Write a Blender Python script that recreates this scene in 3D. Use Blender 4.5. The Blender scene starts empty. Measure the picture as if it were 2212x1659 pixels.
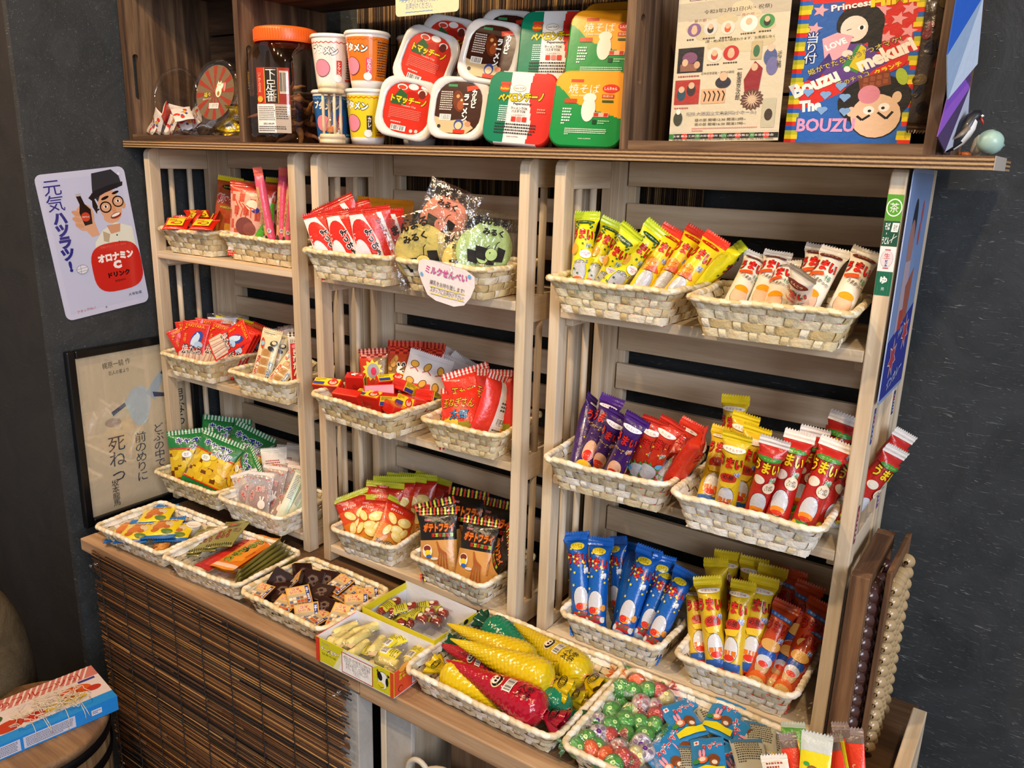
import bpy, bmesh, math, random
from mathutils import Vector as V, Matrix as M, Euler
from mathutils.geometry import tessellate_polygon
C = bpy.context.scene.collection
SC = bpy.context.scene
PI = math.pi
Z0 = 1.45                                  # height of the top board above the floor
CAM = V((.51406, -1.00012, -.00443)); ROT = Euler([math.radians(a) for a in (74.69945, -1.64465, 34.30664)])
RM = ROT.to_matrix(); FPX = 1760.64

def at(u, v, ax, val):
    d = RM @ V(((u-1106)/FPX, -(v-829.5)/FPX, -1)); i = 'xyz'.index(ax)
    return CAM + d*((val-CAM[i])/d[i])

def lin(h):
    if not isinstance(h, str): return tuple(h)
    if len(h) == 3: h = h[0]*2+h[1]*2+h[2]*2
    o = []
    for i in (0, 2, 4):
        x = int(h[i:i+2], 16)/255
        o.append(x/12.92 if x <= .04045 else ((x+.055)/1.055)**2.4)
    return (*o, 1)

# ---------------------------------------------------------------- materials
def newmat(name):
    m = bpy.data.materials.new(name); m.use_nodes = True
    nt = m.node_tree; b = nt.nodes['Principled BSDF']
    return m, nt, b
def N(nt, t, **k):
    n = nt.nodes.new(t)
    for a, x in k.items():
        if a in n.inputs: n.inputs[a].default_value = x
        else: setattr(n, a, x)
    return n
def ramp(nt, stops):
    r = nt.nodes.new('ShaderNodeValToRGB'); e = r.color_ramp.elements
    while len(e) > 1: e.remove(e[0])
    e[0].position = stops[0][0]; e[0].color = lin(stops[0][1])
    for p, c in stops[1:]:
        q = e.new(p); q.color = lin(c)
    return r
def plain(name, col, rough=.5, metal=0, bump=0, bscale=50, spec=.5, coat=0):
    m, nt, b = newmat(name)
    b.inputs['Base Color'].default_value = lin(col); b.inputs['Roughness'].default_value = rough
    b.inputs['Metallic'].default_value = metal; b.inputs['Specular IOR Level'].default_value = spec
    b.inputs['Coat Weight'].default_value = coat
    if bump:
        t = N(nt, 'ShaderNodeTexCoord'); n = N(nt, 'ShaderNodeTexNoise', Scale=bscale, Detail=4.)
        u = N(nt, 'ShaderNodeBump', Strength=bump, Distance=.01)
        nt.links.new(t.outputs['Object'], n.inputs['Vector']); nt.links.new(n.outputs['Fac'], u.inputs['Height'])
        nt.links.new(u.outputs['Normal'], b.inputs['Normal'])
    return m
def printed(name, rough=.3, coat=.25, bump=.25, bscale=60, spec=.5, metal=0):
    """surface whose printed colours are stored per face"""
    m = plain(name, 'fff', rough, metal, bump, bscale, spec, coat)
    nt = m.node_tree; a = nt.nodes.new('ShaderNodeAttribute'); a.attribute_name = 'col'
    nt.links.new(a.outputs['Color'], nt.nodes['Principled BSDF'].inputs['Base Color'])
    return m
def wood(name, c0, c1, c2, ax, sc=1., rough=.55, knots=True, ring=26):
    m, nt, b = newmat(name); L = nt.links
    t = N(nt, 'ShaderNodeTexCoord'); oi = N(nt, 'ShaderNodeObjectInfo')
    add = N(nt, 'ShaderNodeVectorMath', operation='ADD'); mul = N(nt, 'ShaderNodeVectorMath', operation='SCALE')
    cm = N(nt, 'ShaderNodeCombineXYZ')
    for i in range(3): L.new(oi.outputs['Random'], cm.inputs[i])
    mul.inputs['Scale'].default_value = 7.3; L.new(cm.outputs[0], mul.inputs[0])
    L.new(t.outputs['Object'], add.inputs[0]); L.new(mul.outputs[0], add.inputs[1])
    mp = N(nt, 'ShaderNodeMapping'); s = [1., 1., 1.]; s['xyz'.index(ax)] = .07
    mp.inputs['Scale'].default_value = s; L.new(add.outputs[0], mp.inputs['Vector'])
    n1 = N(nt, 'ShaderNodeTexNoise', Scale=14*sc, Detail=3., Distortion=.4)
    w = N(nt, 'ShaderNodeMath', operation='MULTIPLY'); w.inputs[1].default_value = ring
    sn = N(nt, 'ShaderNodeMath', operation='SINE')
    L.new(mp.outputs[0], n1.inputs['Vector']); L.new(n1.outputs['Fac'], w.inputs[0]); L.new(w.outputs[0], sn.inputs[0])
    n2 = N(nt, 'ShaderNodeTexNoise', Scale=260*sc, Detail=3.); L.new(mp.outputs[0], n2.inputs['Vector'])
    mx = N(nt, 'ShaderNodeMath', operation='MULTIPLY_ADD'); mx.inputs[1].default_value = .22; mx.inputs[2].default_value = .3
    L.new(sn.outputs[0], mx.inputs[0])
    m2 = N(nt, 'ShaderNodeMath', operation='MULTIPLY_ADD'); m2.inputs[1].default_value = .45
    L.new(n2.outputs['Fac'], m2.inputs[0]); L.new(mx.outputs[0], m2.inputs[2])
    r = ramp(nt, [(.15, c0), (.55, c1), (.95, c2)]); L.new(m2.outputs[0], r.inputs['Fac'])
    out = r.outputs['Color']
    n3 = N(nt, 'ShaderNodeTexNoise', Scale=3.*sc, Detail=2.); L.new(add.outputs[0], n3.inputs['Vector'])
    hv = N(nt, 'ShaderNodeHueSaturation'); mr = N(nt, 'ShaderNodeMapRange'); mr.inputs[3].default_value = .86; mr.inputs[4].default_value = 1.12
    L.new(n3.outputs['Fac'], mr.inputs[0]); L.new(mr.outputs[0], hv.inputs['Value']); L.new(out, hv.inputs['Color'])
    L.new(hv.outputs[0], b.inputs['Base Color']); b.inputs['Roughness'].default_value = rough
    bp = N(nt, 'ShaderNodeBump', Strength=.12, Distance=.003); L.new(n2.outputs['Fac'], bp.inputs['Height']); L.new(bp.outputs[0], b.inputs['Normal'])
    return m
def clearmat(name, tint='fff', gloss=.12, rough=.12, op=0., col='fff', bump=0):
    """thin clear film: mostly see-through with a surface sheen"""
    m = bpy.data.materials.new(name); m.use_nodes = True; nt = m.node_tree; nt.nodes.clear(); L = nt.links
    o = N(nt, 'ShaderNodeOutputMaterial'); tr = N(nt, 'ShaderNodeBsdfTransparent', Color=lin(tint))
    g = N(nt, 'ShaderNodeBsdfGlossy', Roughness=rough); fr = N(nt, 'ShaderNodeLayerWeight', Blend=.35)
    mr = N(nt, 'ShaderNodeMapRange'); mr.inputs[3].default_value = gloss; mr.inputs[4].default_value = min(1, gloss*5)
    L.new(fr.outputs['Facing'], mr.inputs[0]); mx = N(nt, 'ShaderNodeMixShader'); L.new(mr.outputs[0], mx.inputs[0])
    L.new(tr.outputs[0], mx.inputs[1]); L.new(g.outputs[0], mx.inputs[2]); last = mx
    if bump:
        t = N(nt, 'ShaderNodeTexCoord'); n = N(nt, 'ShaderNodeTexNoise', Scale=bump, Detail=3.); u = N(nt, 'ShaderNodeBump', Strength=.6, Distance=.01)
        L.new(t.outputs['Object'], n.inputs['Vector']); L.new(n.outputs['Fac'], u.inputs['Height']); L.new(u.outputs[0], g.inputs['Normal'])
    if op:
        d = N(nt, 'ShaderNodeBsdfDiffuse', Color=lin(col)); m2 = N(nt, 'ShaderNodeMixShader'); m2.inputs[0].default_value = op
        L.new(last.outputs[0], m2.inputs[1]); L.new(d.outputs[0], m2.inputs[2]); last = m2
    L.new(last.outputs[0], o.inputs[0]); return m
def wallpaper(name, base, flecks, bump=.5):
    m, nt, b = newmat(name); L = nt.links
    t = N(nt, 'ShaderNodeTexCoord')
    n = N(nt, 'ShaderNodeTexNoise', Scale=9., Detail=9., Roughness=.65, Distortion=1.2); L.new(t.outputs['Object'], n.inputs['Vector'])
    r = ramp(nt, [(.3, base[0]), (.7, base[1])]); L.new(n.outputs['Fac'], r.inputs['Fac']); col = r.outputs['Color']
    hs = []
    for k, (rx, ry, rz) in enumerate([(0, .5, .2), (.3, -.7, .9), (.8, 1.4, 0), (.2, 2.2, .4)]):
        mp = N(nt, 'ShaderNodeMapping'); mp.inputs['Rotation'].default_value = (rx, ry, rz); mp.inputs['Scale'].default_value = (30, 190, 190)
        mp.inputs['Location'].default_value = (k*3.1, k, k); L.new(t.outputs['Object'], mp.inputs['Vector'])
        f = N(nt, 'ShaderNodeTexNoise', Scale=1.2, Detail=2.5, Distortion=1.5); L.new(mp.outputs[0], f.inputs['Vector'])
        q = N(nt, 'ShaderNodeMapRange'); q.inputs[1].default_value = .66; q.inputs[2].default_value = .78; L.new(f.outputs['Fac'], q.inputs[0]); hs.append(q)
    s = hs[0].outputs[0]
    for h in hs[1:]:
        a = N(nt, 'ShaderNodeMath', operation='MAXIMUM'); L.new(s, a.inputs[0]); L.new(h.outputs[0], a.inputs[1]); s = a.outputs[0]
    k = N(nt, 'ShaderNodeMath', operation='MULTIPLY'); k.inputs[1].default_value = .55; L.new(s, k.inputs[0])
    mx = N(nt, 'ShaderNodeMix', data_type='RGBA'); L.new(k.outputs[0], mx.inputs[0]); L.new(col, mx.inputs[6]); mx.inputs[7].default_value = lin(flecks)
    L.new(mx.outputs[2], b.inputs['Base Color']); b.inputs['Roughness'].default_value = .62
    ad = N(nt, 'ShaderNodeMath', operation='ADD'); L.new(n.outputs['Fac'], ad.inputs[0]); L.new(s, ad.inputs[1])
    bp = N(nt, 'ShaderNodeBump', Strength=bump, Distance=.004); L.new(ad.outputs[0], bp.inputs['Height']); L.new(bp.outputs[0], b.inputs['Normal'])
    return m
PINE = {a: wood('pine_'+a, 'b79f80', 'd2bea0', 'e5d8c1', a) for a in 'xyz'}
DARK = {a: wood('stained_'+a, '32231a', '5c4431', '8c6f51', a, 1.3) for a in 'xyz'}
BEAM = wood('beam_wood', '8a6a4c', 'ad8d6c', 'c9ac8a', 'x')
PLYF = printed('plywood_edge', .6, 0, .2, 200)
FILM = printed('printed_film'); CARD = printed('printed_card', .55, 0, .08, 120); PAPER = printed('printed_paper', .75, 0, .1, 90)
GLOSS = printed('printed_gloss', .22, .2, .04, 20); MATTE = printed('matte_colour', .8, 0, .3, 90)
FOIL = printed('metal_film', .28, .3, .5, 90, .5, .55)
CLEAR = clearmat('clear_film', gloss=.10, bump=60); PLAST = clearmat('clear_plastic', gloss=.10, rough=.05)
HAZE = clearmat('milky_film', gloss=.12, op=.25, col='e8e8f0', bump=80)
BLACK = plain('black_lacquer', '0b0d10', .3)

# ---------------------------------------------------------------- mesh building
class MB:
    def __init__(s): s.v = []; s.f = []; s.c = []; s.s = []
    def add(s, vs, fs, col='fff', smooth=False):
        n = len(s.v); s.v += [V(x) for x in vs]; c = lin(col)
        for f in fs: s.f.append([n+i for i in f]); s.c.append(c); s.s.append(smooth)
        return s
    def box(s, x0, y0, z0, x1, y1, z1, col='fff', bev=0, m=None):
        if bev:
            b = bmesh.new(); bmesh.ops.create_cube(b, size=1)
            for v in b.verts: v.co = V((x0+(v.co.x+.5)*(x1-x0), y0+(v.co.y+.5)*(y1-y0), z0+(v.co.z+.5)*(z1-z0)))
            bmesh.ops.bevel(b, geom=b.edges[:], offset=bev, segments=2, affect='EDGES', profile=.5)
            vs = [v.co.copy() for v in b.verts]; fs = [[v.index for v in f.verts] for f in b.faces]; b.free()
        else:
            vs = [V((x, y, z)) for x in (x0, x1) for y in (y0, y1) for z in (z0, z1)]
            fs = [(0, 1, 3, 2), (4, 6, 7, 5), (0, 4, 5, 1), (2, 3, 7, 6), (0, 2, 6, 4), (1, 5, 7, 3)]
        if m is not None: vs = [m @ v for v in vs]
        return s.add(vs, fs, col)
    def tube(s, pts, r, n=8, col='fff', cap=True, smooth=True):
        pts = [V(p) for p in pts]; rr = r if isinstance(r, (list, tuple)) else [r]*len(pts)
        base = len(s.v); vs = []; up = None
        for i, p in enumerate(pts):
            d = (pts[min(i+1, len(pts)-1)]-pts[max(i-1, 0)]).normalized()
            if up is None: up = d.orthogonal().normalized()
            up = (up-d*up.dot(d)); up = up.normalized() if up.length > 1e-6 else d.orthogonal().normalized()
            w = d.cross(up)
            for k in range(n):
                a = 2*PI*k/n; vs.append(p+(up*math.cos(a)+w*math.sin(a))*rr[i])
        fs = [(i*n+k, i*n+(k+1) % n, (i+1)*n+(k+1) % n, (i+1)*n+k) for i in range(len(pts)-1) for k in range(n)]
        s.add(vs, fs, col, smooth)
        if cap: s.add([], [[base-len(s.v)+k for k in range(n)][::-1], [base-len(s.v)+(len(pts)-1)*n+k for k in range(n)]], col)
        return s
    def lathe(s, prof, n=32, col='fff', c=(0, 0, 0), smooth=True, m=None, sx=1, sy=1):
        """profile of (radius, z[, colour]) turned about z"""
        base = len(s.v); cx, cy, cz = c; vs = []
        for p in prof:
            for k in range(n):
                a = 2*PI*k/n; q = V((cx+p[0]*sx*math.cos(a), cy+p[0]*sy*math.sin(a), cz+p[1])); vs.append(m @ q if m is not None else q)
        s.v += vs
        for i in range(len(prof)-1):
            cc = lin(prof[i][2]) if len(prof[i]) > 2 else lin(col)
            for k in range(n):
                s.f.append([base+i*n+k, base+i*n+(k+1) % n, base+(i+1)*n+(k+1) % n, base+(i+1)*n+k]); s.c.append(cc); s.s.append(smooth)
        return s
    def build(s, name, mat, parent=None, loc=None):
        me = bpy.data.meshes.new(name); me.from_pydata(s.v, [], s.f); me.update()
        a = me.attributes.new('col', 'FLOAT_COLOR', 'FACE')
        flat = [x for c in s.c for x in c]
        if len(a.data) == len(s.c): a.data.foreach_set('color', flat)
        me.polygons.foreach_set('use_smooth', s.s); me.materials.append(mat)
        o = bpy.data.objects.new(name, me); C.objects.link(o); o.parent = parent
        if loc is not None: o.location = loc
        return o
def tag(o, label=None, cat=None, group=None, kind=None):
    if label: o['label'] = label
    if cat: o['category'] = cat
    if group: o['group'] = group
    if kind: o['kind'] = kind
    return o
def empty(name, loc, label=None, cat=None, group=None, rz=0):
    o = bpy.data.objects.new(name, None); o.empty_display_size = .02; C.objects.link(o); o.location = loc; o.rotation_euler.z = rz
    return tag(o, label, cat, group)
def copy_tree(o, parent=None):
    c = o.copy(); C.objects.link(c); c.parent = parent
    for ch in [x for x in KIDS.get(o.name, [])]: copy_tree(ch, c)
    return c
KIDS = {}
def reg(o, *ch): KIDS.setdefault(o.name, []).extend(ch); return o

# ---------------------------------------------------------------- print designs on a unit sheet
_tc = {}
def glyphs(txt, off=0., font=None):
    k = (txt, off)
    if k in _tc: return _tc[k]
    cu = bpy.data.curves.new('t', 'FONT'); cu.body = txt; cu.size = 1; cu.resolution_u = 2; cu.offset = off; cu.align_x = 'CENTER'; cu.align_y = 'CENTER'
    cu.space_line = .9
    o = bpy.data.objects.new('t', cu); C.objects.link(o); bpy.context.view_layer.update()
    me = o.evaluated_get(bpy.context.evaluated_depsgraph_get()).to_mesh(); me.calc_loop_triangles()
    vs = [(v.co.x, v.co.y) for v in me.vertices]; fs = [tuple(t.vertices) for t in me.loop_triangles]
    o.to_mesh_clear(); bpy.data.objects.remove(o); bpy.data.curves.remove(cu)
    if vs:
        x0 = min(v[0] for v in vs); x1 = max(v[0] for v in vs); y0 = min(v[1] for v in vs); y1 = max(v[1] for v in vs)
        cx, cy, w, h = (x0+x1)/2, (y0+y1)/2, max(x1-x0, 1e-6), max(y1-y0, 1e-6)
        vs = [((a-cx), (b-cy)) for a, b in vs]
    else: w = h = 1
    _tc[k] = (vs, fs, w, h); return _tc[k]
def split(vs, fs, mx):
    """cut long triangles so the print can follow a curved face"""
    vs = list(vs); out = []; st = [tuple(f) for f in fs]; mid = {}
    while st:
        a, b, c = st.pop()
        e = [(math.dist(vs[a], vs[b]), a, b, c), (math.dist(vs[b], vs[c]), b, c, a), (math.dist(vs[c], vs[a]), c, a, b)]
        l, p, q, r = max(e)
        if l <= mx: out.append((a, b, c)); continue
        k = (min(p, q), max(p, q))
        if k not in mid: mid[k] = len(vs); vs.append(((vs[p][0]+vs[q][0])/2, (vs[p][1]+vs[q][1])/2))
        m_ = mid[k]; st += [(p, m_, r), (m_, q, r)]
    return vs, out
def draw(mb, ops, S, mx=.006, e0=.00025, de=.00012):
    """ops in metres on the sheet (x right, y up); S(x, y, lift) -> point on the surface"""
    lift = e0; de = min(de, (.0016 if mx else .0005)/max(1, len(ops)))
    if not mx: e0 = lift = min(e0, .00012)
    for op in ops:
        k = op[0]; items = []
        if k == 'r': x0, y0, x1, y1, c = op[1:6]; items.append(([(x0, y0), (x1, y0), (x1, y1), (x0, y1)], [(0, 1, 2), (0, 2, 3)], c))
        elif k == 'e':
            cx, cy, rx, ry, c = op[1:6]; ro = op[6] if len(op) > 6 else 0; n = 20
            p = [(cx+rx*math.cos(a)*math.cos(ro)-ry*math.sin(a)*math.sin(ro), cy+rx*math.cos(a)*math.sin(ro)+ry*math.sin(a)*math.cos(ro)) for a in [2*PI*i/n for i in range(n)]]
            items.append(([(cx, cy)]+p, [(0, i+1, (i+1) % n+1) for i in range(n)], c))
        elif k == 'p':
            p = [tuple(q) for q in op[1]]; items.append((p, [tuple(t) for t in tessellate_polygon([[V((a, b, 0)) for a, b in p]])], op[2]))
        elif k == 'l':      # polyline stroke
            pts, w, c = op[1:4]
            for (a, b), (a2, b2) in zip(pts, pts[1:]):
                d = math.dist((a, b), (a2, b2)) or 1; nx, ny = -(b2-b)/d*w/2, (a2-a)/d*w/2
                items.append(([(a+nx, b+ny), (a-nx, b-ny), (a2-nx, b2-ny), (a2+nx, b2+ny)], [(0, 1, 2), (0, 2, 3)], c))
        elif k == 's':      # star
            cx, cy, r, n, c = op[1:6]; q = op[6] if len(op) > 6 else .45; ro = op[7] if len(op) > 7 else 0
            p = [(cx+r*(1 if i % 2 == 0 else q)*math.sin(PI*i/n+ro), cy+r*(1 if i % 2 == 0 else q)*math.cos(PI*i/n+ro)) for i in range(2*n)]
            items.append(([(cx, cy)]+p, [(0, i+1, (i+1) % (2*n)+1) for i in range(2*n)], c))
        elif k == 'b':      # bar code
            x0, y0, x1, y1 = op[1:5]; items.append(([(x0, y0), (x1, y0), (x1, y1), (x0, y1)], [(0, 1, 2), (0, 2, 3)], 'f4f4f0'))
            rn = random.Random(int((x0+y0)*1e5)); n = 13; w = (x1-x0)*.9/n
            for i in range(n):
                ww = w*rn.choice((.35, .5, .75)); a = x0+(x1-x0)*.05+i*w; items.append(([(a, y0+.1*(y1-y0)), (a+ww, y0+.1*(y1-y0)), (a+ww, y1-.08*(y1-y0)), (a, y1-.08*(y1-y0))], [(0, 1, 2), (0, 2, 3)], '181818'))
        elif k == 'd':      # block of small illegible print
            x0, y0, x1, y1, n, c = op[1:7]; rn = random.Random(int((x0*3+y1)*1e5)+n); h = (y1-y0)/n
            for i in range(n):
                x = x0; yy = y1-h*(i+.75)
                while x < x1-h*.6:
                    w = min(h*rn.uniform(.35, .8), x1-x); items.append(([(x, yy), (x+w, yy), (x+w, yy+h*.5), (x, yy+h*.5)], [(0, 1, 2), (0, 2, 3)], c)); x += w+h*.22
                    if i == n-1 and rn.random() < .08: break
        elif k == 't':      # text: txt, cx, cy, height-or-(w,h), colour, rot, bold, outline colour, outline width
            txt, cx, cy, sz, c = op[1:6]; ro = op[6] if len(op) > 6 else 0; bd = op[7] if len(op) > 7 else .02
            oc = op[8] if len(op) > 8 else None; ow = op[9] if len(op) > 9 else .05
            if any(ord(q) > 0x4dff and ord(q) < 0xa000 for q in txt): bd = 0.
            base = glyphs(txt, bd); w0, h0 = base[2], base[3]
            if isinstance(sz, tuple): sx, sy = sz[0]/w0, sz[1]/h0
            else: sx = sy = sz/h0
            lay = ([(glyphs(txt, bd+ow), oc)] if oc else [])+[(base, c)]
            for g, cc in lay:
                vs = [(cx+(a*sx)*math.cos(ro)-(b*sy)*math.sin(ro), cy+(a*sx)*math.sin(ro)+(b*sy)*math.cos(ro)) for a, b in g[0]]
                items.append((vs, g[1], cc, 1))
        for it in items:
            vs, fs = split(it[0], it[1], mx) if mx else (it[0], it[1])
            mb.add([S(a, b, lift) for a, b in vs], fs, it[2])
            if len(it) > 3: lift += de
        if k in 'bt': lift += de
        lift += de
def sheet(mb, W, H, ops, col='fff', th=.0006, m=None, mx=0, round_=0):
    """flat sheet standing in xz, front towards -y"""
    S = lambda a, b, l: (m @ V((a, -th/2-l, b)) if m is not None else V((a, -th/2-l, b)))
    if round_:
        r = round_; p = []
        for cx, cy, a0 in ((W/2-r, H/2-r, 0), (-W/2+r, H/2-r, 90), (-W/2+r, -H/2+r, 180), (W/2-r, -H/2+r, 270)):
            p += [(cx+r*math.cos(math.radians(a0+i*22.5)), cy+r*math.sin(math.radians(a0+i*22.5))) for i in range(5)]
    else: p = [(W/2, H/2), (-W/2, H/2), (-W/2, -H/2), (W/2, -H/2)]
    n = len(p)
    vs = [S(a, b, 0) for a, b in p]+[S(a, b, -th) for a, b in p]
    mb.add(vs, [list(range(n)), list(range(2*n-1, n-1, -1))]+[(i, n+i, n+(i+1) % n, (i+1) % n) for i in range(n)], col)
    draw(mb, ops, S, mx, .00012, .00006)
    return mb
# ---------------------------------------------------------------- the room
WALL = wallpaper('slate_wallpaper', ('24282a', '383c3f'), '8c9092')
WALLD = wallpaper('shaded_brown_wallpaper', ('1d1b1a', '2b2826'), '3a3a3a', .15)  # darker copy of the wallpaper: the unlit look of the left faces is in its colour
def struct(name, mb, mat): return tag(mb.build(name, mat), kind='structure')
struct('wall_back', MB().box(-1.2, .25, -1.45, 1.9, .33, 1.15), WALL)
struct('wall_left', MB().box(-1.1305, -.213, -1.45, -1.115, .25, 1.15), WALL)
struct('wall_front_left', MB().box(-1.6, -.212, -1.45, -1.131, -.1, 1.15), WALLD)
struct('wall_far_left', MB().box(-2.6, -.28, -1.45, -1.6005, -.16, 1.15), WALLD)
struct('floor', MB().box(-2.6, -3.2, -1.53, 1.9, .33, -1.45), wood('floor_wood', '2e2016', '4a3524', '6a4f38', 'x'))
struct('ceiling', MB().box(-2.6, -3.2, 1.15, 1.9, .33, 1.23), plain('ceiling_paint', '57402a', .8))
# ---------------------------------------------------------------- racks
def make_rack(x, label):
    r = empty('display_rack', (x, 0, -.765), label, 'shelf', 'pine display racks')
    W, t, z = .45, .0176, .765
    def part(name, a, mat, bev=.0012, lab=None):
        o = MB().box(*a, bev=bev).build(name, mat, r); reg(r, o); return o
    for xo in (0, W-t):
        # front post with a rounded top corner
        R_ = .014; pr = [(.0, 0), (.0, z-R_)]+[(R_-R_*math.cos(a), z-R_+R_*math.sin(a)) for a in (PI/8, PI/4, 3*PI/8)]+[(R_, z), (.0255, z), (.0255, 0)]
        mb = MB(); n = len(pr); b_ = .0008
        vs = [(xo, y, q) for y, q in pr]+[(xo+t, y, q) for y, q in pr]
        mb.add(vs, [list(range(n))[::-1], list(range(n, 2*n))]+[(i, (i+1) % n, n+(i+1) % n, n+i) for i in range(n)])
        o = mb.build('post', PINE['z'], r); reg(r, o)
        bv = o.modifiers.new('b', 'BEVEL'); bv.width = .0016; bv.segments = 2; bv.limit_method = 'ANGLE'
        part('post', (xo, .14, 0, xo+t, .163, z), PINE['z'])
        part('back_post', (xo+(.0 if xo == 0 else -.012), .163+.035, 0, xo+t+(.012 if xo == 0 else 0), .215, z), PINE['z'])
        part('back_post', (xo, .1635, 0, xo+t, .1975, z), PINE['z'])
        for z0, z1 in ((-.0405, -.0005), (-.24, -.2), (-.497, -.4555), (-.76, -.72)):
            part('side_rail', (xo+.0025, .0256, z+z0, xo+t-.0025, .1399, z+z1), PINE['y'])
        for (z0, z1) in ((-.2, -.0405), (-.4555, -.24), (-.72, -.497)):
            for y in (.054, .098):
                o = MB().tube([(xo+t/2, y, z+z0), (xo+t/2, y, z+z1)], .0056, 12).build('dowel', PINE['z'], r); reg(r, o)
    for zt in (-.2065, -.4628, -.7302):
        part('shelf_board', (t+.0005, .001, z+zt-.0145, W-t-.0005, .187, z+zt), PINE['x'], .0015)
        for s in (0, 1):
            x0 = t+.0005 if s == 0 else W-t-.0125
            o = part('shelf_cleat', (x0, .018, z+zt-.028, x0+.012, .06, z+zt-.0148), PINE['y'])
            sc = MB().lathe([(0, .0), (.0022, 0), (.0022, .001), (0, .001)], 10, '22201c', m=M.Translation((x0+(.0122 if s == 0 else -.0002), .04, z+zt-.021)) @ M.Rotation(PI/2*(1 if s == 0 else -1), 4, 'Y')).build('screw', BLACK, o); reg(o, sc)
    for z0, z1 in ((-.037, -.0), (-.102, -.063), (-.165, -.125), (-.299, -.258), (-.365, -.322), (-.43, -.386), (-.56, -.518), (-.622, -.579), (-.69, -.645)):
        part('back_slat', (t+.0+.003, .1875, z+z0, W-t-.003, .1975, z+z1), PINE['x'])
    return r
RACKS = [make_rack(-1.0779, 'left pine rack with rod sides, standing beside the black framed picture'),
         make_rack(-.5873, 'middle pine rack with rod sides, holding the basket with the handwritten card'),
         make_rack(-.0959, 'right pine rack with rod sides, green tea stickers on its front post')]
# ---------------------------------------------------------------- top board
def plyboard(name, x0, y0, z0, x1, y1, z1, label, cat):
    mb = MB(); cs = ['5a3d26', 'a98a62', '4a3220', 'b5966c', '4e3624', 'a88c68']; n = len(cs); h = (z1-z0)/n
    for i, c in enumerate(cs[::-1]): mb.box(x0, y0, z0+i*h, x1, y1, z0+(i+1)*h, c)
    return tag(mb.build(name, PLYF), label, cat)
bd = plyboard('top_board', -1.1125, -.02, .0006, .4355, .2, .0145, 'long brown plywood board lying across the tops of the three pine racks', 'shelf board')
cr = MB().box(.4356, -.0205, .0004, .4362, .12, .0147, 'b9b0a4').build('edge_tape', CARD, bd); cr['label'] = 'pale worn end of the board'
tag(MB().box(-.7462, -.012, .2585, .0052, .19, .2745, bev=.001).build('upper_plank', DARK['x']), 'dark stained plank fixed overhead between the two crates', 'shelf board')
# ---------------------------------------------------------------- stained crates on the board
def slot_panel(mb, x, t, y0, y1, z0, z1, sy, s0, s1, w):
    # board with an upright rounded hand hole, lying in the yz plane
    o = [(y0, z0), (y1, z0), (y1, z1), (y0, z1)]; h = []
    for k in range(8): a = PI+PI*k/7; h.append((sy+w*math.cos(a), s0+w+w*math.sin(a)))
    for k in range(8): a = PI*k/7; h.append((sy+w*math.cos(a), s1-w+w*math.sin(a)))
    tr = tessellate_polygon([[V((a, b, 0)) for a, b in o], [V((a, b, 0)) for a, b in h]])
    p = o+h; n = len(p)
    mb.add([(x, a, b) for a, b in p]+[(x+t, a, b) for a, b in p], [tuple(f) for f in tr]+[tuple(i+n for i in f)[::-1] for f in tr])
    mb.add([(x, a, b) for a, b in p]+[(x+t, a, b) for a, b in p], [(i, (i+1) % 4, n+(i+1) % 4, n+i) for i in range(4)]+[(4+i, 4+(i+1) % 16, n+4+(i+1) % 16, n+4+i) for i in range(16)])
    return mb
def make_crate(x0, x1, label):
    z0, z1, y0, y1, t = 0, .30, -.008, .199, .0125
    r = empty('stained_crate', (x0, 0, .0147), label, 'crate'); w = x1-x0
    for xx in (0, w-t): reg(r, slot_panel(MB(), xx, t, y0, y1, z0, z1, .013 if w > .36 else .014, .079, .165, .0065).build('side_panel', DARK['z'], r))
    MB().box(t, y0, 0, w-t, y1, .011).build('bottom_board', DARK['x'], r)
    MB().box(t, y0, z1-.011, w-t, y1, z1).build('top_slat', DARK['x'], r)
    if x0 < -1:
        for i in range(4): MB().box(t, y1-.009, .012+i*.07, w-t, y1, .078+i*.07).build('back_board', DARK['x'], r)
    else:
        for i in range(4): MB().box(t, y1-.009, .012+i*.07, w-t, y1, .078+i*.07).build('back_board', DARK['x'], r)
    return r
make_crate(-1.1075, -.7465, 'dark stained crate lying open at the left end, clear tubs inside')
make_crate(.0055, .3785, 'dark stained crate lying open at the right end, flyer and game box inside')
# ---------------------------------------------------------------- reed blinds
def reeds(mb, n, a0, a1, step, fn, rmin, rmax, rn, cols):
    for i in range(n):
        p = a0+(a1-a0)*(i+.5)/n; r = rn.uniform(rmin, rmax); q0, q1 = fn(i, rn); y = rn.uniform(-.0012, .0012)
        yield p, r, q0, q1, y, rn.choice(cols)
rn = random.Random(3); RC = ['6b4a26', '8a6636', '4a321c', '7a5730', '3c2816', 'a07c46', '54391f', '2e1f12']
mb = MB()
for i in range(230):
    x = -.7+.735*(i+.5)/230; y = .236+rn.uniform(-.001, .001); mb.tube([(x, y, -.13+rn.uniform(-.004, .004)), (x+rn.uniform(-.001, .001), y, .5)], rn.uniform(.0011, .0018), 5, rn.choice(['4a3320', '3a2818', '2a1d12', '1c130c', '6b5030', '8a7048', '5a4028']))
bl = tag(mb.build('reed_blind', MATTE), 'dark reed blind of upright stems hanging on the back wall behind the noodles', 'blind')
mb = MB()
for z in (-.1, .05, .2, .34): mb.tube([(-.7, .2335, z), (.035, .2335, z)], .0009, 5, '2a2420')
mb.build('binding_cord', MATTE, bl)
mb = MB(); n = 330
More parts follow.
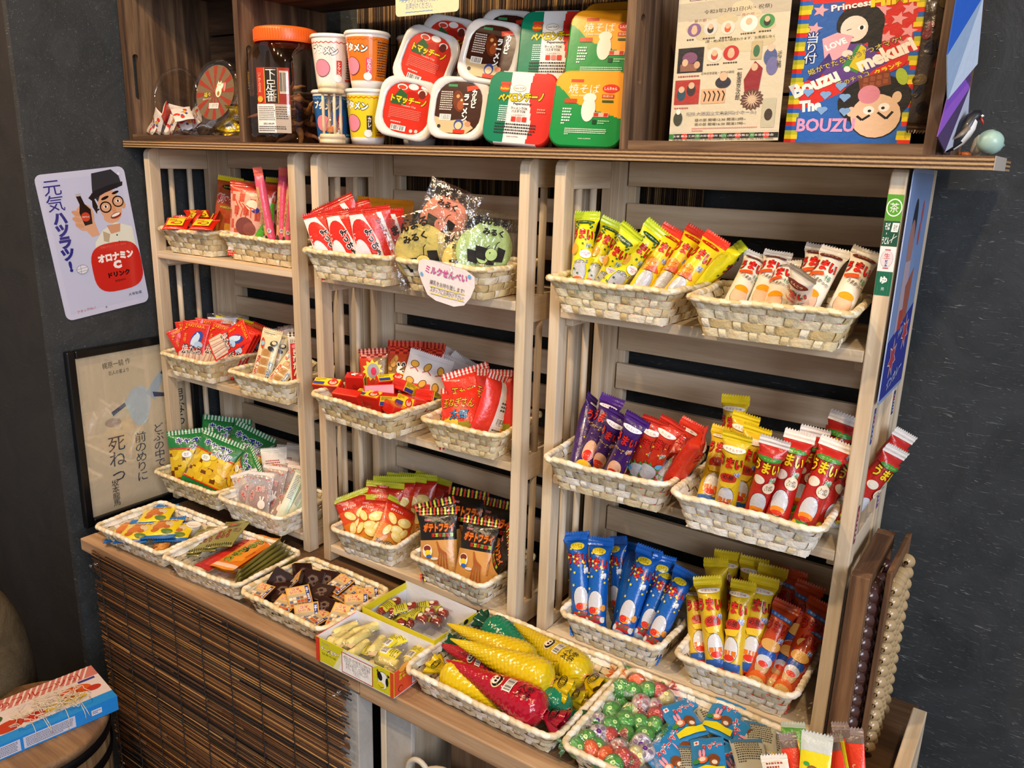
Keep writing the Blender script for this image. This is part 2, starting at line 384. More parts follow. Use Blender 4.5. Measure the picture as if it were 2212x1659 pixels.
for i in range(n):
    z = -.7705-.6*(i+.5)/n; x = -.99; segs = rn.randint(0, 2)
    l = -.985+rn.uniform(-.008, .008)+(.022 if i in range(28, 36) else 0)+.02*(i/n); rr = -.283+rn.uniform(-.014, .012)-.02*(i/n)
    cuts = [l]+sorted(rn.uniform(l, rr) for _ in range(segs))+[rr]; y = -.2415+rn.uniform(-.0014, .0014)
    for a, b in zip(cuts, cuts[1:]): mb.tube([(a, y, z+rn.uniform(-.0009, .0009)), (b, y+rn.uniform(-.001, .001), z+rn.uniform(-.0012, .0012))], rn.uniform(.0009, .00135), 5, rn.choice(['5a381c', '6a4322', '3e2512', '4e3119', '2f1d0e', '7a5229', '593619', '22140a', '8a6236', 'a67a42', '1c1008']))
bl = tag(mb.build('reed_blind', MATTE), 'brown reed blind of level stems hanging over the front of the counter', 'blind')
for k in range(9):
    x = -.955+k*.079; mb = MB(); pts = []
    for i in range(60): pts.append((x+.0012*math.sin(i*1.9+k), -.2452-.0009*(i % 2), -.771-.598*i/59))
    mb.tube(pts, .0010, 5, '2c2622').build('binding_cord', MATTE, bl)
def tack(x, z, label):
    t = empty('push_pin', (x, -.249, z), label, 'pin', 'push pins holding the reed blind')
    m = M.Rotation(PI/2, 4, 'X')
    MB().lathe([(0, 0), (.0045, 0), (.005, .0012), (.0022, .003), (.002, .008), (.004, .0095), (.0042, .0125), (0, .0135)], 14, m=m @ M.Translation((0, 0, -.0))).build('pin_head', PLAST, t)
    MB().tube([(0, 0, 0), (0, .009, 0)], .0006, 6, 'c8c8c8').build('pin_needle', plain('steel', 'b8b8b8', .3, 1), t)
tack(-.962, -.792, 'clear push pin at the left top corner of the reed blind')
tack(-.29, -.792, 'clear push pin at the right top corner of the reed blind, under the cheese box')
# ---------------------------------------------------------------- counter
ct = empty('counter', (-.3, 0, -1.45), 'low pine counter carrying the racks and the front row of baskets', 'counter')
def cpart(name, x0, y0, z0, x1, y1, z1, mat, bev=.0015): return MB().box(x0+.3, y0, z0+1.45, x1+.3, y1, z1+1.45, bev=bev).build(name, mat, ct)
cpart('counter_top', -1.04, -.2, -.783, .4445, .21, -.7655, wood('counter_wood', '4a3524', '6b4f36', '8a6a48', 'x'))
cpart('side_board', .4445, -.235, -.80, .462, .1, -.70, PINE['y'])
cpart('front_beam', -1.04, -.235, -.791, -.262, -.2005, -.765, BEAM, .002)
cpart('front_beam', -.2615, -.235, -.796, .4442, -.2005, -.765, BEAM, .002)
cpart('leg', -1.03, .1, -1.45, -.995, .14, -.7915, BEAM)
WHITE = wallpaper('worn_plaster_board', ('a9a49c', 'c9c4bc'), 'b0aaa0', .2)
cpart('leg', -.315, -.232, -1.45, -.268, -.2, -.797, WHITE)
cpart('plywood_divider', -.238, -.215, -1.45, -.2265, .2, -.797, PINE['z'])
cpart('back_board', -.226, .19, -1.45, .43, .2, -.785, WHITE)
cpart('leg', .40, -.23, -1.45, .44, -.2, -.797, BEAM)
cpart('plywood_panel', -.226, -.2145, -1.45, -.175, -.206, -.797, WHITE)
cpart('inner_panel', -.174, -.12, -1.45, .40, -.112, -.785, wood('inner_ply', '6a4c34', '85654a', 'a08060', 'z'))
# ---------------------------------------------------------------- baskets
STRAW = printed('bamboo_strip', .5, .05, .25, 140)
def basket(key, rx0, ry0, rx1, ry1, D, z, label, warm=.5, seed=0, h=.052, group='woven bamboo baskets'):
    """rim front corners (x,y), depth D, standing on z"""
    W = math.hypot(rx1-rx0, ry1-ry0); ang = math.atan2(ry1-ry0, rx1-rx0)
    ux, uy = math.cos(ang), math.sin(ang); cx = (rx0+rx1)/2-uy*D/2; cy = (ry0+ry1)/2+ux*D/2
    e = empty('woven_basket', (cx, cy, z+.0006), label, 'basket', group, ang)
    rnd = random.Random(seed+11)
    def rect(w, d, n, r):
        segs = [(w/2-r, -d/2, 1, 0, w-2*r)]; P = []
        per = 2*(w-2*r)+2*(d-2*r)+2*PI*r
        for i in range(n):
            s = per*i/n
            for (sx, sy, dx, dy, L, ccx, ccy, a0) in ((-w/2+r, -d/2, 1, 0, w-2*r, w/2-r, -d/2+r, -90), (w/2, -d/2+r, 0, 1, d-2*r, w/2-r, d/2-r, 0), (w/2-r, d/2, -1, 0, w-2*r, -w/2+r, d/2-r, 90), (-w/2, d/2-r, 0, -1, d-2*r, -w/2+r, -d/2+r, 180)):
                if s <= L: P.append((sx+dx*s, sy+dy*s, dy, -dx)); break
                s -= L
                if s <= PI*r/2:
                    a = math.radians(a0)+s/r; P.append((ccx+r*math.cos(a), ccy+r*math.sin(a), math.cos(a), math.sin(a))); break
                s -= PI*r/2
            else: P.append((-w/2+r, -d/2, 0, -1))
        return P
    k = max(8, round((2*W+2*D)/.0245)); k += k % 2; n = k*4
    R_ = rect(W-.006, D-.006, n, .014); B_ = rect(W-.038, D-.038, n, .010)
    cols = ['e6d5ab', 'dcc898', 'efe2bf', 'd3bd8a', 'f3ead2'] if warm > .5 else ['eadfc4', 'e0d2b0', 'f2ebda', 'f6f1e4', 'd9cba8']
    def P(i, t, off):
        a = R_[i % n]; b = B_[i % n]; sag = -.0016*math.sin(PI*t)
        return V((b[0]+(a[0]-b[0])*t+a[2]*(off+sag), b[1]+(a[1]-b[1])*t+a[3]*(off+sag), .001+t*(h-.006)))
    mb = MB(); rows = 4; rh = 1/rows; am = .0015
    for j in range(rows):
        t0, t1 = j*rh+.03*rh, (j+1)*rh-.03*rh; w_ = [rnd.uniform(-.02, .02) for _ in range(k)]
        off = [am*math.copysign(abs(math.cos(PI*(i/4)+PI*j))**.5, math.cos(PI*(i/4)+PI*j)) for i in range(n)]
        base = len(mb.v); vs = []
        for i in range(n):
            d = w_[(i//4) % k]*.5
            vs += [P(i, t0+d*rh, off[i]), P(i, (t0+t1)/2, off[i]+.0006), P(i, t1+d*rh, off[i])]
        tint = rnd.choice(cols); fs0 = []
        mb.v += vs
        for i in range(n):
            c = lin(tint); i2 = (i+1) % n
            for q in (0, 1): mb.f.append([base+i*3+q, base+i2*3+q, base+i2*3+q+1, base+i*3+q+1]); mb.c.append(c); mb.s.append(True)
    for s_ in range(k):
        i0 = s_*4; c = rnd.choice(cols); vs = []; m_ = rows*4+1
        for q in range(m_):
            t = q/(m_-1); off = -am*1.05*math.cos(PI*s_+PI*(t*rows-.5))*1
            off = -am*math.cos(PI*s_)*math.cos(PI*int(min(t*rows, rows-.01)))*abs(math.sin(PI*t*rows))**.25
            a, b, d = P(i0-1, t, off), P(i0, t, off+.0005), P(i0+1, t, off)
            vs += [b+(a-b)*.95, b+V((0, 0, 0)), b+(d-b)*.95]
        mb.add(vs, [(q*3+g, q*3+g+1, q*3+g+4, q*3+g+3) for q in range(m_-1) for g in (0, 1)], c, True)
    mb.build('woven_side', STRAW, e)
    mb = MB(); per = 2*W+2*D; m_ = int(per/.0026); RR = rect(W-.004, D-.004, m_, .016); ns = 9; vs = []; pitch = per/round(per/.013)
    wob = [rnd.uniform(0, 6) for _ in range(4)]
    for i in range(m_):
        x, y, nx, ny = RR[i]; s_ = i/m_*per
        for q in range(ns):
            th = 2*PI*q/ns; ph = ((th/(2*PI))+s_/pitch) % 1
            r = .0044*(.84+.32*math.sin(PI*ph)**.6)
            zz = h-.004+.0009*math.sin(s_*31+wob[0])+.0006*math.sin(s_*77+wob[1])
            vs.append(V((x+nx*r*math.cos(th), y+ny*r*math.cos(th), zz+r*.95*math.sin(th))))
    base = len(mb.v); mb.v += vs
    for i in range(m_):
        s_ = i/m_*per
        for q in range(ns):
            c = cols[int(s_/pitch+q/ns) % 5]; i2 = (i+1) % m_; q2 = (q+1) % ns
            mb.f.append([base+i*ns+q, base+i*ns+q2, base+i2*ns+q2, base+i2*ns+q]); mb.c.append(lin(c)); mb.s.append(True)
    mb.build('rim', STRAW, e)
    mb = MB(); w, d = W-.04, D-.04; nx, ny = max(3, int(w/.011)), max(3, int(d/.011))
    for i in range(nx):
        for j in range(ny):
            zz = .0018+(.0007 if (i+j) % 2 else 0)
            mb.box(-w/2+w*i/nx, -d/2+d*j/ny, .0006, -w/2+w*(i+1)/nx, -d/2+d*(j+1)/ny, zz, cols[(i*3+j*5) % 5])
    mb.build('base', STRAW, e)
    return e
S1, S2, S3, CT = -.2065, -.4628, -.7302, -.7655
FL = {}; FY = {}; BX = {}
for i, (k, a, D, z, wm, lab) in enumerate([
    ('3TL', (-.080, -.047, .115, -.052), .16, S1, 1, 'woven basket of yellow corn stick packs, top tier of the right rack'),
    ('3TR', (.137, -.068, .330, -.055), .16, S1, 1, 'woven basket of white corn stick packs, top tier of the right rack'),
    ('3ML', (-.062, -.061, .130, -.052), .16, S2, 0, 'woven basket of purple and red corn stick packs, middle tier of the right rack'),
    ('3MR', (.139, -.070, .3325, -.064), .16, S2, 0, 'woven basket of yellow and red-white corn stick packs, middle of right rack'),
    ('3BL', (-.050, -.013, .123, -.016), .155, S3, 0, 'woven basket of blue corn stick packs, bottom tier of the right rack'),
    ('3BR', (.142, -.011, .316, -.010), .155, S3, 0, 'woven basket of gold and orange corn stick packs, bottom tier of the right rack'),
    ('2TL', (-.553, -.062, -.3655, -.055), .15, S1, 1, 'woven basket of red and white dried squid packs, top tier of the middle rack'),
    ('2TR', (-.356, -.049, -.174, -.05), .155, S1, 1, 'woven basket of round milk crackers with a handwritten card on its front'),
    ('2ML', (-.563, -.045, -.357, -.058), .165, S2, 1, 'woven basket full of small red snack boxes, middle tier of the middle rack'),
    ('2MR', (-.316, -.035, -.1625, -.026), .15, S2, 1, 'woven basket of red onion snack bags, middle tier of the middle rack'),
    ('2BL', (-.549, -.022, -.394, -.012), .15, S3, 0, 'woven basket of red potato snack bags, bottom tier of the middle rack'),
    ('2BR', (-.360, -.013, -.186, -.024), .155, S3, 0, 'woven basket of black potato snack bags, bottom tier of the middle rack'),
    ('1TL', (-1.038, -.012, -.868, -.010), .15, S1, 1, 'woven basket of small red and yellow packets, top tier of the left rack'),
    ('1TR', (-.858, .002, -.646, -.006), .15, S1, 1, 'woven basket with pink tube sweets, top tier of the left rack'),
    ('1ML', (-1.027, -.038, -.866, -.028), .15, S2, 1, 'woven basket of red grilled cod packets, middle tier of the left rack'),
    ('1MR', (-.800, -.042, -.636, -.03), .15, S2, 1, 'woven basket of pale soybean flour candy packs, middle tier of the left rack'),
    ('1BL', (-1.062, -.054, -.846, -.052), .16, S3, 1, 'woven basket of green cabbage snack bags, bottom tier of the left rack'),
    ('1BR', (-.838, -.057, -.6495, -.053), .15, S3, 0, 'woven basket of clear round cracker packs, bottom tier of the left rack'),
    ('C1', (-.989, -.233, -.7785, -.224), .155, CT, 0, 'shallow woven basket of blue and yellow snack packs, left end of the counter'),
    ('C2', (-.7725, -.229, -.5685, -.216), .158, CT, 0, 'shallow woven basket of olive seaweed packs on the counter'),
    ('C3', (-.5575, -.222, -.352, -.2225), .16, CT, 1, 'shallow woven basket of dark chocolate squares on the counter'),
    ('C4', (-.1885, -.2195, .0735, -.222), .206, CT, 0, 'shallow woven basket of cone-shaped bean sweet bags on the counter'),
    ('C5', (.081, -.222, .40, -.222), .206, CT, 0, 'shallow woven basket of wrapped candies and blue packets on the counter')]):
    H = .052 if k[0] != 'C' else .044
    basket(k, *a, D, z, lab, wm, i, H); FL[k] = z+.0035; FY[k] = (a[1]+a[3])/2; BX[k] = (a[0], a[2])
# ---------------------------------------------------------------- packs
def fnoise(x, z, s=0.):
    return math.sin(x*310+z*90+s)*.5+math.sin(x*130-z*260+s*2.3)*.35+math.sin(z*420+x*70+s*.7)*.25
class Pouch:
    """soft pack; sheet x in [-W/2,W/2], z in [0,H], printed front towards -y"""
    def __init__(s, W, H, D, sh=.008, tube=False, Ws=None, ro=.0006, seed=0., p=.55):
        s.W, s.H, s.D, s.sh, s.tube, s.Ws, s.ro, s.sd, s.p = W, H, D, sh, tube, Ws or W, ro, seed, p
    def prof(s, z):
        t = (z-s.sh)/(s.H-2*s.sh); t = min(max(t, 0), 1)
        return min(1, (math.sin(PI*t)+1e-9)**s.p*1.02) if not s.tube else min(1, (1-abs(2*t-1)**7))
    def S(s, x, z, l=0., side=1):
        pf = s.prof(z); e = math.exp(-min(abs(z-s.sh), abs(s.H-s.sh-z))/(.012))
        if s.tube:
            R = s.D/2; hw = s.Ws/2+(R-s.Ws/2)*pf; u = max(-1, min(1, x/(s.W/2)))
            th = u*PI/2; w_ = .0005*e*math.sin(u*11+z*90+s.sd)
            return V((((hw+l)*math.sin(th)), -side*((R*pf+.0003)*math.cos(th)+l+w_*math.cos(th)), z))
        u = x/(s.W/2); b = max(0., 1-abs(u)**2.4)**.75; d = s.D/2*pf*b
        d += s.ro*fnoise(x, z, s.sd+(0 if side > 0 else 3))*(.25+.75*e)*min(1, 4*(1-abs(u))+.2)
        sq = 1-.05*pf
        return V((x*sq, -side*(d+.0003)-side*l, z))
    def body(s, base, back, ops, nx=12, nz=22, mx=.005):
        mb = MB(); sh = s.sh; vs = []
        zs = [sh+(s.H-2*sh)*(.5-.5*math.cos(PI*j/nz))*1 for j in range(nz+1)]
        if s.tube: zs = [sh+(s.H-2*sh)*q for q in (0, .015, .04, .08, .13, .2, .3, .4, .5, .6, .7, .8, .87, .92, .96, .985, 1)]; nz = len(zs)-1
        us = [math.sin(PI/2*(2*i/nx-1)) if not s.tube else 2*i/nx-1 for i in range(nx+1)]
        n = nx+1
        for side, col in ((1, base), (-1, back)):
            vs = [s.S(u*s.W/2, z, 0, side) for z in zs for u in us]
            fs = [(j*n+i, j*n+i+1, (j+1)*n+i+1, (j+1)*n+i) for j in range(nz) for i in range(nx)]
            if callable(col):
                b0 = len(mb.v); mb.v += vs
                for q, f in enumerate(fs):
                    j, i = divmod(q, nx); mb.f.append([b0+a for a in (f if side > 0 else f[::-1])]); mb.c.append(lin(col((us[i]+us[i+1])/2, ((zs[j]+zs[j+1])/2)/s.H))); mb.s.append(True)
            else: mb.add(vs, [f if side > 0 else f[::-1] for f in fs], col, True)
        draw(mb, ops, lambda x, z, l: s.S(x, z, l), mx)
        return mb
    def seal(s, col, top=True, zig=None, ops=(), stripes=None):
        mb = MB(); W = s.Ws; z0, z1 = (s.H-s.sh, s.H) if top else (s.sh, 0); n = max(6, int(W/.0032)); zz = .0022 if top else -.0022
        rows = [0, .25, .5, .75, 1]
        Y = lambda x, r, k: -.0003*k+(.0004 if r % 2 else -.0004)+.0009*math.sin(x*150+s.sd)*r/4
        for k in (1, -1):
            vs = [(-W/2+W*i/(2*n), Y(-W/2+W*i/(2*n), r, k), z0+(z1-z0)*rows[r]+((zz if i % 2 else 0) if r == 4 else 0)) for r in range(5) for i in range(2*n+1)]
            m_ = 2*n+1
            for r in range(4):
                for i in range(2*n):
                    c = col if not stripes else stripes[(i//2) % len(stripes)]
                    mb.add([vs[r*m_+i], vs[r*m_+i+1], vs[(r+1)*m_+i+1], vs[(r+1)*m_+i]], [(0, 1, 2, 3)] if (k > 0) == top else [(3, 2, 1, 0)], c, False)
        if ops: draw(mb, ops, lambda x, z, l: V((x, -.0012-l, z)), 0)
        return mb
DES = {}
def design(key, fn, name, cat, H, W=.05): DES[key] = dict(fn=fn, name=name, cat=cat, H=H, W=W, proto=None)
def soft(key, name, cat, W, H, D, base, back, ops, seal, sh=.008, mat=None, tube=False, Ws=None, sealb=None, ro=.0006, p=.55, stripes=None, sops=(), nx=12, sides=True):
    def fn():
        P_ = Pouch(W, H, D, sh, tube, Ws, ro, len(DES)*1.7, p)
        o = P_.body(base, back, ops, nx).build(name, mat or FILM)
        if seal:
            a = P_.seal(seal, True, ops=sops, stripes=stripes).build('top_seal', mat or FILM, o); b = P_.seal(sealb or seal, False, stripes=stripes).build('bottom_seal', mat or FILM, o); reg(o, a, b)
        return o
    design(key, fn, name, cat, H, W if not tube else W*.6)
def put(key, T, B, label, group, yaw=0, face=None, sc=1., roll=0):
    d = DES[key]
    if d['proto'] is None: d['proto'] = d['fn'](); o = d['proto']
    else: o = copy_tree(d['proto'])
    up = (T-B).normalized(); mid = (T+B)/2
    f = V(face) if face else (CAM-mid).normalized()*.55+V((0, -1, 0))*.45
    f = (f-up*f.dot(up)).normalized(); f = M.Rotation(math.radians(yaw), 3, up) @ f
    x = (-f).cross(up)
    m = M((x, -f, up)).transposed().to_4x4(); org = T-up*d['H']*sc
    o.matrix_world = M.Translation(org) @ m @ M.Diagonal((sc, sc, sc, 1))
    o['label'] = label; o['category'] = d['cat']; o['group'] = group
    return o
FRONT = FY
def stand(key, tb, yb, fl, label, group, yaw=0, sc=1., bk=None):
    """pack seen from its top (px) down to a lower visible point (px); its foot rests on height fl at depth y0 in the basket bk"""
    H = DES[key]['H']*sc; f = FRONT[bk] if bk else yb
    y0 = max(yb+.012, f+.031) if bk else yb
    if bk: fl += .004
    ra = at(tb[0], tb[1], 'y', .0)-CAM; rb = at(tb[2], tb[3], 'y', .0)-CAM; n = ra.cross(rb)
    Q = V((CAM.x-(n.y*(y0-CAM.y)+n.z*(fl-CAM.z))/n.x, y0, fl))
    if bk:
        w2 = min(DES[key]['W']*.5, .040)+.002; Q.x = min(max(Q.x, BX[bk][0]+.017+w2), BX[bk][1]-.017-w2)
    r = ra.normalized(); w = CAM-Q; b = w.dot(r); c = w.dot(w)-H*H; D = b*b-c
    if D < 0: t = -b; T = CAM+r*t; k = min((T-Q).length/H, 1.18); T = Q+(T-Q).normalized()*H*k; sc *= k
    else:
        t1, t2 = -b-math.sqrt(D), -b+math.sqrt(D); T1, T2 = CAM+r*t1, CAM+r*t2
        ok = lambda T: (T.z > Q.z+.02)
        lim = (f+.145) if bk else 9
        T = T2 if (ok(T2) and T2.y < lim) or T1.y < f-.005 or not ok(T1) else T1
        if T.y > lim: T = at(tb[0], tb[1], 'y', lim); T = Q+(T-Q).normalized()*H
    return put(key, T, Q, label, group, yaw, None, sc)
# ---------------------------------------------------------------- corn stick packs
UW, UH = .046, .136
def uma(key, base, seal, tag_, mark, name2, logo='d8231f', lo='3a0a0a', pal='b9bdc6', extra=(), base2=None, low=(), hcol=None):
    ops = [('e', 0, .048, .0115, .0165, '20242c'), ('e', 0, .048, .0109, .0159, pal)]
    ops += list(low)
    ops += [('t', 'うまい', -.001, .1005, (.035, .0155), logo, -.05, .035, lo, .035), ('t', '棒', .0105, .0845, .0085, mark, 0, .02, 'ffffff', .03)]
    ops += list(tag_)+list(extra)
    soft(key, 'corn_stick_pack', 'snack', UW, UH, .0275, base2 or base, base, ops, seal, .0105, None, True, .037, nx=14)
rn = random.Random(5)
dots = lambda c, n, s, k=.0013: [('r', x-k, z-k, x+k, z+k, c) for x, z in [(s.uniform(-.02, .02), s.uniform(.02, .118)) for _ in range(n)]]
stars = lambda c, n, s, k=.002, z0=.015, z1=.12: [('s', s.uniform(-.021, .021), s.uniform(z0, z1), k*s.uniform(.7, 1.3), 5, c, .45, s.uniform(0, 1)) for _ in range(n)]
uma('u_corn', 'ede31c', 'c3da2a', dots('1d5b3a', 26, rn)+[('e', 0, .119, .013, .0028, '14462c'), ('t', 'コーンポタージュ', 0, .119, (.018, .0022), 'eef4c0'), ('e', -.010, .079, .0055, .008, 'e9a23a'), ('e', .007, .072, .0085, .006, 'ffffff'), ('t', 'じゃがじゃが\nだぜ!!', .007, .072, (.012, .0065), 'd8458a')], '1d7a4a', '', low=[('t', 'つぶつぶ', .002, .061, (.022, .005), '14201a', .1, .03, 'f4f4e8', .03), ('e', -.001, .036, .008, .004, 'e2641e'), ('e', 0, .022, .015, .006, '2f9a48')])
uma('u_cheese', 'f4d017', 'd9341f', [('e', 0, .119, .013, .0026, 'b82318'), ('t', 'チーズ味', 0, .119, (.013, .0024), 'ffe24a'), ('e', -.004, .076, .009, .007, 'e8941c'), ('t', 'チーズ', -.004, .076, (.012, .004), 'a8321a'), ('p', [(-.014, .062), (.012, .066), (.004, .074)], 'd9541c')], '1766b4', '', low=[('e', 0, .034, .009, .0045, 'e8841e'), ('e', 0, .021, .016, .007, 'c02a20')])
uma('u_white', 'eee8d8', 'd8d4cc', [('e', 0, .118, .014, .0036, '6a2a20'), ('t', 'とんこつ', 0, .118, (.014, .0026), 'f2c9a8'), ('p', [(-.014, .088), (.002, .091), (.004, .086), (-.012, .083)], 'd9541c'), ('t', 'うまかっぺ!', .004, .077, (.021, .0055), '1a1a1a', -.25, .02)], '2a7a3a', '', pal='efbf9a', low=[('r', -.018, .018, .018, .034, '8a2a7c'), ('p', [(-.008, .034), (.008, .034), (0, .016)], 'eab02a'), ('e', 0, .0595, .010, .005, 'e9a21c'), ('e', .012, .026, .004, .004, 'f1c12c')])
uma('u_purple', '3b1a66', '47207c', [('e', 0, .119, .014, .003, 'f2e8ee'), ('t', 'めんたい味', 0, .119, (.016, .0028), '5a2a7a', 0), ('t', 'パワーアップ', 0, .0845, (.024, .0042), 'f0d030')]+stars('f2d030', 9, rn, .0016, .05, .09), 'd83a24', '', pal='e9b89a', low=[('e', 0, .041, .008, .008, 'd8301f'), ('e', 0, .025, .014, .008, 'eec22a'), ('t', 'BOM!', 0, .016, (.022, .0065), 'c42a20', 0, .04, 'ffffff', .04)])
uma('u_taco', 'c8321c', 'd23422', [('e', 0, .118, .014, .0034, 'f0e6da'), ('t', 'たこ焼', 0, .118, (.012, .0028), 'b8321c'), ('s', .0, .052, .019, 12, '3a8a3a', .6), ('e', 0, .052, .0125, .0125, 'b9c0c8'), ('e', .012, .066, .0055, .0045, '5cb2e2'), ('e', -.013, .05, .005, .004, '5cb2e2'), ('e', .01, .034, .006, .005, '4ca2dc')], '1d7a3a', '', pal='c9ced4', low=[('e', -.006, .026, .009, .008, 'e0567a'), ('t', 'TAKO', .002, .017, (.02, .006), '2466c0', 0, .04, 'f4d020', .03)], extra=stars('f4d23a', 5, rn, .002, .02, .1))
uma('u_yaki', 'd9b71e', 'e3c81c', [('e', 0, .1185, .014, .0034, 'f0e8d8'), ('t', 'やきとり味', 0, .1185, (.018, .0028), 'b8442a'), ('e', 0, .079, .010, .0075, 'c43020'), ('t', '必勝', 0, .081, (.013, .0075), '181410', -.1, .04), ('p', [(-.010, .072), (.010, .075), (.006, .066), (-.006, .065)], 'e8c42a')], '2466c0', '', pal='d6d9de', low=[('r', -.009, .040, .009, .047, 'd87a20'), ('e', 0, .038, .0075, .004, 'd8321f'), ('r', -.017, .018, .017, .032, '2a5eb0'), ('r', -.010, .011, .012, .022, 'd8321c'), ('t', '鳥', 0, .0165, .008, '1a1410', 0, .04)])
uma('u_salad', 'b8241e', 'e4e0da', [('r', -.022, .112, .022, .118, 'c02420'), ('e', 0, .1125, .016, .0034, '3c8a2c'), ('t', 'サラダ味', 0, .1125, (.013, .0024), 'a8d868'), ('e', .008, .074, .0075, .008, 'ecd9bc'), ('t', 'さっぱり\nしてるねぇ', .008, .074, (.010, .0075), '2a1a14')], '2a8a34', '', logo='f0cf1c', pal='c9cdd4', low=[('e', -.007, .082, .008, .006, 'e8e0d0'), ('e', 0, .039, .0095, .005, 'e88a1e'), ('e', 0, .036, .007, .003, 'd43a20'), ('r', -.013, .022, .006, .032, '4a9a34'), ('e', -.011, .027, .004, .004, 'efc42a'), ('e', .006, .026, .004, .004, 'efc42a'), ('s', -.002, .016, .0075, 12, 'f0d828', .7), ('e', .010, .02, .006, .007, '3c94dc')])
uma('u_blue', '0d5cb6', '1268c8', [('e', 0, .1175, .009, .0048, 'f0d428'), ('t', 'とんかつ\nソース味', 0, .1175, (.012, .006), '2a1a10')]+stars('f2e04a', 24, rn), 'f0f4fa', '', pal='cdd1da', low=[('e', 0, .0375, .009, .005, 'e8921e'), ('e', -.003, .038, .0055, .0045, 'd42f22'), ('r', -.013, .022, .010, .031, 'cc2a20'), ('r', -.008, .025, .008, .030, '6a665c'), ('e', .013, .042, .0045, .0045, 'e69a3c'), ('e', -.004, .016, .010, .0065, 'e8a0b0'), ('e', -.004, .017, .007, .0045, 'a8cfe8'), ('e', -.012, .024, .004, .004, 'eceef2'), ('e', .012, .026, .004, .004, 'eceef2')])
uma('u_gyu', 'c2441a', 'cc4a1c', [('p', [(-.016, .120), (.014, .116), (.014, .1105), (-.016, .1145)], '2a6ac0'), ('t', '牛タン塩味', 0, .1152, (.022, .0036), 'd4e4f4', -.13), ('e', 0, .075, .013, .008, 'd8a85a')], '2466c0', '', logo='b01f1c', pal='c6a26a', low=[('e', 0, .062, .016, .008, '2458b8'), ('e', 0, .052, .012, .008, 'c8d2e2'), ('e', .0, .048, .007, .004, 'd83a24'), ('e', 0, .026, .013, .012, 'd8641c'), ('e', 0, .023, .011, .0065, 'd8b46c')])
G3 = 'corn stick packs in the right rack'
def row(data, bk, grp):
    for key, tb, yb, yaw, lab in data: stand(key, tb, yb, FL[bk], lab, grp, yaw, 1., bk)
row([('u_corn', (1270, 458, 1242, 587), -.018, 0, 'green-topped yellow corn stick pack, tallest, left end of the top basket'),
     ('u_corn', (1327, 477, 1274, 591), -.015, 20, 'green-topped yellow corn stick pack leaning right, second from the left end'),
     ('u_corn', (1368, 494, 1318, 588), .018, -10, 'green-topped yellow corn stick pack half hidden behind its neighbours in the top left basket'),
     ('u_corn', (1424, 489, 1334, 598), -.015, 20, 'green-topped yellow corn stick pack leaning right beside the red-topped ones'),
     ('u_cheese', (1460, 494, 1394, 601), -.018, 10, 'red-topped yellow corn stick pack, first of its kind from the left, top left basket'),
     ('u_cheese', (1512, 497, 1439, 605), -.003, 0, 'red-topped yellow corn stick pack, middle of the three'),
     ('u_cheese', (1553, 512, 1476, 608), -.03, -5, 'red-topped yellow corn stick pack lying foremost at the right of the top left basket'),
     ('u_corn', (1605, 528, 1530, 590), .035, 120, 'olive-backed corn stick pack turned away at the right end of the top left basket')], '3TL', 'corn stick packs in the top left basket of the right rack')
row([('u_white', (1636, 556, 1592, 640), -.03, 10, 'white corn stick pack at the left end of the top right basket'),
     ('u_white', (1676, 562, 1646, 640), -.02, 0, 'white corn stick pack behind the second one in the top right basket'),
     ('u_white', (1701, 566, 1680, 642), -.038, -8, 'white corn stick pack standing just left of the gap in the top right basket'),
     ('u_white', (1770, 543, 1738, 640), -.012, 0, 'white corn stick pack tucked behind the tallest one in the top right basket'),
     ('u_white', (1808, 538, 1752, 646), -.036, -8, 'tallest white corn stick pack, leaning right in the top right basket'),
     ('u_white', (1876, 541, 1822, 652), -.03, 5, 'white corn stick pack at the right end beside the stickered post'),
     ('u_white', (1735, 586, 1728, 640), .055, -20, 'white corn stick pack sunk low at the back of the top right basket')], '3TR', 'white corn stick packs in the top right basket of the right rack')
row([('u_purple', (1280, 856, 1225, 990), -.028, 75, 'purple corn stick pack at the far left, turned to show its dated white seam'),
     ('u_purple', (1325, 858, 1265, 1000), -.03, 0, 'tallest purple corn stick pack, second from the left in the middle tier'),
     ('u_purple', (1341, 893, 1294, 1005), .004, 0, 'purple corn stick pack squeezed behind two others in the middle tier'),
     ('u_purple', (1380, 900, 1327, 1017), -.03, 0, 'purple corn stick pack right of the other purple ones in the middle tier'),
     ('u_taco', (1418, 905, 1373, 1025), -.006, 10, 'red corn stick pack next to the purple ones in the middle tier'),
     ('u_taco', (1456, 910, 1392, 1035), -.012, 0, 'red corn stick pack in the middle of the red ones, middle tier left basket'),
     ('u_taco', (1500, 912, 1422, 1042), -.036, 0, 'red corn stick pack lying foremost at the right of the purple ones'),
     ('u_taco', (1524, 938, 1462, 1024), -.005, 110, 'red corn stick pack turned on its side at the right end, middle tier left basket')], '3ML', 'corn stick packs in the middle left basket of the right rack')
